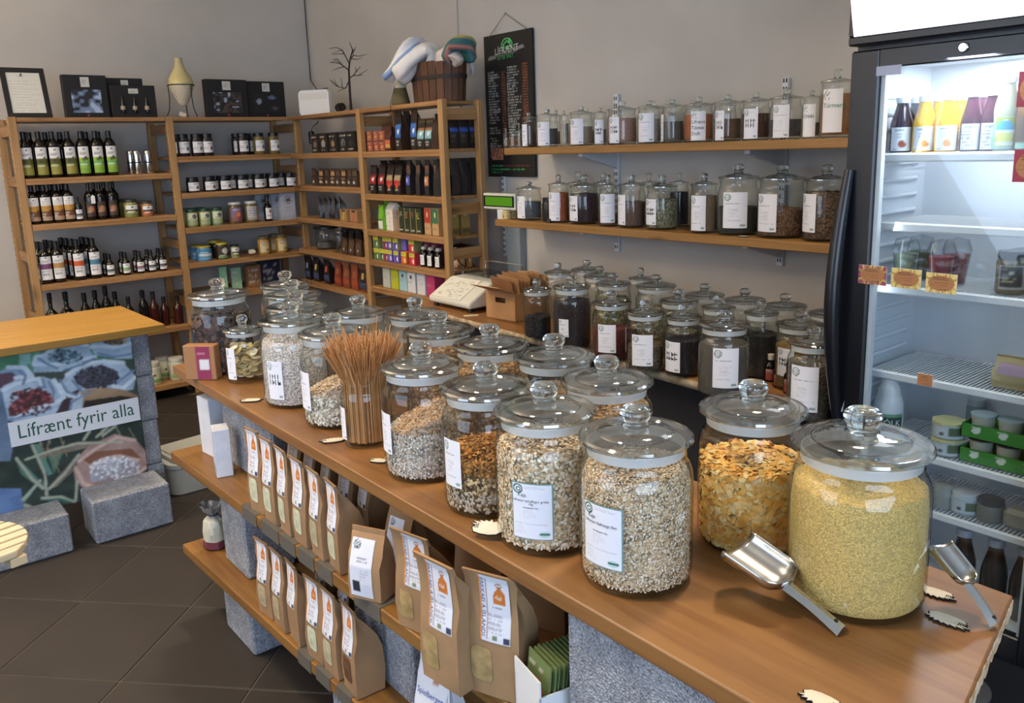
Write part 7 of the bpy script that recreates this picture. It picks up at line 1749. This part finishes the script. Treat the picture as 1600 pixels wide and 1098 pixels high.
for k in range(14):
    ax = Vector((rs.uniform(-1, 1), rs.uniform(-1, 1), rs.uniform(-1, 1))).normalized(); b1 = ax.orthogonal().normalized(); b2 = ax.cross(b1); R0 = rs.uniform(.02, .034)
    mb.tube([(b1 * math.cos(q * PI / 8) + b2 * math.sin(q * PI / 8)) * R0 + ax * rs.uniform(-.002, .002) for q in range(16)], .0025, 5, closed=True)
stuff(mb.build('tangle', M_TWIG, t))
# staved wooden bucket with cloths
by = at_x(686, 163, 2.66).y; bc = Vector((2.665, by, ZTS + .001)); AX_, AY_, HB = .105, .195, .205
bk_ = thing('wooden_bucket', 'old oval wooden bucket with dark iron hoops, standing at the open end', 'bucket', bc)
NS = 22
for k in range(NS):
    a0 = 2 * PI * k / NS + .012; a1 = 2 * PI * (k + 1) / NS - .012; h = HB + random.uniform(-.006, .004); fl = 1.10; vs = []
    for (sc_, z) in ((1, 0), (fl, h)):
        for a in (a0, a1):
            for q in (1.0, .9): vs.append((AX_ * sc_ * q * math.cos(a), AY_ * sc_ * q * math.sin(a), z))
    o = MB().add(vs, [(0, 2, 6, 4), (1, 5, 7, 3), (0, 4, 5, 1), (2, 3, 7, 6), (4, 6, 7, 5), (0, 1, 3, 2)]).build('stave', M_BARREL, bk_, smooth=0)
MB().lathe([(.9, .006), (.0005, .006), (.0005, .014), (.9, .014)], 28, sx=AX_, sy=AY_).build('bottom', M_BARREL, bk_)
for z in (.115,):
    s0 = 1 + .10 * z / HB; MB().lathe([(s0 * 1.005, z), (s0 * 1.03, z), (s0 * 1.04, z + .02), (s0 * 1.015, z + .02), (s0 * 1.005, z)], 44, sx=AX_, sy=AY_).build('hoop', plain('dark_hoop', '231d1a', .7), bk_)
def drape(name, label, path, width, thick, colf, waves=3, seed=1):
    """a folded cloth laid along a path of points, with rounded cross-section folds"""
    P = [Vector(q) for q in path]; nv = 26; nu = 18; rs = random.Random(seed)
    def at(v):
        f = v * (len(P) - 1); i = min(int(f), len(P) - 2); u = f - i; p = [P[max(0, i - 1)], P[i], P[i + 1], P[min(len(P) - 1, i + 2)]]
        return .5 * ((2 * p[1]) + (p[2] - p[0]) * u + (2 * p[0] - 5 * p[1] + 4 * p[2] - p[3]) * u * u + (3 * p[1] - p[0] - 3 * p[2] + p[3]) * u ** 3)
    ph = rs.uniform(0, 6); vs = []; cc = []; fs = []
    for j in range(nv):
        v = j / (nv - 1); c = at(v); t = (at(min(1, v + .02)) - at(max(0, v - .02))).normalized(); s_ = t.cross(Vector((0, 0, 1)));
        if s_.length < .05: s_ = Vector((0, 1, 0))
        s_.normalize(); n_ = s_.cross(t).normalized(); wv = width * (1 - .25 * (v if v > .5 else 0)) * (.6 + .4 * math.sin(PI * min(1, v * 1.6 + .1)))
        for i in range(nu):
            a = 2 * PI * i / nu; fold = 1 + .22 * math.sin(waves * a + ph + v * 4) + .1 * math.sin(5 * a - v * 6)
            taper = min(1, (v + .02) * 8, (1.02 - v) * 10)
            q = c + s_ * (wv * .5 * math.cos(a) * fold * taper) + n_ * (thick * .5 * math.sin(a) * fold * taper)
            vs.append(q); cc.append(lin(colf(v, i / nu)))
    for j in range(nv - 1):
        for i in range(nu): fs.append((j * nu + i, j * nu + (i + 1) % nu, (j + 1) * nu + (i + 1) % nu, (j + 1) * nu + i))
    fs.append(tuple(reversed(range(nu)))); fs.append(tuple((nv - 1) * nu + i for i in range(nu)))
    o = tag(MB().add(vs, fs, cc).build(name, M_FLAKE, None, smooth=60), label, 'cloth')
    return o
g = lambda px, py, dx=0: at_x(px, py, 2.665 + dx)
drape('folded_cloth', 'blue and white cotton cloth hanging out of the bucket furthest along', [g(668, 98, .03), g(655, 74, .0), g(640, 70, -.08), g(628, 88, -.13), g(614, 110, -.16), g(601, 124, -.17)], .13, .065, lambda v, u: ('7a96c4' if (int(u * 6) % 3 == 0 and v > .35) or (v > .84 and u < .5) else ('c8c070' if v > .97 else 'dcdee2')), 3, 1)
drape('folded_cloth', 'plain white cotton bag bulging over the bucket rim', [g(690, 108, .0), g(680, 84, -.02), g(662, 80, -.07), g(646, 94, -.12), g(632, 112, -.15), g(622, 118, -.155)], .19, .10, lambda v, u: 'd4d5d8', 2, 2)
drape('folded_cloth', 'white cloth heaped in the bucket between the patterned ones', [g(720, 104, .02), g(708, 90, -.01), g(696, 92, -.03), g(680, 96, -.03)], .19, .09, lambda v, u: 'd9cfc8', 2, 3)
drape('folded_cloth', 'yellow and green patterned scarf on top of the bucket', [g(706, 104, -.03), g(712, 74, -.02), g(724, 70, .0), g(732, 76, .03), g(734, 98, .05)], .17, .085, lambda v, u: ('c8b45a' if .15 < u < .5 else ('2f6a52' if .5 <= u < .72 else ('c07a70' if u > .9 else '3a6a70'))), 3, 4)
drape('folded_cloth', 'white loop of cloth hanging down the wall side of the bucket', [g(728, 92, .05), g(735, 98, .09), g(739, 110, .115), g(735, 118, .115)], .03, .02, lambda v, u: 'd6d6dc', 2, 5)
drape('folded_cloth', 'small olive cloth end between the white bag and the heap', [g(684, 98, .04), g(680, 80, .03), g(686, 83, .02), g(690, 92, .0)], .05, .03, lambda v, u: '8a8a4a' if u < .6 else 'c8b890', 2, 6)
# hanging bell-shaped pouch with a cord, in front of the bucket
q0 = at_x(628, 166, XP + .06); t = thing('fabric_bell', 'olive felt bell with a white top and brown knot, leaning on the bucket', 'decoration', (XP + .055, q0.y, ZTS + .001))
MB().lathe([(.0005, .0), (.052, .0), (.055, .006), (.034, .095), (.0005, .096)], 20).build('felt_skirt', M_CLOTH, t, '5c5438'); MB().lathe([(.035, .094), (.036, .1), (.02, .145), (.0005, .15)], 18).build('white_top', M_CLOTH, t, 'cfc8b4'); MB().lathe([(.0005, .148), (.012, .15), (.014, .165), (.009, .178), (.0005, .18)], 12).build('knot', M_CLOTH, t, '8a4a30')
MB().tube([(-.014, 0, .15), (-.036, 0, .10), (-.07, -.002, .012), (-.0735, -.004, -.02), (-.0735, -.003, -.07)], .0016, 5).build('cord', M_BLACKM, t)
# chalkboard with its string
ya, yb = at_x(757, 100, XR - .02).y, at_x(832, 100, XR - .02).y; z1 = at_x(795, 50, XR - .02).z; z0 = at_x(795, 276, XR - .02).z; Wc, Hc = ya - yb, z1 - z0
cbd = thing('chalkboard_menu', 'tall black chalkboard price list with a green house emblem, hung by a string', 'sign', (XR - .022, (ya + yb) / 2, z0), RZ)
MB().box(-Wc / 2, Wc / 2, 0, .018, 0, Hc, b=.003).build('board', M_BLACKM, cbd)
NU, NV = 110, 270; A = canvas(NU, NV, '1d1d1c')
rs = np.random.RandomState(9)
def row(u0, u1, v, c, dens=.72, h=.0042):
    j0, j1 = int((v - h) * NV), int((v + h) * NV); i = int(u0 * NU)
    while i < int(u1 * NU):
        if rs.rand() < dens:
            for j in range(j0, j1 + 1):
                if rs.rand() < .85: A[j, i] = np.array(lin(c)) * rs.uniform(.6, 1.1)
        i += 1
v = .745
for k in range(33):
    if k not in (20, 24): row(.08, .08 + rs.uniform(.12, .27), v, 'b4b4ae'); 
    if k > 0: row(.37, .45, v + .012, '8f5436', .8)
    row(.49, .49 + rs.uniform(.14, .3), v + .02, 'b4b4ae'); row(.80, .91, v + .03, '8f5436', .85); v -= .0188
row(.08, .35, .075, '4ab86a', .7); row(.36, .92, .075, '8a3a34', .5, .004); row(.08, .82, .05, '4ab86a', .7); row(.08, .34, .028, '4ab86a', .6)
p_rect(A, .1, .12, .35, .2, 'b0684e'); n3 = vnoise(NU, NV, 60); m_ = np.zeros((NV, NU), bool); m_[int(.12 * NV):int(.2 * NV), int(.1 * NU):int(.35 * NU)] = True; A[m_ & (n3 > .6)] = lin('c89a84')
p_disc(A, .5, .92, .12, .05, '5fd27a', hole=.83); p_poly(A, [(.42, .9), (.42, .93), (.5, .955), (.58, .93), (.58, .9), (.555, .9), (.555, .926), (.5, .942), (.445, .926), (.445, .9)], '5fd27a'); p_rect(A, .47, .895, .53, .912, '5fd27a'); p_rect(A, .545, .935, .565, .96, '5fd27a')
p_poly(A, [(.22, .845), (.7, .862), (.7, .89), (.22, .872)], '5a5a58'); p_poly(A, [(.08, .83), (.26, .838), (.24, .862), (.1, .858)], '8a8a88'); p_poly(A, [(.66, .87), (.86, .885), (.84, .905), (.68, .9)], '8a8a88')
MB().grid(NU, NV, lambda u, v: (-Wc / 2 + .004 + (Wc - .008) * u, -.0006, .004 + (Hc - .008) * v), A).build('chalk_face', M_PRINT, cbd, recalc=False)
M_CHALK = plain('chalk_white', 'd4d4d0', .9); M_CHG = plain('chalk_green', '4fc070', .9)
lettering('LÍFRÆNT', .050, M_CHALK, cbd, M=Matrix.Translation((-.105, -.0012, Hc * .858)) @ Matrix.Rotation(-.045, 4, 'Y'))
lettering('EFTIR VIGT', .028, M_CHG, cbd, M=Matrix.Translation((-.082, -.0012, Hc * .822)) @ Matrix.Rotation(-.045, 4, 'Y'))
MB().tube([(-Wc * .36, -.004, Hc - .01), (-Wc * .36, .004, Hc + .002), (-.02, .012, Hc + .10), (Wc * .38, .004, Hc + .002), (Wc * .38, -.004, Hc - .01)], .002, 5).build('string', plain('jute', '8a7a5c', .9), cbd)
MB().tube([(-.02, .02, Hc + .10), (-.02, .008, Hc + .101)], .004, 6).build('nail', M_STEEL, cbd)
# slatted round table at the front
tz = .60; cen = at_z(-84, 862, tz); Rt = (at_z(44, 850, tz) - cen).length * .93
tb_ = thing('slatted_table', 'pale round garden table of wooden slats, cut off by the picture edge', 'table', (cen.x, cen.y, 0), -.68 + .92)
for k in range(-6, 7):
    y = k * .043
    if abs(y) > Rt - .02: continue
    xx = lambda yy_: math.sqrt(max(.0004, Rt * Rt - yy_ * yy_))
    y0_, y1_ = y - .0165, y + .0165; pts = [(-xx(y0_), y0_)] + [(-xx(y0_ + (y1_ - y0_) * q / 4), y0_ + (y1_ - y0_) * q / 4) for q in range(1, 4)] + [(-xx(y1_), y1_), (xx(y1_), y1_)] + [(xx(y1_ + (y0_ - y1_) * q / 4), y1_ + (y0_ - y1_) * q / 4) for q in range(1, 4)] + [(xx(y0_), y0_)]
    o = MB().prism(pts, tz - .02, tz).build('slat', M_PALE, tb_); bv = o.modifiers.new('b', 'BEVEL'); bv.width = .003; bv.segments = 2; bv.limit_method = 'ANGLE'
for s_ in (-.11, .11): MB().box(s_ - .02, s_ + .02, -Rt * .8, Rt * .8, tz - .045, tz - .0205, b=.002).build('batten', M_PALE, tb_)
MB().tube([(0, 0, tz - .046), (0, 0, .02)], .03, 14).build('pedestal', M_PALE, tb_)
MB().lathe([(.0005, .0005), (.14, .0005), (.14, .012), (.04, .022), (.0005, .022)], 24).build('foot', M_PALE, tb_)
